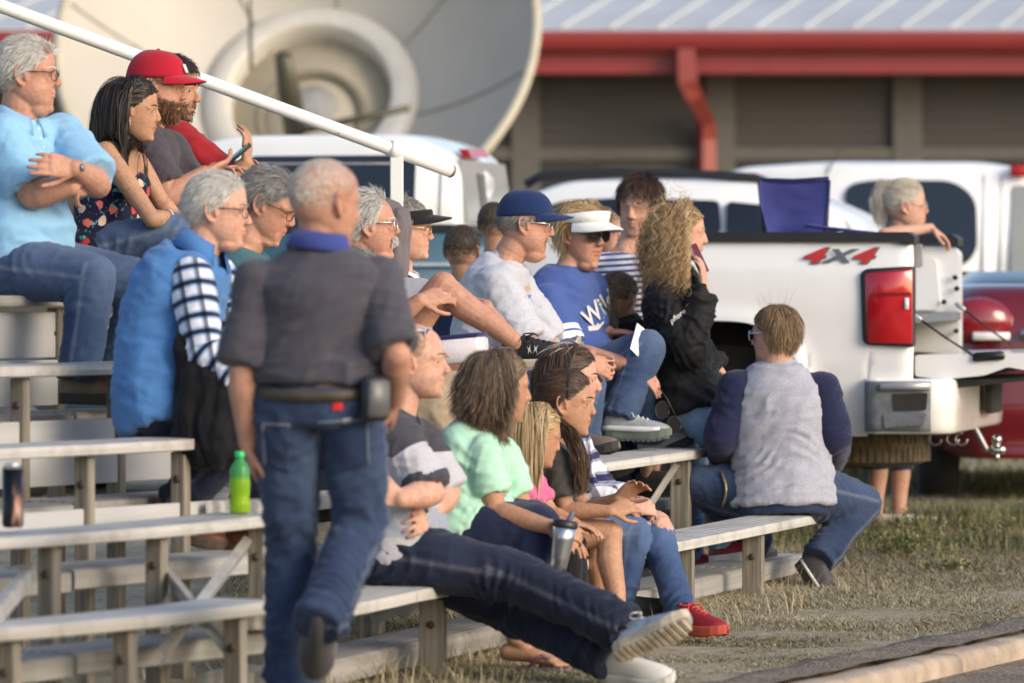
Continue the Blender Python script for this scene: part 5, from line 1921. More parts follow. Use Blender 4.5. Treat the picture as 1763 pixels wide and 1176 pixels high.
def build_background():
    gl = glass_dark()
    blk = simple('black_plastic', (.016, .016, .018), .45, var=.2)
    # --- blue pickup under a white topper (left)
    B = Veh(788, 31.5, 10)
    tz = lambda a, b, w=0: B.tz(a, b, w)
    wt = paint('topper_white', (.78, .78, .76)); bl = paint('pickup_blue', (.030, .085, .13), .3)
    t0 = tz(285, 400)[0]
    zr = tz(788, 390)[1]; zt = tz(700, 228)[1]
    out = rounded([(t0, zr), (t0 + .05, zt - .10), (t0 + .3, zt - .01), (-.28, zt), (-.02, zt - .14), (.0, zr)], [.02, .2, .2, .25, .2, .02], 6)
    root, wz = box_car('camper_pickup', 'dark blue pickup with a white topper and tinted side window behind the handrail', B, [(t0 - 1.6, .45), (t0 - 1.6, 1.0), (t0 - .5, 1.15), (t0 - .4, zr - .02), (0, zr - .03), (.05, .6), (0, .45)], 1.85, 3.0, bl, [], wheels=((-1.0, .45, .38), (t0 - .9, .45, .38)), cat='pickup truck', inset=.03)
    sp = Soup()
    P = np.array(out); n = len(P); st = [(0.03, .04), (.04, .015), (.08, 0), (.5, -.02), (.92, 0), (.97, .04)]
    c = P.mean(0); v = []
    top = P[:, 1].max()
    wq = lambda z: .10 * max(0, z - zr) / (top - zr)
    for u, ins in st:
        for q in P:
            d = q - c; k = q - d / np.linalg.norm(d) * ins
            tp = wq(q[1]); v.append(B.pt(k[0], tp + u * (1.85 - 2 * tp), k[1]))
    m = len(st)
    sp.add(v, [(i * n + j, i * n + (j + 1) % n, (i + 1) * n + (j + 1) % n, (i + 1) * n + j) for i in range(m - 1) for j in range(n)] + [tuple(range(n))[::-1], tuple((m - 1) * n + j for j in range(n))])
    tp = sp.obj('topper', wt, root)
    def pane(name, poly, mat, k, par, w=None):
        q = np.array(poly); mm = len(q)
        a = [B.pt(t, .055 + wq(z) + k, z) for t, z in q]; b = [B.pt(t, .055 + wq(z) + k + .03, z) for t, z in q]
        s2 = Soup(); s2.add(a + b, [tuple(range(mm))[::-1], tuple(range(mm, 2 * mm))] + [(j, (j + 1) % mm, mm + (j + 1) % mm, mm + j) for j in range(mm)])
        return s2.obj(name, mat, par, smooth=False)
    pane('side_window', rounded([tz(418, 391), tz(424, 268), tz(700, 266), tz(709, 280), tz(709, 391)], .03), gl, -.012, tp)
    sp = Soup()
    for q in (tz(754, 320)[0],):
        sp.tube([B.pt(q, .05 + wq(z), z) for z in np.linspace(zr + .03, zt - .22, 5)], .006, 6)
    sp.tube([B.pt(t, .055 + wq(zt - .17) - .01, zt - .17) for t in np.linspace(t0 + .2, -.35, 6)], .006, 6)
    sp.obj('seam', simple('seam_grey', (.35, .35, .36), .6), tp)
    # tail window and lamp on the rear face
    rear = lambda w, z: B.pt(.012 - .04 * max(0, (z - zr) / (top - zr)) ** 3 * 3, w, z)
    zA, zB = tz(788, 388)[1], tz(788, 268)[1]
    def rearp(name, ws, zs, mat, out=.02, par=tp):
        a = [rear(w, z) + B.r * out for w, z in zip(ws, zs)]; b = [p - B.r * .05 for p in a]
        mm = len(a); s2 = Soup(); s2.add(a + b, [tuple(range(mm)), tuple(range(mm, 2 * mm))[::-1]] + [(j, mm + j, mm + (j + 1) % mm, (j + 1) % mm) for j in range(mm)])
        return s2.obj(name, mat, par, smooth=False)
    rearp('tail_window', (.18, 1.62, 1.60, .22), (zA + .02, zA + .02, zB - .02, zB - .02), simple('grey_glass', (.30, .31, .30), .2, var=.1, scale=2), .016)
    rearp('window_post', (.62, .80, .80, .62), (zA + .03, zA + .03, zB - .09, zB - .09), simple('dark_frame', (.10, .095, .085), .4), .0185)
    o = rearp('brake_lamp', (.36, .95, .92, .34), (zB - .005, zB + .01, zt - .075, zt - .085), simple('lamp_red', (.40, .015, .02), .2), .05)
    sp = Soup(); B.slab(sp, [(t0 - .1, zr - .035), (t0 - .1, zr + .01), (.02, zr + .01), (.02, zr - .035)], .0, 1.85); sp.obj('bed_rail', blk, root, smooth=False)
    sp = Soup(); B.slab(sp, [(t0, zr - .22), (t0, zr - .20), (.04, zr - .20), (.04, zr - .22)], -.012, .0); sp.obj('side_stripe', simple('pale_stripe', (.45, .52, .55), .4), root, smooth=False)
    cab = Soup(); B.slab(cab, rounded([(t0 - .5, 1.15), (t0 - .55, zr - .1), (t0 - .15, zr + .40), (t0 + .02, zr + .40), (t0 + .02, 1.15)], .1), .1, 1.75, .06)
    cab.obj('cab', bl, root)
    # --- white estate car with roof rails (middle)
    S = Veh(1492, 34.5, 9)
    tz = lambda a, b, w=0: S.tz(a, b, w)
    ws = paint('estate_white', (.78, .78, .77))
    out = rounded([tz(760, 560), tz(770, 420), tz(860, 352), tz(960, 310), tz(1130, 303), tz(1310, 312), tz(1395, 336), tz(1475, 372), tz(1500, 420), tz(1500, 560)], .12, 5)
    out = [(t, z) for t, z in out]
    belt = tz(1200, 400)[1]
    wins = [('window', rounded([tz(900, 398), tz(905, 368), tz(965, 345), tz(1070, 340), tz(1070, 400)], .04), gl, -.004),
            ('window', rounded([tz(1076, 400), tz(1076, 340), tz(1235, 345), tz(1242, 402)], .04), gl, -.004),
            ('window', rounded([tz(1250, 402), tz(1248, 346), tz(1310, 352), tz(1440, 395), tz(1450, 404)], .04), gl, -.004)]
    root, wz = box_car('estate_car', 'white estate car with a dark roof rail, parked behind the pickup bed', S, out, 1.8, belt, ws, wins, wheels=((tz(1400, 560)[0], .42, .34), (tz(860, 560)[0], .42, .34)), taper=.17, inset=.06)
    for w in (.24, 1.56):
        sp = Soup(); sp.tube([S.px(a, b, w) for a, b in ((905, 318), (930, 304), (1060, 297), (1200, 300), (1300, 306), (1330, 317))], .030, 10)
        sp.obj('roof_rail', blk, root)
    # --- second white pickup with a topper (right, further back)
    Q = Veh(1850, 40, 8)
    tz = lambda a, b, w=0: Q.tz(a, b, w)
    wq2 = paint('camper_white', (.80, .80, .79))
    belt = tz(1600, 470)[1]
    out = rounded([tz(1180, 620), tz(1190, 500), tz(1205, 320), tz(1262, 287), tz(1420, 276), tz(1700, 277), tz(1800, 300), tz(1850, 400), tz(1850, 620)], .16, 6)
    wins = [('side_window', rounded([tz(1462, 458), tz(1452, 318), tz(1500, 309), tz(1640, 310), tz(1680, 340), tz(1683, 430), tz(1662, 458)], .12), gl, -.005),
            ('door_seam', [tz(1692, 500), tz(1692, 300), tz(1694, 300), tz(1694, 500)], simple('seam_grey', (.35, .35, .36), .6), -.004),
            ('door_seam', [tz(1722, 500), tz(1722, 300), tz(1724, 300), tz(1724, 500)], simple('seam_grey', (.35, .35, .36), .6), -.004),
            ('rear_quarter_glass', rounded([tz(1740, 470), tz(1740, 318), tz(1800, 322), tz(1800, 470)], .05), simple('grey_glass', (.30, .31, .30), .2, var=.1, scale=2), -.005)]
    root, wz = box_car('camper_van', 'tall white van with a big dark side window beyond the tailgate', Q, out, 1.9, belt, wq2, wins, wheels=((tz(1720, 600)[0], .45, .36), (tz(1260, 600)[0], .45, .36)), taper=.12, cat='van', inset=.05)
    sp = Soup(); sp.box(Q.px(1756, 294, .06), Q.ax, (.07, .03, .04), .01); sp.obj('high_tail_lamp', simple('lamp_red', (.40, .015, .02), .2), root)
    sp = Soup(); a = Q.px(1423, 300, .1); sp.tube([a, a + V(.05, 0, .1), a + V(.10, 0, .18)], .006, 6); sp.obj('aerial', blk, root)
    # --- red car at the right edge, its tail towards us
    D = 30.6
    rc = empty('red_car', W(1880, 700, D + 2) * V(1, 1, 0), 'shiny dark red car seen from behind past the lowered tailgate', 'car')
    rm = paint('car_red', (.13, .007, .012), .18)
    sp = Soup()
    c0 = W(1885, 640, D)
    cx = c0[0]
    prof = [(.36, -.0, .78), (.40, .05, .84), (.52, .0, .88), (.66, -.02, .90), (.80, .03, .90), (.92, .0, .89), (1.06, .02, .86), (1.20, .06, .82), (1.27, .14, .78), (1.30, .5, .74)]
    # rear face as stacked sections, depth 4.2 m
    n = 40
    C, ra, rb = [], [], []
    for z, dy, hw in prof:
        C.append(V(cx, D + dy + 2.1, z)); ra.append(hw); rb.append(2.1)
    sp.rings(C, V(1, 0, 0), V(0, 1, 0), ra, rb, 48, sq=.30)
    sp.obj('body', rm, rc)
    sp = Soup(); sp.rings([V(cx, D + 2.5, 1.24), V(cx, D + 2.55, 1.31), V(cx, D + 2.6, 1.37)], V(1, 0, 0), V(0, 1, 0), [.66, .58, .50], [1.35, 1.0, .75], 36, sq=.4); sp.obj('cabin', gl, rc)
    for sg, nm in ((-1, 'tail_lamp'), (1, 'tail_lamp')):
        sp = Soup()
        x0 = cx + sg * .62
        sp.ell(V(x0, D + .06, 1.10), np.eye(3), (.19, .10, .13), 24, 14)
        lamp = sp.obj(nm, simple('lamp_lens_red', (.22, .012, .018), .1, coat=.8), rc)
        sp = Soup(); sp.box(V(x0 + sg * -.06, D - .03, 1.02), np.eye(3), (.10, .012, .022), .005); sp.obj('clear_strip', simple('clear_lens', (.8, .76, .74), .2), lamp)
    sp = Soup(); sp.box(V(cx, D - .015, 1.03), np.eye(3), (.40, .012, .028), .006); sp.obj('chrome_bar', simple('chrome', (.6, .58, .55), .15, .95), rc)
    for sg in (-1, 1):
        sp = Soup(); sp.rings([V(cx + sg * .78 - .1, D + .9, .40), V(cx + sg * .78 + .1, D + .9, .40)], V(0, 1, 0), Z, [.33] * 2, [.33] * 2, 30); sp.obj('wheel', simple('tyre_rubber', (.022, .020, .018), .85), rc)

    # --- dish antenna
    D = 48.0
    s = D / F
    cz = H + (YH - 58) * s
    C = V((510 - 881.5) * s, D, cz)
    tilt, az = R(31), R(-6)
    ax = nrm(V(math.sin(az) * math.cos(tilt), -math.cos(az) * math.cos(tilt), math.sin(tilt)))
    e1 = nrm(np.cross(Z, ax)) * -1; e2 = np.cross(ax, e1); e2 = e2 if e2[2] > 0 else -e2
    Rd, dep = 415 * s, 1.30
    vert = C - ax * dep
    root = empty('satellite_dish', V(C[0], C[1] + 1.5, 0), 'huge cream satellite dish looming behind the crowd', 'satellite dish')
    cream = simple('dish_cream', (.45, .42, .365), .55, var=.06, scale=1.5)
    sp = Soup()
    rr = np.linspace(0, 1, 22); nn = 96
    def dp(r, th, off=0):
        return vert + ax * (dep * r * r + off) + (e1 * math.cos(th) + e2 * math.sin(th)) * Rd * r
    v, f = [], []
    for off in (0, -.05):
        for r in rr:
            for j in range(nn):
                v.append(dp(max(r, .001), 2 * math.pi * j / nn, off))
    m = len(rr) * nn
    for i in range(len(rr) - 1):
        for j in range(nn):
            j2 = (j + 1) % nn
            f.append((i * nn + j, (i + 1) * nn + j, (i + 1) * nn + j2, i * nn + j2))
            f.append((m + i * nn + j, m + i * nn + j2, m + (i + 1) * nn + j2, m + (i + 1) * nn + j))
    link_mesh('reflector', np.array(v), f, cream, root)
    sp = Soup(); sp.tube([dp(1.0, t) for t in np.linspace(0, 2 * math.pi, 97)], .045, 10, close=False); sp.obj('rim', simple('dish_rim', (.47, .42, .32), .6, var=.08), root)
    sp = Soup()
    for k in range(8):
        th = 2 * math.pi * (k + .22) / 8
        sp.tube([dp(r, th, .006) for r in np.linspace(.34, .99, 10)], .014, 6)
    sp.obj('panel_seam', simple('dish_seam', (.33, .305, .25), .7), root)
    # sunlit crescent of the reflector modelled as a raised paler ring, then the recessed hub with a ring and feed
    pale = simple('dish_sunlit', (.57, .54, .475), .4, var=.05)
    sp = Soup()
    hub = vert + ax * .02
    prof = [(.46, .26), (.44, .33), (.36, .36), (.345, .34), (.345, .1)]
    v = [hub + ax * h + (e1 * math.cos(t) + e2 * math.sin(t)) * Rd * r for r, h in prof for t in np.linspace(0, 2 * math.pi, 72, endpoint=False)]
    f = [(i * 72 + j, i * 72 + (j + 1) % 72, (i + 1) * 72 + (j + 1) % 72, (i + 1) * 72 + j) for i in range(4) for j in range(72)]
    link_mesh('sunlit_ring', np.array(v), f, pale, root)
    sp = Soup(); sp.rings([hub + ax * .12, hub + ax * .13], e1, e2, [Rd * .345] * 2, [Rd * .345] * 2, 60); sp.obj('hub_plate', simple('hub_tan', (.46, .40, .29), .6, var=.1, scale=3), root)
    sp = Soup(); sp.tube([hub + ax * .16 + (e1 * math.cos(t) + e2 * math.sin(t)) * Rd * .22 - e2 * .12 for t in np.linspace(0, 2 * math.pi, 60)], .035, 8, close=False); sp.obj('hub_ring', simple('hub_dark', (.22, .19, .13), .6), root)
    fe = simple('feed_bronze', (.09, .085, .055), .5, .3)
    sp = Soup(); a, b = W(488, 98, D - .9), W(508, 225, D - .3); sp.tube([a, (a + b) / 2, b], [.07, .10, .10], 14); sp.obj('feed_horn', fe, root)
    sp = Soup(); sp.tube([W(520, 225, D - .5), W(705, 186, D - .6)], .030, 8); sp.obj('feed_strut', fe, root)
    sp = Soup(); sp.tube([W(430, 0, D - 1.1), W(432, 120, D - .7)], .014, 8); sp.obj('feed_strut', fe, root)
    sp = Soup(); sp.cap(V(vert[0], vert[1] + .5, 0), V(vert[0], vert[1] + .4, 2.2), .22, .18); sp.cap(V(vert[0], vert[1] + .4, 2.2), vert - ax * .05, .18, .30); sp.obj('pedestal', simple('pedestal_grey', (.30, .29, .27), .6), root)

    # --- long metal-sided building with a red gutter
    D = 62.0
    s = D / F
    X = lambda px: (px - 881.5) * s
    Zp = lambda py: H + (YH - py) * s
    root = empty('metal_building', V(X(1000), D + 6, 0), 'long brown metal building with a red gutter and pale ribbed roof', 'building')
    wallm, nt, ln, bs = newmat('brown_siding')
    tc = node(nt, 'ShaderNodeTexCoord'); sx = node(nt, 'ShaderNodeSeparateXYZ'); ln.new(tc.outputs['Object'], sx.inputs[0])
    wv = node(nt, 'ShaderNodeTexWave', i_Scale=2.6, i_Distortion=.0); wv.bands_direction = 'Z'; ln.new(tc.outputs['Object'], wv.inputs['Vector'])
    nz = node(nt, 'ShaderNodeTexNoise', i_Scale=.5, i_Detail=4.0); ln.new(tc.outputs['Object'], nz.inputs['Vector'])
    r1 = ramp(nt, [(.3, (.052, .047, .040)), (.7, (.070, .062, .052))]); ln.new(nz.outputs[0], r1.inputs[0])
    ln.new(r1.outputs[0], bs.inputs['Base Color']); bs.inputs['Roughness'].default_value = .7
    bp = node(nt, 'ShaderNodeBump', i_Strength=.5, i_Distance=.02); ln.new(wv.outputs[0], bp.inputs['Height']); ln.new(bp.outputs[0], bs.inputs['Normal'])
    sp = Soup(); sp.box(V(X(881), D + 5.2, 2.02), np.eye(3), (14, 4.2, 2.02)); sp.obj('wall', wallm, root, smooth=False)
    pil = simple('pilaster', (.105, .096, .080), .7, var=.1)
    for px in (905, 1245, 1572, 1900, 580, 250, -80):
        sp = Soup(); sp.box(V(X(px), D + .95, 2.0), np.eye(3), (.16, .05, 2.0), .01); sp.obj('pilaster', pil, root, smooth=False)
    sp = Soup(); sp.box(V(X(881), D + .96, Zp(262)), np.eye(3), (14, .04, .07), .01); sp.obj('sill_band', pil, root, smooth=False)
    for px in (970, 1330, 1640):
        sp = Soup(); sp.box(V(X(px), D + .97, Zp(300)), np.eye(3), (.42, .02, .18), .005); sp.obj('window', glass_dark(), root, smooth=False)
    redm = simple('gutter_red', (.235, .026, .024), .45, var=.08, scale=2)
    # eave: fascia and gutter trough
    z0, z1 = Zp(114), Zp(52)
    sp = Soup(); sp.box(V(X(881), D + .24, (z0 + z1) / 2 - .11), np.eye(3), (14.2, .10, (z1 - z0) / 2 - .03), .01); sp.obj('fascia', redm, root, smooth=False)
    sp = Soup(); n = 2
    th = np.linspace(math.pi, 2 * math.pi, 12)
    pr = [(-.11, .11), (-.12, .11), (-.12, .02), (-.09, -.06), (-.03, -.11), (.10, -.11), (.10, -.10), (-.02, -.10), (-.08, -.05), (-.105, .02), (-.105, .11)]
    v = [V(x, D + .02 + a, z1 - .12 + b) for x in (X(881) - 14.2, X(881) + 14.2) for a, b in pr]
    k = len(pr); sp.add(v, [(j, (j + 1) % k, k + (j + 1) % k, k + j) for j in range(k)]); sp.obj('gutter', redm, root, smooth=False)
    sp = Soup()
    a = [W(1181, 84, D - .05), W(1184, 140, D - .05), W(1192, 160, D), W(1216, 205, D + .7), W(1216, 240, D + .82), W(1216, 420, D + .82)]
    sp.tube(a, [.13, .15, .13, .11, .115, .115], 4, up=(.7, -.7, 0)); sp.obj('downspout', simple('downspout_red', (.26, .045, .036), .5, var=.1), root, smooth=False)
    # ribbed roof, climbing away from the eave
    roofm = simple('roof_metal', (.52, .53, .53), .4, .15, .08, 1.2)
    ez = z1 + .01
    rise = math.tan(R(17))
    sp = Soup()
    sp.add([V(X(881) - 14.4, D - .06, ez), V(X(881) + 14.4, D - .06, ez), V(X(881) + 14.4, D + 5.5, ez + 5.5 * rise), V(X(881) - 14.4, D + 5.5, ez + 5.5 * rise),
            V(X(881) - 14.4, D - .06, ez - .03), V(X(881) + 14.4, D - .06, ez - .03), V(X(881) + 14.4, D + 5.5, ez + 5.5 * rise - .03), V(X(881) - 14.4, D + 5.5, ez + 5.5 * rise - .03)],
           [(0, 1, 2, 3), (7, 6, 5, 4), (0, 4, 5, 1), (3, 2, 6, 7), (0, 3, 7, 4), (1, 5, 6, 2)])
    for i in range(-28, 29):
        x = X(881) + i * .53
        k = 2.4
        sp.add([V(x - .03, D - .07, ez + .002), V(x + .03, D - .07, ez + .002), V(x, D - .07, ez + .032), V(x + k - .03, D + 5.5, ez + 5.5 * rise + .002), V(x + k + .03, D + 5.5, ez + 5.5 * rise + .002), V(x + k, D + 5.5, ez + 5.5 * rise + .032)],
               [(0, 1, 2), (3, 5, 4), (0, 3, 4, 1), (1, 4, 5, 2), (2, 5, 3, 0)])
    sp.obj('roof', roofm, root, smooth=False)

# ---------------------------------------------------------------- patterned cloths
def banded(name, stops, attr='pu', scale=1.0, interp='CONSTANT', rough=.9):
    """colour bands by the metre attribute pu (distance along the garment)"""
    m = cloth(name, (.5, .5, .5))
    nt, ln = m.node_tree.nodes, m.node_tree.links
    bs = nt['Principled BSDF']
    at = node(nt, 'ShaderNodeAttribute', attribute_name=attr)
    mu = node(nt, 'ShaderNodeMath', operation='MULTIPLY'); ln.new(at.outputs['Fac'], mu.inputs[0]); mu.inputs[1].default_value = scale
    rp = ramp(nt, stops, interp); ln.new(mu.outputs[0], rp.inputs[0])
    tc = node(nt, 'ShaderNodeTexCoord'); nz = node(nt, 'ShaderNodeTexNoise', i_Scale=160.0); ln.new(tc.outputs['Object'], nz.inputs['Vector'])
    r2 = ramp(nt, [(.3, (.88,) * 3), (.7, (1.1,) * 3)]); ln.new(nz.outputs[0], r2.inputs[0])
    ln.new(mixc(nt, ln, rp.outputs[0], r2.outputs[0], 1.0, 'MULTIPLY'), bs.inputs['Base Color'])
    return m

def striped(name, a, b, period, duty=.45):
    m = cloth(name, (.5, .5, .5))
    nt, ln = m.node_tree.nodes, m.node_tree.links
    bs = nt['Principled BSDF']
    at = node(nt, 'ShaderNodeAttribute', attribute_name='pu')
    d = node(nt, 'ShaderNodeMath', operation='DIVIDE'); ln.new(at.outputs['Fac'], d.inputs[0]); d.inputs[1].default_value = period
    fr = node(nt, 'ShaderNodeMath', operation='FRACT'); ln.new(d.outputs[0], fr.inputs[0])
    rp = ramp(nt, [(0, a), (1 - duty - .04, a), (1 - duty + .04, b), (.97, b)]); ln.new(fr.outputs[0], rp.inputs[0])
    ln.new(rp.outputs[0], bs.inputs['Base Color'])
    return m

def plaid(name, ground, dark, mid, period=.075):
    m = cloth(name, ground)
    nt, ln = m.node_tree.nodes, m.node_tree.links
    bs = nt['Principled BSDF']
    outs = []
    for a in ('pu', 'pv'):
        at = node(nt, 'ShaderNodeAttribute', attribute_name=a)
        d = node(nt, 'ShaderNodeMath', operation='DIVIDE'); ln.new(at.outputs['Fac'], d.inputs[0]); d.inputs[1].default_value = period
        ad = node(nt, 'ShaderNodeMath', operation='ADD'); ln.new(d.outputs[0], ad.inputs[0]); ad.inputs[1].default_value = 20.0
        fr = node(nt, 'ShaderNodeMath', operation='FRACT'); ln.new(ad.outputs[0], fr.inputs[0])
        outs.append(fr.outputs[0])
    W_ = (1, 1, 1)
    r1 = ramp(nt, [(0, W_), (.38, W_), (.42, mid), (.52, mid), (.54, dark), (.80, dark), (.83, mid), (.93, mid), (.95, W_)], 'LINEAR')
    r2 = ramp(nt, [(0, W_), (.44, W_), (.47, mid), (.56, mid), (.58, dark), (.80, dark), (.83, W_)], 'LINEAR')
    ln.new(outs[0], r1.inputs[0]); ln.new(outs[1], r2.inputs[0])
    a = mixc(nt, ln, ground, r1.outputs[0], 1.0, 'MULTIPLY')
    b = mixc(nt, ln, a, r2.outputs[0], .8, 'MULTIPLY')
    ln.new(b, bs.inputs['Base Color'])
    return m

def floral(name):
    m = cloth(name, (.012, .012, .035))
    nt, ln = m.node_tree.nodes, m.node_tree.links
    bs = nt['Principled BSDF']
    tc = node(nt, 'ShaderNodeTexCoord')
    nz = node(nt, 'ShaderNodeTexNoise', i_Scale=30.0, i_Detail=3.0); ln.new(tc.outputs['Object'], nz.inputs['Vector'])
    vm = mixc(nt, ln, tc.outputs['Object'], nz.outputs['Color'], .045)
    vo = node(nt, 'ShaderNodeTexVoronoi', i_Scale=24.0); ln.new(vm, vo.inputs['Vector'])
    sp = node(nt, 'ShaderNodeSeparateColor'); ln.new(vo.outputs['Color'], sp.inputs[0])
    pick = ramp(nt, [(0, (.55, .05, .05)), (.28, (.70, .16, .12)), (.5, (.72, .50, .38)), (.62, (.10, .40, .38)), (.8, (.012, .012, .035))], 'CONSTANT')
    ln.new(sp.outputs[0], pick.inputs[0])
    msk = ramp(nt, [(.40, (1, 1, 1)), (.44, (0, 0, 0))]); ln.new(vo.outputs['Distance'], msk.inputs[0])
    v2 = node(nt, 'ShaderNodeTexVoronoi', i_Scale=60.0); ln.new(vm, v2.inputs['Vector'])
    m2 = ramp(nt, [(.20, (1, 1, 1)), (.24, (0, 0, 0))]); ln.new(v2.outputs['Distance'], m2.inputs[0])
    base = mixc(nt, ln, (.012, .012, .035), (.08, .32, .32), m2.outputs[0])
    ln.new(mixc(nt, ln, base, pick.outputs[0], msk.outputs[0]), bs.inputs['Base Color'])
    return m

def bvh_of(co, fa):
    return BVHTree.FromPolygons([tuple(c) for c in co], [tuple(map(int, f)) for f in fa])

CAM = Vector((0, 0, H))
def hit(bvh, px, py, off=.004):
    d = (Vector(W(px, py, 20.0)) - CAM).normalized()
    loc, no, i, dist = bvh.ray_cast(CAM, d)
    if loc is None:
        return None
    return np.array(loc - d * off)

def patch(bvh, quad, name, mat, parent, nx=8, ny=8, off=.005):
    """a sewn-on piece lying on a garment; quad: four picture points, clockwise"""
    q = np.array(quad, float)
    g = {}
    v, f = [], []
    for i in range(nx + 1):
        for j in range(ny + 1):
            a, b = i / nx, j / ny
            p = (q[0] * (1 - a) + q[1] * a) * (1 - b) + (q[3] * (1 - a) + q[2] * a) * b
            h = hit(bvh, p[0], p[1], off)
            if h is not None:
                g[i, j] = len(v); v.append(h)
    for i in range(nx):
        for j in range(ny):
            c = [(i, j), (i + 1, j), (i + 1, j + 1), (i, j + 1)]
            if all(k in g for k in c):
                f.append(tuple(g[k] for k in c))
    if not f: return None
    n = len(v)
    back = [p + nrm(p - np.array(CAM)) * (off * .95) for p in v]
    edges = {}
    for q4 in f:
        for a, b in zip(q4, q4[1:] + q4[:1]):
            if (b, a) in edges: edges.pop((b, a))
            else: edges[a, b] = 1
    f2 = f + [tuple(n + k for k in q4[::-1]) for q4 in f] + [(b, a, n + a, n + b) for a, b in edges]
    return link_mesh(name, np.array(v + back), f2, mat, parent)

def mark(bvh, polys, name, mat, parent, off=.004):
    """flat printed shapes (lists of picture points) laid on a garment"""
    sp = Soup()
    for poly in polys:
        h = [hit(bvh, a, b, off) for a, b in poly]
        if any(x is None for x in h): continue
        sp.add(h, [tuple(range(len(h)))])
    if sp.n: return sp.obj(name, mat, parent, smooth=False)

def word(bvh, body, px, py, size, name, mat, parent, shear=.2, rot=0.0, sx=1.0, off=.005):
    v, f = text_mesh(body, size, shear, 0, bold=size * .02)
    c, s = math.cos(R(rot)), math.sin(R(rot))
    pts = []
    for a, b, _ in v:
        a *= sx
        x, y = a * c - b * s, a * s + b * c
        pts.append(hit(bvh, px + x, py - y, off))
    f = [q for q in f if all(pts[i] is not None for i in q)]
    pts = [p if p is not None else V(0, 20, 0) for p in pts]
    if f:
        used = sorted({i for q in f for i in q}); mp = {k: i for i, k in enumerate(used)}
        return link_mesh(name, np.array([pts[i] for i in used]), [tuple(mp[i] for i in q) for q in f], mat, parent, smooth=False)

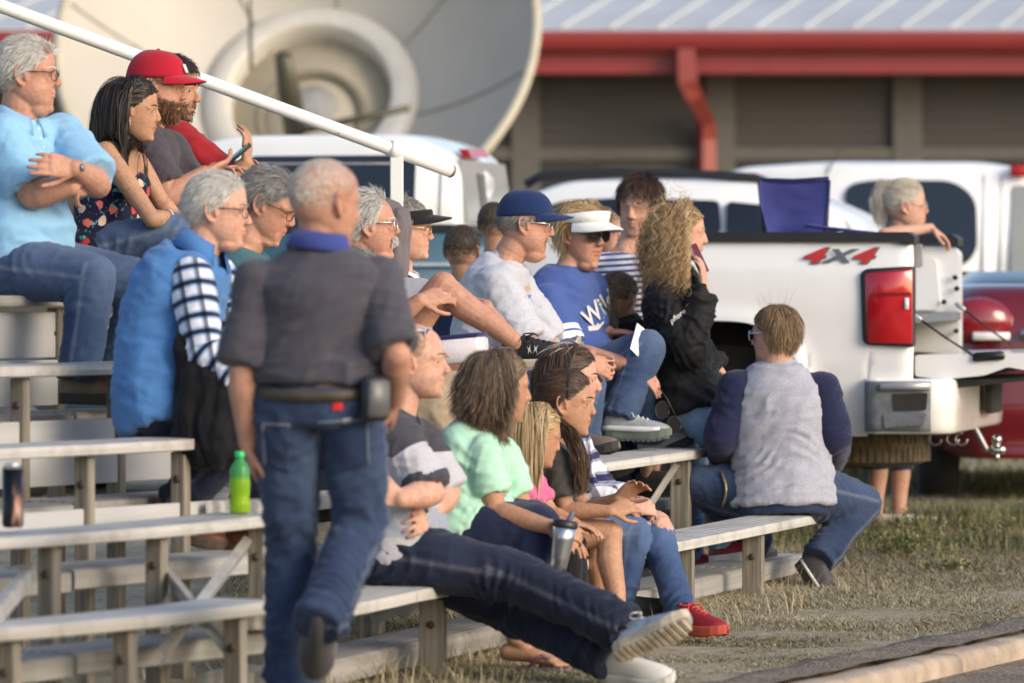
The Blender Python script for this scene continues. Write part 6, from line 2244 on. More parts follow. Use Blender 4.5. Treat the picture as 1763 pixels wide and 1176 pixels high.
# ---------------------------------------------------------------- loose things
def build_things():
    # green drink bottle on the second bench
    D = row_pt(2, 413, .10, 'L')[1]
    b = row_pt(2, 413, .10, 'L')
    k = D / F
    base = V(b[0], b[1], ZL[2] + .003)
    gm, nt, ln, bs = newmat('green_drink_plastic')
    bs.inputs['Base Color'].default_value = (.16, .72, .10, 1); bs.inputs['Roughness'].default_value = .12
    bs.inputs['Transmission Weight'].default_value = .45; bs.inputs['IOR'].default_value = 1.3
    tc = node(nt, 'ShaderNodeTexCoord'); sx = node(nt, 'ShaderNodeSeparateXYZ'); ln.new(tc.outputs['Object'], sx.inputs[0])
    rp = ramp(nt, [(.0, (.34, .55, .03)), (.105, (.28, .52, .03)), (.12, (.08, .38, .10)), (.2, (.09, .42, .15))]); ln.new(sx.outputs[2], rp.inputs[0]); ln.new(rp.outputs[0], bs.inputs['Base Color'])
    o = empty('drink_bottle', base, 'green plastic bottle of bright yellow green drink on the second bench', 'bottle')
    prof = [(0, .028), (.006, .033), (.03, .034), (.05, .031), (.075, .033), (.10, .034), (.115, .032), (.135, .033), (.152, .027), (.166, .018), (.172, .0135), (.18, .0135)]
    sp = Soup(); sp.rings([base + Z * z for z, _ in prof], V(1, 0, 0), V(0, 1, 0), [r for _, r in prof], [r for _, r in prof], 26); sp.obj('bottle_body', gm, o)
    sp = Soup(); sp.rings([base + Z * z for z in (.178, .181, .196, .199)], V(1, 0, 0), V(0, 1, 0), [.015, .016, .016, .013], [.015, .016, .016, .013], 20); sp.obj('bottle_cap', simple('cap_green', (.03, .45, .12), .4), o)
    # tall drink can
    b = row_pt(2, 22, .09, 'L'); base = V(b[0], b[1], ZL[2] + .008)
    o = empty('drink_can', base, 'tall dark drink can with a silver top on the second bench at the left edge', 'drink can')
    cm, nt, ln, bs = newmat('can_print')
    tc = node(nt, 'ShaderNodeTexCoord'); wv = node(nt, 'ShaderNodeTexNoise', i_Scale=26.0); mp = node(nt, 'ShaderNodeMapping'); mp.inputs['Scale'].default_value = (1, 1, .25)
    ln.new(tc.outputs['Object'], mp.inputs[0]); ln.new(mp.outputs[0], wv.inputs['Vector'])
    rp = ramp(nt, [(.45, (.012, .012, .014)), (.56, (.03, .028, .03)), (.60, (.25, .10, .06)), (.68, (.5, .42, .38))]); ln.new(wv.outputs[0], rp.inputs[0]); ln.new(rp.outputs[0], bs.inputs['Base Color'])
    bs.inputs['Roughness'].default_value = .3; bs.inputs['Metallic'].default_value = .5
    prof = [(0, .026), (.006, .031), (.012, .0325), (.176, .0325)]
    sp = Soup(); sp.rings([base + Z * z for z, _ in prof], V(1, 0, 0), V(0, 1, 0), [r for _, r in prof], [r for _, r in prof], 28); sp.obj('can_body', cm, o)
    al = simple('can_silver', (.6, .6, .6), .3, .9)
    sp = Soup(); sp.rings([base + Z * z for z in (.1755, .19, .194, .194, .190)], V(1, 0, 0), V(0, 1, 0), [.0322, .026, .0265, .0245, .024], [.0322, .026, .0265, .0245, .024], 28); sp.obj('can_top', al, o)
    # folding camp chair standing in the pickup bed
    D = 27.6
    nav = cloth('chair_navy', (.042, .048, .19), .15, 6)
    blk = simple('chair_tube', (.015, .015, .02), .5)
    o = empty('folding_chair', W(1366, 520, D), 'navy blue folding camp chair set up in the bed of the white pickup', 'camp chair')
    n = 14
    top = [(1306, 311), (1336, 311), (1366, 312), (1397, 310), (1427, 308)]
    v, f = [], []
    for i in range(n + 1):
        a = i / n
        for j in range(n + 1):
            b_ = j / n
            xl = 1307 + 18 * max(0, b_ - .35) / .65; xr = 1427 - 8 * max(0, b_ - .35) / .65
            sag = .035 * math.sin(math.pi * a) * (.4 + .6 * b_)
            px = xl + (xr - xl) * a; py = 309 + 4 * math.sin(math.pi * a) + (412 - 309) * b_
            q = W(px, py, D + sag); v.append(q + V(0, .01 * math.sin(7 * a) * b_, 0))
    m = len(v); v2 = [q + V(0, .006, 0) for q in v]
    g = n + 1
    f = [(i * g + j, i * g + j + 1, (i + 1) * g + j + 1, (i + 1) * g + j) for i in range(n) for j in range(n)]
    f += [tuple(m + k for k in q[::-1]) for q in f]
    rim = [i * g for i in range(g)] + [n * g + j for j in range(1, g)] + [i * g + n for i in range(n - 1, -1, -1)] + [j for j in range(n - 1, 0, -1)]
    f += [(a, m + a, m + b, b) for a, b in zip(rim, rim[1:] + rim[:1])]
    v = np.array(v + v2)
    v[:, 1] += (fbm(v * np.array([9, 9, 14]), 3, 3) - .5) * .03
    link_mesh('chair_back', v, f, nav, o)
    sp = Soup(); sp.tube([W(a, b - 1, D + .004) for a, b in top], .010, 8); sp.obj('back_hem', cloth('chair_navy_dark', (.02, .022, .09)), o)
    for a, b in (((1307, 312), (1322, 480)), ((1427, 310), (1418, 480))):
        sp = Soup(); sp.tube([W(*a, D + .01), W(*b, D + .06)], .010, 10); sp.obj('chair_post', blk, o)
    s0 = W(1366, 432, D)
    sp = Soup()
    vv = [W(1318, 425, D), W(1432, 425, D), W(1470, 428, D - .42), W(1372, 428, D - .42)]
    sp.box(s0 + V(.05, -.2, .0), np.eye(3), (.21, .22, .006), .003); sp.obj('chair_seat', nav, o)
    for a, b in ((W(1312, 436, D), W(1462, 520, D - .4)), (W(1422, 436, D), W(1335, 520, D - .4)), (W(1425, 436, D), W(1470, 520, D - .42)), (W(1310, 436, D), W(1330, 520, D))):
        sp = Soup(); sp.tube([a, b], .010, 8); sp.obj('leg', blk, o)
    sp = Soup(); sp.box(W(1452, 396, D - .2), np.array([nrm(V(.8, -.5, -.10)), nrm(V(.5, .8, 0)), Z]), (.20, .030, .008), .004); sp.obj('armrest', nav, o)
    # black jacket lying over the vested man's lap: a sagging fold of cloth
    D = JD
    jm = cloth('jacket_black', (.010, .010, .012), .2, 7, .08)
    sp = Soup()
    for a, b, r0, r1, dd in (((322, 590), (352, 712), .035, .085, -.20), ((350, 660), (345, 758), .09, .080, -.20), ((375, 650), (382, 748), .075, .085, -.22), ((345, 760), (345, 790), .062, .032, -.2), ((380, 745), (384, 788), .075, .040, -.24), ((400, 690), (404, 770), .06, .05, -.24)):
        sp.cap(W(*a, D + dd), W(*b, D + dd), r0, r1)
    co, fa, no = fused(sp, .009, 5)
    co = wrinkle(co, no, .022, (24, 24, 4.5), 5)
    c = W(350, 800, D - .2)
    o = link_mesh('jacket', co, fa, jm, None, True, c); tag(o, "black jacket draped over the lap of the man in the blue vest", 'jacket')
    z = W(368, 735, D - .33)
    # stadium cushion on the white haired man's lap
    D = 21.6
    ax0 = nrm(W(832, 590, D - .2) - W(690, 603, D - .15)); ax = np.array([ax0, nrm(np.cross(Z, ax0)), Z]); ax[2] = np.cross(ax[0], ax[1])
    c = W(764, 606, D - .18)
    o = empty('stadium_cushion', c, 'white folded stadium cushion with navy top lying on a lap', 'cushion')
    sp = Soup(); sp.box(c, ax, (.155, .12, .048), .012); sp.obj('cushion_side', cloth('cushion_white', (.62, .58, .62), .06), o)
    sp = Soup(); sp.box(c + ax[2] * .053, ax, (.153, .118, .008), .004); sp.obj('cushion_top', cloth('cushion_navy', (.02, .022, .09)), o)
    # printed sheet held behind the jeans knee
    D = 24.5
    q = [W(1097, 556, D), W(1136, 588, D + .1), W(1124, 640, D), W(1085, 600, D - .1)]
    o = Soup().add(q + [p + V(.0, .003, 0) for p in q], [(0, 3, 2, 1), (4, 5, 6, 7), (0, 1, 5, 4), (1, 2, 6, 5), (2, 3, 7, 6), (3, 0, 4, 7)]).obj('paper_sheet', simple('paper_white', (.72, .71, .74), .7), None, smooth=False, origin=W(1110, 600, D))
    tag(o, 'white paper sheet resting behind the blue denim knee', 'paper')

# ---------------------------------------------------------------- the people
def seat(px, r, unit=None, back=.13):
    q = row_pt(r, px, back, unit)
    return q[1], q[2]

def along(p, co, which='torso'):
    """metres down from the neck along the spine"""
    d = nrm(p.hip - p.neck)
    return (co - p.neck) @ d

def arm_attr(p, co, side):
    a = p.arms[side]
    S, e, w = a['s'], a['e'], a['w']
    d1, d2 = nrm(e - S), nrm(w - e)
    L1 = np.linalg.norm(e - S)
    t1 = (co - S) @ d1; t2 = (co - e) @ d2
    near1 = np.linalg.norm(co - (S + np.clip(t1, 0, L1)[:, None] * d1), axis=1)
    L2 = np.linalg.norm(w - e)
    near2 = np.linalg.norm(co - (e + np.clip(t2, 0, L2)[:, None] * d2), axis=1)
    u = np.where(near1 < near2, t1, L1 + t2)
    v = co @ nrm(np.cross(d1, V(0, 1, 0)))
    return u, v

def build_people():
    G = 'spectators seated on the bleachers'
    S_ruddy = skin('skin_ruddy', (.47, .255, .175))
    S_fair = skin('skin_fair', (.55, .325, .235))
    S_tan = skin('skin_tan', (.43, .245, .15))
    S_deep = skin('skin_deep', (.33, .17, .10))
    white_h = hairmat('hair_white', (.40, .38, .34), (.62, .60, .55), (.82, .80, .75))
    grey_h = hairmat('hair_grey', (.10, .095, .09), (.26, .25, .235), (.48, .46, .43))
    brown_h = hairmat('hair_dark_brown', (.012, .008, .006), (.035, .022, .015), (.075, .045, .030))
    brun_h = hairmat('hair_brunette', (.028, .016, .010), (.080, .047, .028), (.17, .10, .06))
    ched_h = hairmat('hair_chestnut', (.035, .019, .010), (.095, .052, .028), (.19, .11, .06))
    ash_h = hairmat('hair_ash_brown', (.06, .042, .028), (.19, .130, .080), (.38, .28, .18))
    honey_h = hairmat('hair_honey', (.12, .065, .026), (.42, .27, .125), (.74, .57, .34))
    blond_h = hairmat('hair_blond', (.22, .135, .055), (.46, .32, .16), (.68, .53, .33))
    plat_h = hairmat('hair_platinum', (.36, .31, .24), (.58, .52, .42), (.78, .73, .64))
    red_h = hairmat('beard_auburn', (.05, .022, .010), (.15, .070, .030), (.26, .13, .06))
    dmid = denim('denim_mid', (.017, .037, .092), (.115, .165, .265))
    ddark = denim('denim_dark', (.008, .012, .028), (.026, .036, .070), .4)
    dlight = denim('denim_light', (.08, .15, .27), (.28, .38, .52))
    dnavy = denim('denim_navy', (.012, .023, .060), (.072, .108, .185), .45)
    dm = simple('dark_metal', (.03, .028, .025), .3, .6)
    sm = simple('silver_frame', (.55, .52, .48), .25, .8)
    blk = simple('black_plastic', (.016, .016, .018), .45)
    sung = simple('sunglass_lens', (.010, .008, .009), .06, spec=.7)
    rub = simple('sole_dark', (.03, .028, .026), .8)
    solew = simple('sole_white', (.62, .60, .57), .6)
    leather = simple('boot_leather', (.16, .050, .022), .5, var=.25, scale=14, bump=.2)
    brownshoe = simple('suede_brown', (.17, .13, .09), .85, var=.25, scale=18, bump=.4)

    # 1. man in the light blue polo, arms crossed, top row
    D, zs = seat(40, 5, 'L')
    p = Person('white haired man in a light blue polo shirt with crossed arms on the top row', D, -22, S_ruddy, 1.06, group=G, fat=.085)
    p.pose((22, 458), (32, 204), (50, 128), look=14, pitch=2, hs=1.06, slouch=.05, twist=-16, shw=.185)
    p.arm('R', (56, 336, -.20), (122, 322, -.24), (160, 312, -.05), pn=(0, 1, 0), curl=.6, sh=(4, 238, -.14))
    p.arm('L', (168, 318, -.06), (128, 290, -.31), (92, 284, -.36), pn=(-.2, 1, -.2), curl=.35, sh=(108, 236, .13))
    p.leg('R', (160, 478, -.30), (134, 654, -.32), (186, 690, -.34)); p.leg('L', (250, 488, .0), (205, 628, .05), (250, 660, .0))
    p.body(arm_r=1.22, chin=.04, jaw=1.12, beard=.06, nose=1.2)
    p.hair(white_h, n=6500, width=.0012, shell=.004, L=(.022, .042), flow='back', lift=.35).brows(white_h).eyes()
    p.glasses(dm, None, w=.0017)
    blue = cloth('polo_sky', (.25, .47, .68), .07, 5)
    p.shirt(blue, up=.86, grow=.016, loose=.010, hem=-.13, collar=blue, r1=.064, wr=.011)
    bv = bvh_of(p.last[1], p.last[2])
    for i, (a, b) in enumerate(((66, 222), (70, 238), (75, 254))):
        mark(bv, [[(a + 2.2 * math.cos(t), b + 2.2 * math.sin(t)) for t in np.linspace(0, 6, 8)]], 'button', solew, p.root)
    p.watch('L', blk, simple('watch_glass', (.25, .26, .26), .15, .4), .042, .05)
    p.pants(dmid, waist=.10, r=(.108, .098, .078, .070, .072))
    p.shoe('R', brownshoe, rub, L=.30, lace=simple('lace_tan', (.25, .19, .12), .8)); p.shoe('L', brownshoe, rub, L=.30)
    sp = Soup()
    C, A, B, T = p.torso_frame(np.array([.02, .10]))
    sp.rings(C, A, B, [.19, .19], [.165, .165], 28); sp.obj('belt', simple('belt_brown', (.07, .045, .025), .5), p.root)

    # 2. woman with long dark hair and a floral top
    p = Person('woman with long dark hair in a strapless floral top beside the crossed arm man', D + .62, -24, S_tan, .95, True, group=G)
    p.pose((182, 432), (206, 246), (231, 190), look=16, pitch=4, hs=.95, slouch=.03, twist=-8)
    p.arm('R', (262, 378, -.22), (298, 374, -.16), (312, 392, -.12), curl=.5, sh=(182, 262, -.13)); p.arm('L', (280, 352, .10), (300, 366, .10), (312, 384, .0), curl=.5)
    p.leg('R', (300, 396, -.16), (285, 560, -.1), (330, 585)); p.leg('L', (318, 402, .08), (318, 560, .1), (360, 585))
    p.body(arm_r=1.0, lip=1.0)
    cols = [(p.S, .115), (p.sh['L'], .07), (p.sh['R'], .065), ((p.hip + p.neck) / 2, .14)]
    p.hair(brown_h, n=3400, L=(.30, .40), flow='down', lift=.25, grav=.55, K=22, wave=.22, col=cols, width=.0024, name='hair')
    p.brows(brown_h).eyes().glasses(simple('navy_frame', (.02, .03, .09), .3), sung, up=.85, rim=True, w=.002, name='sunglasses')
    p.shirt(floral('floral_print'), sleeves=(), hem=-.14, top=.66, grow=.014, wr=.004, name='strapless_top')
    p.pants(dmid, r=(.092, .082, .064, .058, .058))
    ring = Soup(); c = p.h2w((-.006, -.084, -.052)); ring.tube([c + p.hax[0] * .012 * math.cos(t) + p.hax[2] * .014 * math.sin(t) for t in np.linspace(0, 6.28, 16)], .0016, 6); ring.obj('earring', sm, p.root)
    sp = Soup(); a = p.arms['R']; d = nrm(a['w'] - a['e']); c = a['w'] - d * .02; o1 = nrm(np.cross(d, Z)); o2 = np.cross(d, o1)
    sp.tube([c + (o1 * math.cos(t) + o2 * math.sin(t)) * .030 for t in np.linspace(0, 6.28, 20)], .003, 6); sp.obj('bracelet', simple('bracelet_white', (.7, .68, .62), .4), p.root)

    # 3. bearded man with the red cap
    p = Person('bearded man in a red baseball cap and dark grey tee shirt', D + 1.15, -22, S_ruddy, 1.0, group=G, fat=.03)
    p.pose((240, 436), (256, 214), (272, 150), look=12, pitch=6, hs=1.02, slouch=.05, twist=-6)
    p.arm('R', (292, 338, -.20), (352, 298, -.16), (392, 281, -.10), pn=(.2, .5, .8), curl=.45, sh=(248, 244, -.14)); p.arm('L', (330, 330, .16), (372, 300, .1), (400, 290, .05), curl=.5)
    p.leg('R', (345, 408, -.1), (345, 580), (390, 600)); p.leg('L', (360, 412, .2), (372, 580, .2), (410, 600, .2))
    p.body(arm_r=1.12, beard=.55, jaw=1.05, nose=1.15)
    p.hair(ched_h, n=1500, L=(.012, .022), flow='back', lift=.1, mask=lambda q: q[:, 2] < .035, shell=.002, shellcut=lambda q: q[:, 2] < .03).brows(red_h).eyes()
    p.beardhair(red_h, 2400, (.008, .017))
    redc = cloth('cap_red', (.40, .012, .030), .08, 6)
    p.cap_hat(redc, bill=.082)
    sp = Soup()
    c = p.h2w((.098, -.008, .078)); o1, o2 = p.hax[1], nrm(p.hax[2] - p.hax[0] * .5)
    sp.box(c, np.array([o1, o2, np.cross(o1, o2)]), (.017, .017, .003)); sp.obj('cap_badge', cloth('badge_white', (.7, .68, .66)), p.root)
    p.shirt(cloth('tee_charcoal', (.060, .052, .062), .12), up=.80, r1=.064, loose=.008, wr=.011)
    p.pants(dmid)
    # 4. man in the red shirt
    p = Person('dark haired man in a red shirt holding a phone, half behind the red capped man', D + 1.75, -24, S_tan, 1.0, group=G)
    p.pose((282, 430), (284, 218), (300, 152), look=4, pitch=8, hs=1.02, slouch=.05)
    p.arm('R', (396, 312, -.16), (424, 280, -.18), (426, 246, -.16), pn=(-.8, .3, .1), curl=.42, sh=(308, 236, -.1)); p.arm('L', (380, 330, .2), (400, 300, .1), (412, 285, .05), curl=.5)
    p.leg('R', (380, 404, -.1), (380, 580), (420, 600)); p.leg('L', (395, 408, .2), (400, 580, .2), (440, 600, .2))
    p.body(beard=.45, nose=1.15)
    p.hair(brown_h, n=2600, L=(.014, .028), flow='fwd', lift=.35).brows(brown_h).eyes()
    p.beardhair(brown_h, 900, (.005, .010))
    p.shirt(cloth('shirt_red', (.30, .016, .022), .12), up=.85, loose=.008)
    p.watch('R', blk, None, .031, .10, 'wristband')
    p.pants(dmid)
    c = W(405, 270, D + 1.50)
    o = empty('phone', c, 'dark phone held up by the man in the red shirt', 'phone')
    d = nrm(W(424, 255, D + 1.5) - W(388, 285, D + 1.5)); n_ = nrm(np.cross(d, V(0, 1, .3)))
    ax = np.array([d, np.cross(n_, d), n_])
    sp = Soup(); sp.box(c, ax, (.075, .036, .004), .003); sp.obj('phone_case', blk, o)
    sp = Soup(); sp.box(c + n_ * .0045, ax, (.069, .032, .0008)); sp.obj('phone_screen', simple('phone_screen', (.08, .14, .09), .1), o)

    # 5. man in the blue vest
    D5, zs = seat(330, 3, 'L', .16)
    global JD
    p = Person('white haired man in a blue fleece vest over a blue plaid shirt', D5, -24, S_fair, 1.03, group=G, fat=.05)
    p.pose((282, 700), (346, 428), (378, 362), look=14, pitch=4, hs=1.03, slouch=.12, twist=-6, shw=.178)
    p.arm('R', (352, 604, -.22), (408, 655, -.26), (440, 690, -.2), sh=(330, 478, -.14)); p.arm('L', (420, 600, .12), (440, 680, .0), (460, 700), curl=.5)
    p.leg('R', (428, 758, -.10), (296, 872, -.02), (388, 948, -.10)); p.leg('L', (452, 745, .15), (420, 912, .15), (470, 950, .15))
    p.body(arm_r=1.05, chin=.02, nose=1.15)
    p.hair(white_h, n=6500, width=.0012, shell=.004, L=(.022, .038), flow='back', lift=.3, recede=.6).brows(grey_h).eyes()
    p.glasses(dm, w=.0015)
    pl = plaid('plaid_blue', (.62, .63, .70), (.03, .035, .07), (.42, .60, .80), .058)
    p.shirt(pl, up=1.95, torso=False, loose=.008, name='shirt_sleeves', voxel=.007, wr=.010, ro=.045, attrs=lambda co: dict(pu=arm_attr(p, co, 'R')[0], pv=arm_attr(p, co, 'R')[1]))
    vest = cloth('vest_blue', (.068, .185, .42), .08, 6)
    sp = Soup(); p.torso_soup(sp, .028, -.13, .95, None, .004)
    for sd in ('L', 'R'):
        sp.cap(p.S + (p.sh[sd] - p.S) * .1, p.S + (p.sh[sd] - p.S) * .74, .075, .078)
    up = nrm(p.hc - p.neck)
    co, fa, no = fused(sp, .009, 6); co = wrinkle(co, no, .014, (10, 10, 20), 7)
    link_mesh('vest', co, fa, vest, p.root)
    p.collar(vest, .075, .070, .9, .004)
    p.pants(ddark, r=(.100, .090, .070, .064, .066))
    tan_el = simple('boot_elastic', (.32, .22, .12), .8)
    for sd in ('R', 'L'):
        p.shoe(sd, leather, simple('sole_brown', (.10, .07, .05), .7), L=.30)
        g = p.legs[sd]; d = nrm(g['a'] - g['k'])
        sp = Soup(); sp.tube([g['a'] - d * .10, g['a'] - d * .04, g['a'] + d * .01], [.054, .052, .050], 18); q = sp.obj('boot_shaft', leather, p.lastshoe)
        sp = Soup(); sp.box(g['a'] - d * .045 - V(0, .046, 0), np.array([V(1, 0, 0), V(0, 1, 0), Z]), (.016, .010, .040), .006); sp.obj('elastic_gusset', tan_el, q)
    # 6. grey haired man in teal
    p = Person('grey haired man in a teal shirt and glasses looking down, behind the vested man', D5 + .9, -22, S_ruddy, 1.0, group=G, fat=.04)
    p.pose((395, 690), (424, 420), (462, 352), look=10, pitch=24, hs=1.04, slouch=.13)
    p.arm('R', (440, 590, -.15), (520, 640, -.2), sh=(405, 458, -.12)); p.arm('L', (480, 590, .15), (530, 640, .1))
    p.leg('R', (520, 700, -.1), (520, 860), (560, 890)); p.leg('L', (540, 700, .1), (545, 860), (580, 890))
    p.body(arm_r=1.1, chin=.03, jaw=1.08, nose=1.1)
    p.hair(grey_h, n=6500, width=.0012, shell=.004, L=(.020, .036), flow='back', lift=.3).brows(grey_h).eyes()
    p.glasses(dm, w=.0016)
    teal = cloth('shirt_teal', (.045, .115, .135), .1)
    p.shirt(teal, up=.85, loose=.008, wr=.010)
    p.pants(ddark); p.shoe('R', leather, rub); p.shoe('L', leather, rub)

    # 7. the walking man, nearest, seen from behind
    D7 = 16.5
    p = Person('man in a dark grey polo and blue jeans walking past with his back turned', D7, 78, S_ruddy, 1.0, fat=.03)
    p.pose((546, 690), (549, 424), (563, 350), look=-42, pitch=4, hs=1.04, slouch=.02, shw=.186)
    p.arm('L', (417, 640, -.02), (428, 765, .02), (444, 822, .08), pn=(1, 0, 0), curl=.5, sh=(447, 484, .0)); p.arm('R', (684, 612, -.12), (680, 690, .02), (668, 735, .12), pn=(-1, 0, 0), curl=.9, sh=(650, 484, .0))
    p.leg('L', (500, 925, .10), (500, 1190, .10), (520, 1215, .5), hip=(497, 700, .0)); p.leg('R', (622, 905, .06), (548, 1076, -.22), (540, 1172, -.10), hip=(606, 700, .0))
    p.body(arm_r=1.06, chin=.02)
    p.hair(white_h, n=5200, L=(.005, .010), flow='back', lift=.2, shell=0, recede=.1, wave=.15, width=.0013).brows(white_h).eyes()
    gp = cloth('polo_slate', (.066, .063, .078), .10, 4)
    p.shirt(gp, up=.92, grow=.009, loose=.008, hem=.135, r1=.064, wr=.013, flare=.010)
    p.collar(cloth('collar_royal', (.045, .062, .24)), .050, .068, .4)
    p.pants(dnavy, r=(.095, .090, .074, .070, .076), waist=.095, wr=.016)
    bv = bvh_of(p.lastp[1], p.lastp[2])
    belt = simple('belt_dark', (.050, .042, .030), .55, var=.25, scale=20)
    C, A, B, T = p.torso_frame(np.array([.025, .10]))
    sp = Soup(); sp.rings(C, A, B, [.188, .185], [.144, .142], 40, sq=.93); bl = sp.obj('belt', belt, p.root)
    bb = bvh_of(*[np.array([tuple(v.co) for v in bl.data.vertices]) + np.array(p.root['_o']), [tuple(q.vertices) for q in bl.data.polygons]])
    jseam = denim('denim_pocket', (.014, .026, .066), (.078, .115, .195), .45)
    for x in (463, 504, 567, 625):
        h0 = hit(bb, x, 654, .006); h1 = hit(bb, x, 694, .006)
        if h0 is not None and h1 is not None:
            sp = Soup(); sp.tube([h0, (h0 + h1) / 2, h1], .009, 8, .5); sp.obj('belt_loop', jseam, p.root)
    for nm, q in (('back_pocket', ((547, 728), (632, 722), (634, 800), (556, 822))), ('back_pocket', ((452, 730), (500, 732), (498, 815), (456, 800)))):
        pk = patch(bv, q, nm, jseam, p.root, 10, 10, .004)
        if pk is not None:
            edge = [q[3], q[0], q[1], q[2]] if q[0][0] > 500 else [q[3], q[0], q[1]]
            pts = []
            for a_, b_ in zip(edge[:-1], edge[1:]):
                pts += [hit(bv, a_[0] + (b_[0] - a_[0]) * t, a_[1] + (b_[1] - a_[1]) * t, .006) for t in np.linspace(0, 1, 9)]
            pts = [x for x in pts if x is not None]
            if len(pts) > 4:
                sp = Soup(); sp.tube(pts, .0028, 6); sp.obj('stitching', cloth('stitch_pale', (.17, .19, .24)), pk)
    patch(bv, ((571, 694), (590, 694), (590, 707), (571, 707)), 'brand_tab', cloth('tab_red', (.5, .03, .03)), p.root, 4, 4, .006)
    patch(bv, ((590, 721), (606, 720), (606, 728), (590, 729)), 'pocket_stud', simple('stud_grey', (.4, .4, .42), .4, .5), p.root, 4, 3, .007)
    c = W(645, 686, D7 - .13)
    sp = Soup(); sp.box(c, np.array([nrm(V(.5, -.8, 0)), nrm(V(.8, .5, 0)), Z]), (.020, .042, .066), .010); hl = sp.obj('phone_holster', blk, p.root)
    sp = Soup(); sp.box(c + V(.012, -.02, .0), np.array([nrm(V(.5, -.8, 0)), nrm(V(.8, .5, 0)), Z]), (.012, .036, .055), .008); sp.obj('holster_front', simple('holster_clear', (.10, .10, .10), .4, .1), hl)
    shoeg = simple('shoe_slate', (.055, .055, .060), .6, var=.2)
    p.shoe('R', shoeg, simple('sole_grey', (.13, .12, .11), .7), L=.30, up=(0, -.95, .10)); p.shoe('L', shoeg, rub, L=.30)

    # 8. moustached man clasping his crossed leg
    D8, zs = seat(640, 3, 'R')
    p = Person('white haired man with a moustache and open mouth clasping his bare crossed leg', D8, -16, S_ruddy, 1.04, group=G, fat=.06)
    p.pose((625, 692), (596, 470), (637, 388), look=16, pitch=-2, hs=1.06, slouch=.10)
    p.arm('R', (655, 570, -.26), (722, 518, -.30), (806, 496, -.20), pn=(.1, .8, -.5), curl=.55, sh=(590, 500, -.15)); p.arm('L', (760, 520, .2), (836, 528, .02), (880, 580, -.10), pn=(-.5, .5, -.6), curl=.55, sh=(625, 500, .15))
    p.leg('R', (762, 492, -.14), (888, 590, -.18), (985, 586, -.22)); p.leg('L', (842, 620, .0), (924, 760, .02), (985, 790, .0))
    p.body(arm_r=1.08, chin=.035, legs_bare=('L', 'R'), nose=1.2)
    p.hair(white_h, n=6000, width=.0012, shell=.004, L=(.026, .05), flow='back', lift=.4, recede=2.0).brows(white_h).eyes()
    p.beardhair(white_h, 500, (.010, .020), False, 'moustache')
    p.glasses(sm, w=.0024, square=.5)
    p.shirt(cloth('shirt_pale_grey', (.30, .30, .34)), up=.8, loose=.008)
    p.pants(cloth('shorts_grey', (.085, .078, .075)), upto=.34, r=(.105, .098, .08, .07, .07))
    bs_ = simple('knit_black', (.012, .012, .013), .8, var=.3, scale=60, bump=.3)
    p.shoe('R', bs_, simple('sole_cream', (.60, .54, .42), .7), L=.30, lace=simple('lace_black', (.02, .02, .02), .8), up=(-.15, -.35, .9)); sh = p.lastshoe
    sb = bvh_of(np.array([tuple(v.co) for v in sh.data.vertices]) + np.array(p.root['_o']), [tuple(q.vertices) for q in sh.data.polygons])
    arc = lambda cx, cy, w, h, a: [(cx + x * math.cos(R(a)) - y * math.sin(R(a)), cy + x * math.sin(R(a)) + y * math.cos(R(a))) for x, y in ((-w, -h), (-w * .3, -h * .35), (w * .3, -h * .35), (w, -h), (w * .55, 0), (w, h), (w * .3, h * .35), (-w * .3, h * .35), (-w, h), (-w * .55, 0))]
    mark(sb, [arc(911, 602, 3.4, 8.5, -10), arc(922, 601, 3.4, 8.5, 8)], 'shoe_emblem', solew, sh, .004)
    p.shoe('L', simple('shoe_taupe', (.16, .13, .105), .8), rub, L=.29)
    # 9 and 10. hooded person, then the black capped woman beyond
    p = Person('person in a grey hooded sweatshirt with the hood up, behind the moustached man', D8 + .75, -20, S_fair, .98, group=G)
    p.pose((655, 690), (655, 475), (662, 402), look=8, hs=.98, slouch=.06)
    p.arm('R', (670, 600, -.15), (740, 650, -.1)); p.arm('L', (690, 600, .15), (750, 650, .1))
    p.leg('R', (760, 690, -.1), (765, 830), (800, 850)); p.leg('L', (770, 690, .1), (780, 830), (820, 850))
    p.body(); p.eyes()
    hood = cloth('hoodie_grey', (.145, .122, .128), .1)
    sp = Soup()
    hp = p.h2w
    sp.ell(hp((-.022, 0, .028)), p.hax, [q * p.hs for q in (.122, .100, .110)])
    sp.cap(hp((-.03, 0, -.03)), hp((-.05, 0, -.13)), .098, .105); sp.cap(hp((.018, 0, .005)), hp((.0, 0, -.13)), .088, .098)
    for y in (1, -1): sp.cap(hp((.07, y * .035, .075)), hp((.055, y * .075, -.11)), .024)
    co, fa, no = fused(sp, .007, 5); co = wrinkle(co, no, .012, (22, 22, 7), 3); link_mesh('hood', co, fa, hood, p.root)
    p.shirt(hood, up=1.9, loose=.014, name='sweatshirt', wr=.012)
    p.pants(ddark)
    p = Person('grey haired woman in a black cap and black jacket beyond the grey hood', D8 + 1.25, -14, S_fair, .97, True, group=G)
    p.pose((695, 690), (690, 470), (698, 396), look=12, hs=1.06, slouch=.05)
    p.arm('R', (712, 590, -.14), (770, 640, -.1), sh=(690, 498, -.1)); p.arm('L', (730, 590, .15), (780, 640, .1))
    p.leg('R', (790, 690, -.1), (795, 830), (830, 850)); p.leg('L', (800, 690, .1), (810, 830), (850, 850))
    p.body(nose=1.2)
    p.hair(grey_h, n=2400, L=(.04, .07), flow='down', lift=.3, curl=(.006, .04), K=12, wave=.4, shell=.010).brows(grey_h).eyes()
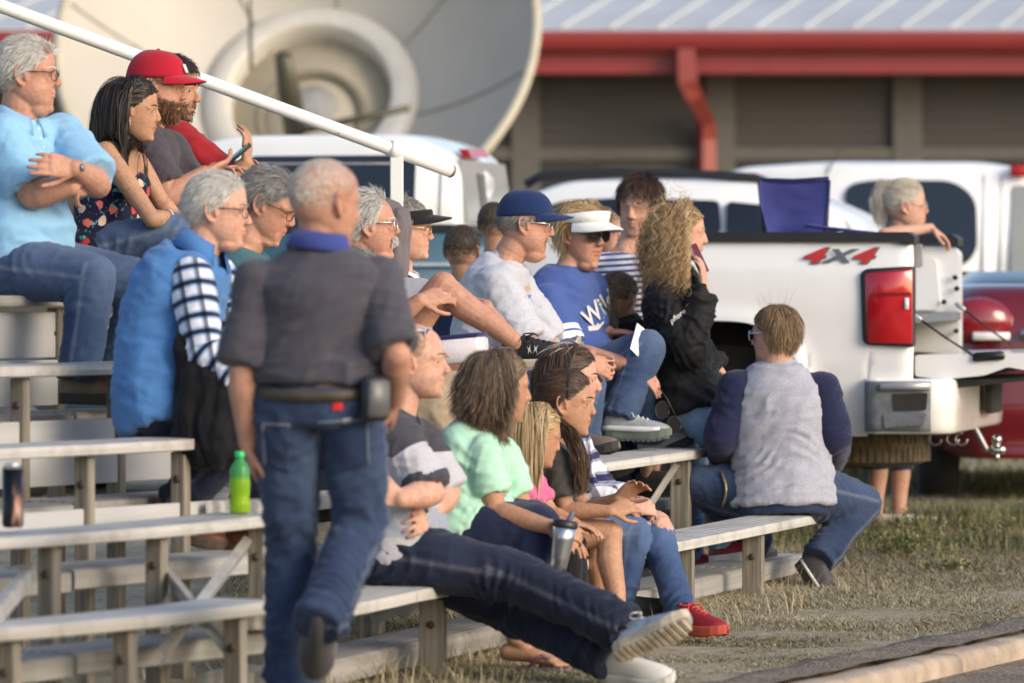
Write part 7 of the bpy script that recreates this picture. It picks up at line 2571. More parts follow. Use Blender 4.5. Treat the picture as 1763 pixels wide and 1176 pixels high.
    kb = cloth('cap_black', (.014, .014, .016)); sp = Soup(); sp.tube([p.h2w((-.012 + .112 * math.cos(t), .091 * math.sin(t), .052 + .012 * math.cos(t))) for t in np.linspace(0, 6.283, 40)], .008, 8, 2.2, close=False); p.bill(kb, np.array([-.012, 0, .048]), np.array([.112, .091, .098]), .085, sp.obj('sun_visor', kb, p.root))
    p.glasses(simple('gold_frame', (.55, .40, .16), .3, .8), w=.0018)
    p.shirt(cloth('jacket_black_shell', (.014, .016, .018)), up=1.9, loose=.012, name='jacket', wr=.012)
    p.collar(cloth('collar_white', (.72, .72, .73)), .06, .066, .5, .02)
    p.pants(ddark)
    # man in red with tan trousers, second row, mostly hidden by the walking man
    D_, zs = seat(600, 2, 'R')
    p = Person('person in tan trousers seated just beyond the walking man', D_ + .2, -14, S_ruddy, 1.0, group=G)
    p.pose((612, 772), (585, 560), (610, 488), hs=1.0, slouch=.08, look=6)
    p.arm('R', (640, 680, -.25), (700, 640, -.2), sh=(580, 590, -.15), hand=True); p.arm('L', (700, 680, .2), (752, 680, .1), (778, 712, .05), pn=(-.4, 0, -1), curl=.6)
    p.leg('R', (748, 705, -.1), (742, 870, -.1), (790, 900, -.1)); p.leg('L', (778, 678, .25), (800, 850, .25), (840, 880, .25))
    p.body(arm_r=1.05); p.hair(grey_h).brows(grey_h).eyes()
    p.shirt(cloth('shirt_brick', (.33, .020, .020)), up=.8)
    p.pants(cloth('chino_tan', (.40, .31, .21), .08), r=(.105, .098, .080, .074, .074))
    p.shoe('R', leather, rub); p.shoe('L', leather, rub)
    # two boys behind the stand, backs to us
    buzz = hairmat('hair_buzz', (.035, .024, .016), (.085, .058, .040), (.15, .11, .08))
    for lab, px, py, dd, hs in (('boy with cropped brown hair seen from behind, beyond the grey tee shirt', 797, 432, 25.6, .92), ('child with brown hair peeping out behind the navy cap man', 852, 388, 26.2, .84)):
        p = Person(lab, dd, 60, S_tan, .78)
        p.pose((px, py + 190), (px, py + 62), (px, py), look=10, hs=hs)
        p.arm('R', (px + 45, py + 150), (px + 40, py + 200)); p.arm('L', (px - 45, py + 150), (px - 40, py + 200))
        p.leg('R', (px + 15, py + 290), (px + 15, py + 400), (px + 40, py + 405)); p.leg('L', (px - 15, py + 290), (px - 15, py + 400), (px + 10, py + 405))
        p.body(); p.hair(buzz, n=3800, L=(.008, .016), flow='down', lift=.35, shell=.004, low=.01)
        p.eyes().shirt(cloth('tee_navy_kid', (.03, .04, .09)), up=.8); p.pants(ddark)

    # 12. man with the navy cap
    D12, zs = seat(880, 3, 'R')
    p = Person('man in a navy baseball cap and pale grey tee shirt with a white moustache', D12, -16, S_ruddy, 1.06, group=G, fat=.08)
    p.pose((845, 690), (876, 442), (907, 386), look=14, pitch=4, hs=1.08, slouch=.12)
    p.arm('R', (912, 606, -.22), (1004, 622, -.26), (1066, 638, -.2), pn=(0, .9, -.3), curl=.75, sh=(852, 488, -.16)); p.arm('L', (950, 610, .18), (1018, 612, -.10), (1070, 640, -.16), pn=(0, -.9, -.3), curl=.8)
    p.leg('R', (1000, 668, -.10), (985, 755, -.05), (1058, 776, -.16)); p.leg('L', (1010, 660, .2), (1000, 800, .2), (1050, 820, .2))
    p.body(arm_r=1.18, chin=.05, jaw=1.1, beard=.05, nose=1.2)
    p.hair(grey_h, n=2200, L=(.014, .026), flow='back', lift=.15, mask=lambda q: q[:, 2] < .035, shell=.003, shellcut=lambda q: q[:, 2] < .03, low=.01).brows(white_h).eyes()
    p.beardhair(white_h, 420, (.009, .018), False, 'moustache')
    p.cap_hat(cloth('cap_navy', (.012, .028, .095), .08), bill=.085)
    p.glasses(sm, w=.0022, square=.5)
    gt = cloth('tee_heather', (.46, .47, .52), .05, 6, heather=.12)
    p.shirt(gt, up=.84, grow=.018, loose=.012, r1=.068, hem=-.15, wr=.013)
    bv = bvh_of(p.last[1], p.last[2])
    mark(bv, [[(909 + 5 * math.cos(t), 497 + 6 * math.sin(t)) for t in np.linspace(0, 6, 10)]], 'chest_emblem', cloth('emblem_orange', (.52, .30, .16)), p.root)
    mark(bv, [[(904, 508), (915, 507), (914, 513), (905, 514)]], 'chest_emblem', cloth('emblem_blue', (.12, .2, .45)), p.root)
    mark(bv, [[(788, 452), (812, 428), (816, 432), (792, 457)], [(777, 465), (786, 455), (790, 460), (781, 469)]], 'back_print', cloth('print_tan', (.36, .32, .20)), p.root, .006)
    p.pants(dmid, r=(.105, .098, .078, .070, .070))
    p.shoe('R', simple('shoe_taupe', (.16, .13, .105), .8), rub, L=.29); p.shoe('L', simple('shoe_taupe', (.16, .13, .105), .8), rub)
    # 13. woman with the white visor
    D13, zs = seat(985, 3, 'R')
    D13 -= .15
    p = Person('blonde woman in a white visor, sunglasses and royal blue tee shirt', D13, -44, S_ruddy, 1.08, True, group=G, fat=.13)
    p.pose((984, 688), (980, 456), (1003, 402), look=0, pitch=6, hs=1.12, slouch=.10)
    p.arm('R', (982, 606, -.26), (1096, 632, -.36), (1136, 668, -.36), pn=(-.4, .6, -.7), curl=.3, sh=(942, 520, -.14)); p.arm('L', (1040, 590, .25), (1046, 572, .05), (1096, 572, .0), pn=(0, 0, -1), curl=.25)
    p.leg('R', (1112, 600, -.28), (1066, 722, -.42), (1138, 752, -.46)); p.leg('L', (1118, 645, .0), (1120, 760, .0), (1150, 775, .0))
    p.body(arm_r=1.2, chin=.04, jaw=1.1, nose=1.05)
    p.hair(blond_h, n=3000, L=(.06, .12), flow='down', lift=.3, grav=.3, K=12, wave=.3, col=[(p.S, .13)], width=.002, extra=lambda q, l: np.where(q[:, 0] > .02, l * .5, l)).brows(blond_h).eyes()
    vis = cloth('visor_white', (.78, .77, .73), .04)
    sp = Soup()
    n = 40; v = []
    for h, o_ in ((.0, .0), (.045, .004), (.045, .010), (.0, .006)):
        for j in range(n):
            t = 2 * math.pi * j / n
            v.append(p.h2w(np.array([-.012, 0, .046]) + np.array([(.112 + o_) * math.cos(t), (.090 + o_) * math.sin(t), h * (.75 + .25 * math.cos(t)) + .014 * math.cos(t) - .006])))
    sp.add(v, [(i * n + j, i * n + (j + 1) % n, ((i + 1) % 4) * n + (j + 1) % n, ((i + 1) % 4) * n + j) for i in range(4) for j in range(n)])
    vb = sp.obj('visor_band', vis, p.root)
    p.bill(vis, np.array([-.012, 0, .046]), np.array([.114, .094, .1]), .095, vb, 70, .020, .02)
    p.glasses(blk, sung, w=.0026, rx=.028, rz=.020, name='sunglasses')
    roy = banded('tee_royal', [(0, (.060, .105, .31)), (.185, (.75, .75, .74)), (.218, (.060, .105, .31)), (.228, (.75, .75, .74)), (.262, (.060, .105, .31))])
    def vattr(co):
        u, v = arm_attr(p, co, 'R')
        a = p.arms['R']; ax_ = nrm(a['e'] - a['s']); perp = np.linalg.norm(co - a['s'] - ((co - a['s']) @ ax_)[:, None] * ax_, axis=1)
        L1 = np.linalg.norm(a['e'] - a['s'])
        return dict(pu=np.where((perp < .105) & (u > .1), u * .235 / (L1 * .80), 0))
    p.shirt(roy, up=.90, grow=.016, loose=.010, r1=.066, wr=.011, attrs=vattr, bust=1.35)
    bv = bvh_of(p.last[1], p.last[2])
    word(bv, 'Wild', 1030, 534, 44, 'shirt_lettering', solew, p.root, .3, 42, .75, .010)
    mark(bv, [[(1012, 562), (1026, 560), (1040, 545), (1040, 556), (1030, 568), (1014, 570)]], 'shirt_swash', solew, p.root)
    p.pants(dmid, r=(.112, .102, .080, .070, .068))
    gs = simple('trainer_grey', (.28, .30, .30), .6, var=.15, scale=30)
    p.shoe('R', gs, simple('sole_green_grey', (.10, .12, .105), .8), L=.295, lace=solew, tread=True)
    sp = Soup(); O, d_, l_, u_, k_ = p.shoe_frame
    sp.tube([O + d_ * x + l_ * (-1) * np.interp(x, [0, .08, .18, .27], [.026, .040, .047, .034]) + u_ * .026 for x in np.linspace(.0, .25, 9)], .012, 8); sp.obj('midsole', simple('midsole_pale', (.60, .62, .64), .5), p.lastshoe)
    p.shoe('L', gs, rub)
    p.watch('L', simple('watch_pale', (.5, .5, .55), .4), None, .032, .03)
    c = W(1150, 704, D13 - .38)
    o = empty('sunglasses', c, 'dark sunglasses dangling from the hand of the woman in the visor', 'sunglasses')
    sp = Soup()
    for a, b in ((0, 0), (20, 26)):
        sp.tube([W(1140 + a + 12 * math.cos(t), 706 + b + 15 * math.sin(t), D13 - .38) for t in np.linspace(0, 6.28, 14)], .003, 6)
    sp.tube([W(1136, 668, D13 - .38), W(1150, 690, D13 - .39), W(1166, 722, D13 - .38)], .003, 6)
    sp.obj('frame', blk, o)
    for a, b in ((0, 0), (20, 26)):
        sp = Soup(); q = [W(1140 + a + 11 * math.cos(t), 706 + b + 14 * math.sin(t), D13 - .378) for t in np.linspace(0, 5.9, 14)]
        sp.add(q + [x + V(0, .003, 0) for x in q], [tuple(range(14)), tuple(range(14, 28))[::-1]] + [(j, 14 + j, 14 + (j + 1) % 14, (j + 1) % 14) for j in range(14)]); sp.obj('lens', sung, o, smooth=False)
    # 14. woman in stripes
    p = Person('woman with short dark brown hair in a navy and white striped top, leaning over', 25.4, -108, S_fair, .98, True)
    p.pose((1086, 640), (1074, 438), (1100, 354), look=-4, pitch=10, hs=1.08, slouch=-.06, roll=-4)
    p.arm('R', (1020, 560, .1), (1050, 600, -.2), sh=(1020, 452, .0)); p.arm('L', (1150, 560), (1120, 600, -.2), sh=(1146, 470, .0))
    p.leg('R', (1075, 800), (1075, 1000), (1060, 1015, -.2)); p.leg('L', (1110, 800), (1115, 1000), (1110, 1015, -.2))
    p.body(lip=.35)
    p.hair(hairmat('hair_cocoa', (.025, .013, .008), (.075, .040, .024), (.15, .085, .05)), n=4200, L=(.035, .060), flow='fwd', lift=.30, wave=.28, K=9).brows(brown_h, 1.2).eyes((.10, .13, .14))
    p.shirt(striped('stripes_navy', (.68, .68, .72), (.07, .09, .22), .026), up=.9, loose=.01, attrs=lambda co: dict(pu=along(p, co) + 2.0), wr=.007)
    p.pants(ddark)
    # 15. child in pink, 16. child with brown hair
    p = Person('fair haired child in a pink tee shirt half hidden behind the woman in the visor', 25.7, -30, S_fair, .72, True, group=G)
    p.pose((1050, 590), (1042, 448), (1040, 402), hs=.86)
    p.arm('R', (1060, 520, -.08), (1076, 560, -.1), sh=(1048, 466, -.1)); p.arm('L', (1070, 520, .1), (1080, 560))
    p.leg('R', (1090, 600), (1095, 680), (1115, 690)); p.leg('L', (1095, 600, .1), (1100, 680, .1), (1120, 690, .1))
    p.body(); p.hair(blond_h, n=2400, L=(.10, .15), flow='down', grav=.4, K=12, col=[(p.S, .08)]).eyes()
    p.shirt(cloth('tee_pink', (.62, .17, .30)), up=.8); p.pants(ddark)
    p = Person('child with brown hair in a dangling ponytail bending down beside the curly haired girl', 25.1, 20, S_tan, .74, True, group=G)
    p.pose((1098, 640), (1086, 548), (1064, 516), look=30, pitch=18, hs=.94)
    p.arm('R', (1080, 610), (1060, 650)); p.arm('L', (1110, 610), (1100, 650))
    p.leg('R', (1118, 740, .1), (1112, 820, .1), (1140, 842, .1), hip=(1090, 650)); p.leg('L', (1130, 760, .2), (1120, 832, .2), (1150, 850, .2), hip=(1110, 650))
    p.body(legs_bare=('R', 'L'))
    p.hair(ash_h, n=2600, L=(.08, .14), flow='pony', grav=.15, K=12, lift=.12)
    p.tail(ash_h, (-.10, 0, .05), [p.P((1050, 505, -.12)), p.P((1046, 535, -.16)), p.P((1060, 575, -.16))], 700, .024)
    p.eyes().shirt(cloth('top_black', (.012, .012, .014)), up=.75); p.pants(cloth('shorts_black', (.012, .012, .014)), upto=.5)
    p.shoe('R', rub, rub, L=.22); p.shoe('L', rub, rub, L=.22)
    # 17. curly haired girl on the phone
    D17 = 24.85
    p = Person('girl with long curly blonde hair in a black jacket talking on a phone', D17, -8, S_fair, .99, True)
    p.pose((1186, 680), (1158, 468), (1176, 402), look=10, pitch=2, hs=1.0, slouch=.03)
    p.arm('R', (1188, 606, -.20), (1212, 496, -.16), (1208, 438, -.14), pn=(-.9, .3, .1), curl=.35, sh=(1140, 510, -.12)); p.arm('L', (1190, 600, .2), (1240, 640, .2))
    p.leg('R', (1250, 772, -.12), (1240, 940, -.05), (1268, 965, -.1), hip=(1178, 690, -.08)); p.leg('L', (1192, 800, .10), (1186, 960, .15), (1240, 985, .1), hip=(1190, 690, .08))
    p.body(lip=.9)
    cols = [(p.S, .125), (p.sh['L'], .08), (p.sh['R'], .075), ((p.hip + p.neck) / 2 + (p.neck - p.hip) * .15, .15)]
    p.hair(honey_h, n=7500, L=(.24, .36), flow='down', lift=.34, grav=.34, back=.8, back_x=.010, K=34, wave=.52, curl=(.0125, .078), grow_curl=.11, col=cols, width=.0018, shell=.010, stiff=.03,
           extra=lambda q, l: np.where(q[:, 0] > .03, l * .6, l))
    p.brows(ash_h).eyes()
    p.glasses(blk, sung, up=.9, name='sunglasses')
    bj = cloth('windcheater_black', (.011, .011, .012), .25, 6, .05, .55)
    p.shirt(bj, up=1.93, grow=.030, loose=.022, hem=-.10, wr=.022, name='jacket', ro=.046, top=1.0, voxel=.0075)
    bv = bvh_of(p.last[1], p.last[2])
    word(bv, 'pfiore', 1166, 545, 12, 'sleeve_lettering', solew, p.root, .3, 38, 1.1)
    p.pants(dlight, r=(.096, .084, .066, .060, .062))
    for sd in ('R', 'L'): p.shoe(sd, simple('trainer_red', (.25, .012, .02), .5, var=.2), solew if sd == 'R' else rub, L=.26)
    c = W(1202, 446, D17 - .10)
    d = nrm(W(1210, 462, D17 - .1) - W(1192, 424, D17 - .1)); n_ = nrm(V(.75, -.6, .25) - d * np.dot(V(.75, -.6, .25), d))
    o = Soup().box(c, np.array([d, np.cross(n_, d), n_]), (.068, .034, .005), .003).obj('phone', simple('phone_wine', (.10, .012, .020), .25), None, origin=c)
    tag(o, 'wine red phone held to the ear of the curly haired girl', 'phone')
    # 18. woman in the raglan shirt, back to us, end of the first bench
    D18, zs = seat(1345, 1, 'R', .14)
    p = Person('woman with short blonde brown hair in a grey raglan shirt with navy sleeves, back turned', D18, 84, S_fair, 1.04, False, group=G, fat=.07)
    p.pose((1346, 858), (1338, 628), (1332, 576), look=64, pitch=2, hs=1.0, slouch=-.02, shw=.185)
    p.arm('L', (1243, 752, .0), (1256, 806, .36), (1280, 830, .5), sh=(1268, 672, .0)); p.arm('R', (1436, 750, .0), (1424, 800, .36), (1400, 820, .5), sh=(1414, 672, .0))
    p.leg('L', (1207, 834, .10), (1306, 935, .45), (1330, 960, .75), hip=(1300, 850, .05)); p.leg('R', (1484, 866, .22), (1408, 966, -.02), (1452, 1028, -.10), hip=(1396, 850, .05))
    p.body(arm_r=1.12)
    p.hair(hairmat('hair_streaked', (.055, .032, .015), (.26, .165, .075), (.56, .41, .23)), n=6500, width=.0014, L=(.05, .075), flow='down', lift=.26, grav=.22, K=12, wave=.28, bias=-.05, crown=(-.02, 0, .12)).brows(ash_h).eyes()
    d3 = [W(1328 + 10 * i, 545, D18) for i in range(3)]
    p.hair(honey_h, n=45, L=(.07, .12), flow='back', lift=.95, grav=-.1, K=8, wave=.4, shell=0, mask=lambda q: (q[:, 2] > .10), name='loose_hairs', width=.0012)
    p.glasses(simple('clear_frame', (.45, .5, .6), .3), sung, w=.0028, name='sunglasses', rx=.028, rz=.020)
    rg = cloth('raglan_heather', (.36, .365, .42), .05, 7, heather=.14)
    p.shirt(rg, up=.05, grow=.020, loose=.0, hem=-.045, wr=.015, flare=.020, belly=.085, top=.99, bust=.01)
    nv = cloth('raglan_navy', (.017, .021, .058), .1)
    p.shirt(nv, up=1.9, torso=False, loose=.018, name='sleeves', wr=.011, ro=.05, yoke=.02)
    p.pants(dnavy, r=(.118, .106, .082, .070, .072), waist=.0)
    bv = bvh_of(p.lastp[1], p.lastp[2])
    sp = Soup(); pts = [hit(bv, 1240 + 8 * math.sin(3.1 * t) + 2, 812 + 62 * t, .01) for t in np.linspace(0, 1, 12)]
    pts = [q for q in pts if q is not None]
    if len(pts) > 3: sp.tube(pts, .006, 8); sp.obj('wallet_chain', simple('chain_brass', (.30, .26, .14), .4, .7, var=.5, scale=90), p.root)
    dshoe = simple('trainer_charcoal', (.050, .046, .048), .7, var=.2, scale=26)
    p.shoe('R', dshoe, rub, L=.285, up=(.55, -.25, .60), tread=False)
    sp = Soup(); O, d_, l_, u_, k_ = p.shoe_frame
    for sg in (1, -1): sp.tube([O + d_ * x + l_ * sg * np.interp(x, [0, .08, .18, .27], [.026, .037, .046, .03]) + u_ * .020 for x in np.linspace(.01, .26, 9)], .007, 8)
    sp.obj('shoe_piping', solew, p.lastshoe); p.shoe('L', dshoe, rub, L=.285)
    # 19. woman at the truck
    p = Person('woman with a grey blonde ponytail resting her arm on the tailgate post', 28.75, -6, S_fair, 1.0, True)
    p.pose((1536, 610), (1546, 410), (1560, 354), look=6, hs=1.06, slouch=.02)
    p.arm('R', (1522, 404, -.50), (1602, 392, -.42), (1640, 420, -.40), pn=(-.5, 0, -.9), curl=.5, sh=(1534, 424, -.1)); p.arm('L', (1560, 520, .2), (1570, 600, .1))
    p.leg('R', (1508, 772, -.05), (1508, 896, -.05), (1560, 906, -.1), hip=(1524, 620, -.05)); p.leg('L', (1546, 772, .05), (1548, 900, .05), (1598, 910, .0), hip=(1548, 620, .05))
    p.body(legs_bare=('R', 'L'))
    p.hair(plat_h, n=3200, L=(.10, .16), flow='pony', lift=.14, K=12, grav=.05).brows(ash_h).eyes()
    p.tail(plat_h, (-.105, 0, .06), [p.P((1524, 318)), p.P((1512, 348)), p.P((1518, 392))], 900, .030, wave=.02)
    p.glasses(sm, w=.0018)
    p.shirt(cloth('shirt_azure', (.05, .10, .38)), up=.5)
    p.pants(dnavy, upto=1.28, r=(.10, .09, .075, .072, .074))
    for sd in ('R', 'L'): p.shoe(sd, solew, solew, L=.25)

    # 20. balding man stretched out on the first bench
    D20, zs = seat(690, 1, 'R', .16)
    p = Person('balding man in a grey polo with sunglasses on his head and outstretched dark jeans', D20, -12, S_fair, 1.06, group=G, fat=.04)
    p.pose((688, 952), (680, 714), (716, 622), look=4, hs=1.05, slouch=.09)
    p.arm('R', (742, 848, -.20), (690, 858, -.34), (655, 850, -.36), sh=(682, 756, -.15), pn=(0, 1, 0), curl=.5); p.arm('L', (770, 850, .16), (735, 888, -.08), (715, 900, -.25), pn=(0, 1, 0), curl=.7, sh=(722, 760, .16))
    p.leg('R', (884, 990, -.18), (1080, 1084, -.45), (1168, 1046, -.52)); p.leg('L', (872, 1046, .06), (1052, 1130, -.30), (1140, 1140, -.40))
    p.body(arm_r=1.15, jaw=1.05, beard=.12, nose=1.15)
    p.hair(hairmat('hair_stubble', (.22, .15, .10), (.38, .28, .20), (.5, .40, .30)), n=2600, L=(.004, .008), flow='back', lift=.3, shell=.0, recede=2.2, mask=lambda q: (q[:, 2] < .075)).brows(ash_h).eyes()
    p.glasses(simple('clear_frame', (.45, .5, .6), .3), sung, up=.85, w=.0026, name='sunglasses')
    pol = banded('polo_blocks', [(0, (.055, .055, .068)), (.150, (.46, .45, .49)), (.33, (.30, .32, .39)), (.42, (.42, .41, .44)), (.9, (.4, .39, .41))])
    def pattr(co):
        u, v = arm_attr(p, co, 'R')
        t = along(p, co)
        a = p.arms['R']; ax_ = nrm(a['e'] - a['s']); perp = np.linalg.norm(co - a['s'] - ((co - a['s']) @ ax_)[:, None] * ax_, axis=1)
        L1 = np.linalg.norm(a['e'] - a['s'])
        sl = (perp < .088) & (u > .06)
        ua = np.where(u > L1 * .80, .02, u + .09)
        return dict(pu=np.clip(np.where(sl, ua, t + .02), 0, 1))
    p.shirt(pol, up=.92, hem=-.05, grow=.018, loose=.006, r1=.058, attrs=pattr, wr=.013)
    p.collar(cloth('collar_slate', (.055, .055, .068)), .045, .066)
    p.pants(ddark, r=(.102, .094, .076, .072, .074), wr=.017)
    run = simple('runner_blue_grey', (.28, .33, .40), .6, var=.35, scale=30)
    p.shoe('R', run, simple('sole_tan_grey', (.42, .36, .27), .75, var=.4, scale=20), L=.29, lace=solew, up=(-.5, .75, .45), tread=True)
    p.shoe('L', solew, simple('sole_pale', (.6, .58, .54), .7), L=.285, up=(-.35, -.3, .9))
    # 21. woman in mint green
    D21, zs = seat(800, 1, 'R', .15)
    p = Person('woman with a flipped brown grey bob in a mint green tee shirt holding a tumbler', D21, -18, S_tan, 1.06, True, group=G, fat=.05)
    p.pose((798, 922), (838, 738), (862, 668), look=42, pitch=2, hs=1.04, slouch=.10, roll=0)
    p.arm('R', (852, 882, -.16), (942, 906, -.26), (988, 912, -.26), pn=(.2, .8, -.5), curl=.85, sh=(832, 782, -.13)); p.arm('L', (900, 880, .15), (950, 910, .1), sh=(860, 780, .14))
    p.leg('R', (925, 908, -.16), (888, 1098, -.30), (948, 1148, -.36)); p.leg('L', (915, 900, .14), (925, 1080, .10), (970, 1120, .05))
    p.body(arm_r=1.12, legs_bare=('R',), feet=('R',))
    p.hair(ash_h, n=8000, L=(.135, .165), flow='down', lift=.28, grav=.32, K=16, wave=.18, col=[(p.S, .10)], width=.0015, bias=.0, flip=.5, back=.4, tip=.7).brows(ash_h).eyes()
    mint = cloth('tee_mint', (.40, .66, .50), .05, 5)
    p.shirt(mint, up=.70, grow=.018, loose=.004, r1=.055, hem=-.03, wr=.012, belly=.07)
    p.shirt(cloth('tank_white', (.72, .70, .69)), sleeves=(), grow=.014, hem=-.17, top=.3, wr=.008, name='under_shirt', belly=.07, bust=.01)
    p.pants(cloth('leggings_navy', (.014, .020, .050), .15), r=(.112, .104, .080, .064, .056), upto=1.80, wr=.008)
    g = p.legs['R']; d_ = nrm((g['t'] - g['a']) * V(1, 1, 0)); l_ = np.cross(Z, d_)
    sp = Soup(); c0 = g['a'] + d_ * .075; c0[2] = g['t'][2] - .012
    C = [c0 + d_ * x for x in (-.12, -.10, -.04, .03, .08, .12, .135)]
    sp.rings(C, l_, Z, [.018, .030, .032, .042, .045, .036, .02], [.010] * 7, 18, sq=.7); ff = sp.obj('flip_flop', simple('flipflop_plum', (.10, .055, .075), .7), p.root)
    sp = Soup(); f0 = c0 + d_ * .085 + Z * .02
    for s_ in (1, -1): sp.tube([f0 + Z * .012, f0 - d_ * .045 + l_ * s_ * .032 + Z * .032, f0 - d_ * .09 + l_ * s_ * .046 - Z * .01], .006, 8)
    sp.obj('strap', simple('flipflop_strap', (.16, .07, .11), .5), ff)
    p.shoe('L', rub, rub, L=.24)
    # steel tumbler in her hand
    c = W(966, 944, D21 - .31); tx = nrm(W(978, 892, D21 - .31) - W(960, 1000, D21 - .31)); o1 = nrm(np.cross(tx, V(0, 1, 0))); o2 = np.cross(tx, o1)
    o = empty('travel_tumbler', c, 'steel travel tumbler with a black lid in the hand of the woman in mint green', 'tumbler')
    sp = Soup(); sp.rings([c + tx * h for h in (-.068, -.064, -.03, .03, .075)], o1, o2, [.028, .031, .033, .038, .042], [.028, .031, .033, .038, .042], 28); sp.obj('cup', simple('brushed_steel', (.55, .56, .58), .25, .9), o)
    sp = Soup(); sp.rings([c + tx * h for h in (-.078, -.074, -.067)], o1, o2, [.027, .030, .030], [.027, .030, .030], 24); sp.obj('base_ring', blk, o)
    sp = Soup(); sp.rings([c + tx * h for h in (.074, .078, .094, .098)], o1, o2, [.0435, .0445, .043, .036], [.0435, .0445, .043, .036], 28); ld = sp.obj('lid', blk, o)
    sp = Soup(); sp.cap(c + tx * .10 - o1 * .012, c + tx * .125 - o1 * .018, .011, .008); sp.obj('spout', simple('spout_grey', (.12, .13, .18), .4), ld)
    # 22. blond girl in pink
    D22, zs = seat(890, 1, 'R', .13)
    p = Person('girl with long straight blonde hair in a pink tee shirt on the first bench', D22, -16, S_tan, .82, True, group=G)
    p.pose((872, 930), (906, 800), (922, 750), look=34, pitch=12, hs=.92, slouch=.05)
    p.arm('R', (918, 884, -.12), (970, 900, -.16), (1000, 905, -.14), sh=(894, 822, -.09)); p.arm('L', (950, 884, .1), (990, 900, .05))
    p.leg('R', (978, 942, -.08), (985, 1080, -.05), (1020, 1100, -.05)); p.leg('L', (985, 938, .08), (1000, 1080, .1), (1030, 1100, .1))
    p.body()
    p.hair(blond_h, n=3800, L=(.26, .36), flow='down', lift=.15, grav=.6, K=20, wave=.16, col=[(p.S, .085), (p.sh['R'], .058), (p.sh['L'], .058)], width=.0024, bias=.05).brows(ash_h).eyes()
    p.shirt(cloth('tee_rose', (.58, .13, .26), .1), up=.75, loose=.008)
    p.pants(cloth('leggings_black', (.012, .012, .014)), r=(.09, .08, .062, .054, .05), wr=.006); p.shoe('R', rub, rub, L=.22); p.shoe('L', rub, rub, L=.22)
    # 23. brunette girl
    D23, zs = seat(945, 1, 'R', .13)
    p = Person('brunette girl in a grey tee shirt and headband with bare legs and a long ponytail', D23, -14, S_tan, .95, True, group=G)
    p.pose((930, 920), (958, 764), (976, 694), look=8, pitch=2, hs=1.0, slouch=.07)
    p.arm('R', (974, 880, -.14), (1050, 880, -.18), (1090, 868, -.14), pn=(0, .8, -.6), curl=.6, sh=(956, 794, -.11)); p.arm('L', (1010, 880, .1), (1064, 858, .0), (1092, 838, -.02), pn=(0, -.6, -.5), curl=.6)
    p.leg('R', (1050, 918, -.12), (1064, 1060, -.22), (1128, 1128, -.30)); p.leg('L', (1040, 915, .08), (1030, 1055, .06), (1085, 1090, .0))
    p.body(legs_bare=('R', 'L'), feet=('R', 'L'), lip=.9)
    p.hair(brun_h, n=5200, width=.0014, L=(.12, .18), flow='pony', lift=.10, K=12, grav=.12, wave=.12, shell=.008).brows(brown_h).eyes()
    p.tail(ched_h, (-.085, -.03, -.04), [p.P((985, 750, -.14)), p.P((1002, 800, -.18)), p.P((1000, 850, -.18))], 900, .026)
    sp = Soup()
    sp.tube([p.h2w((.012 + .008 * math.cos(t), .083 * math.cos(t), .035 + .094 * math.sin(t))) for t in np.linspace(-.15, math.pi + .15, 24)], .0045, 8, 2.2); sp.obj('headband', cloth('headband_black', (.02, .018, .02)), p.root)
    p.shirt(cloth('tee_graphite', (.060, .056, .054)), up=.72, loose=.008)
    p.pants(cloth('shorts_black', (.012, .012, .014)), upto=.42, r=(.10, .09, .07, .06, .06))
    for sd in ('R', 'L'):
        g = p.legs[sd]; d_ = nrm((g['t'] - g['a']) * V(1, 1, 0)); l_ = np.cross(Z, d_)
        sp = Soup(); c0 = g['a'] + d_ * .075; c0[2] = g['t'][2] - .010
        sp.rings([c0 + d_ * x for x in (-.12, -.10, -.04, .03, .08, .12, .135)], l_, Z, [.018, .030, .032, .042, .045, .036, .02], [.009] * 7, 18, sq=.7); sp.obj('sandal', simple('sandal_tan', (.30, .20, .12), .7), p.root)
    # 24. plaid girl
    D24, zs = seat(1000, 1, 'R', .13)
    p = Person('girl in a navy and white plaid shirt and ripped jeans with red trainers', D24, -14, S_fair, .97, True, group=G)
    p.pose((985, 918), (975, 722), (984, 652), look=10, pitch=4, hs=1.03, slouch=.06)
    p.arm('R', (1010, 858, -.10), (1080, 872, -.14), (1122, 872, -.12), pn=(.2, .8, -.4), curl=.8, sh=(982, 752, -.11)); p.arm('L', (1040, 850, .14), (1086, 862, .0), (1124, 876, -.06), pn=(0, -.8, -.4), curl=.7)
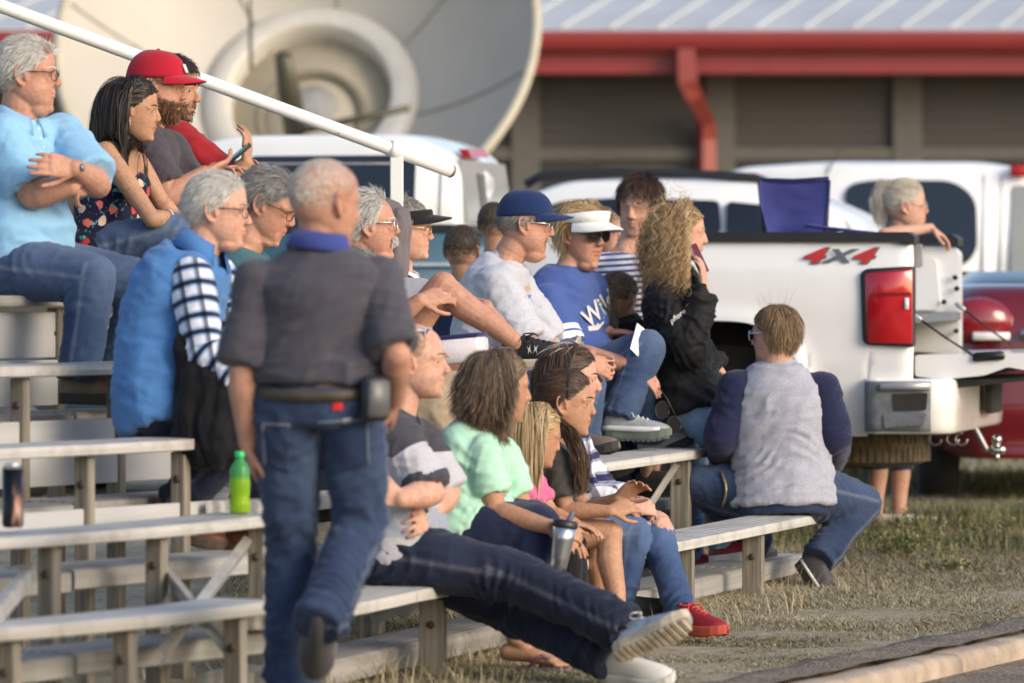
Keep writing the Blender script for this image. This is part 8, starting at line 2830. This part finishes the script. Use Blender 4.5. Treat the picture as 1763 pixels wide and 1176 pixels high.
    p.leg('R', (1090, 918, -.12), (1066, 1040, -.1), (1110, 1065, -.1)); p.leg('L', (1128, 912, .0), (1172, 1052, -.25), (1255, 1096, -.40))
    p.body()
    p.hair(brun_h, n=4600, width=.0016, L=(.12, .20), flow='down', lift=.15, grav=.4, K=14, wave=.15, col=[(p.S, .11)]).brows(brown_h).eyes()
    p.hair(plat_h, n=1100, L=(.05, .08), flow='back', lift=.1, shell=0, mask=lambda q: q[:, 2] > .108, name='sunlit_streak', width=.0016)
    p.shirt(plaid('plaid_navy', (.66, .66, .70), (.035, .04, .12), (.40, .42, .55), .085), up=1.75, loose=.012, ro=.05, attrs=lambda co: dict(pu=along(p, co), pv=co @ nrm(V(.6, .6, 0))))
    p.pants(denim('denim_soft', (.025, .050, .125), (.10, .16, .30)), r=(.098, .088, .068, .058, .056))
    me = p.lastp[0].data; me.materials.append(S_fair)
    kk = p.legs['L']['k'] + V(.035, -.02, .035)
    cc = p.lastp[1][np.asarray(p.lastp[2])].mean(1)
    me.polygons.foreach_set('material_index', (np.linalg.norm((cc - kk) * V(1, .8, 1.1), axis=1) < .052 + .02 * (vnoise(cc * 60, 3) - .5)).astype(np.int32)); me.update()
    redt = simple('trainer_scarlet', (.24, .012, .018), .55, var=.25, scale=30)
    p.shoe('L', redt, simple('sole_coral', (.45, .07, .045), .7), L=.285, lace=simple('lace_scarlet', (.62, .035, .025), .7)); p.shoe('R', rub, rub)
JD = seat(330, 3, 'L', .16)[0]

# ---------------------------------------------------------------- build
build_ground()
build_bleachers()
truck = build_truck()
build_background()
build_things()
build_people()
GRN, DRY = build_grass()
weed(1545, 930, 26.0, .26, 60, GRN, 'bushy green weed growing behind the end bench', .34)
weed(1450, 900, 27.2, .17, 30, GRN, 'low green weed under the rear of the white pickup', .28)
weed(1690, 880, 27.5, .16, 26, GRN, 'ragged green weed at the right beneath the tow ball', .5)
weed(1640, 975, 25.4, .09, 26, GRN, 'low clump of green weeds alone in the dry grass', .30)
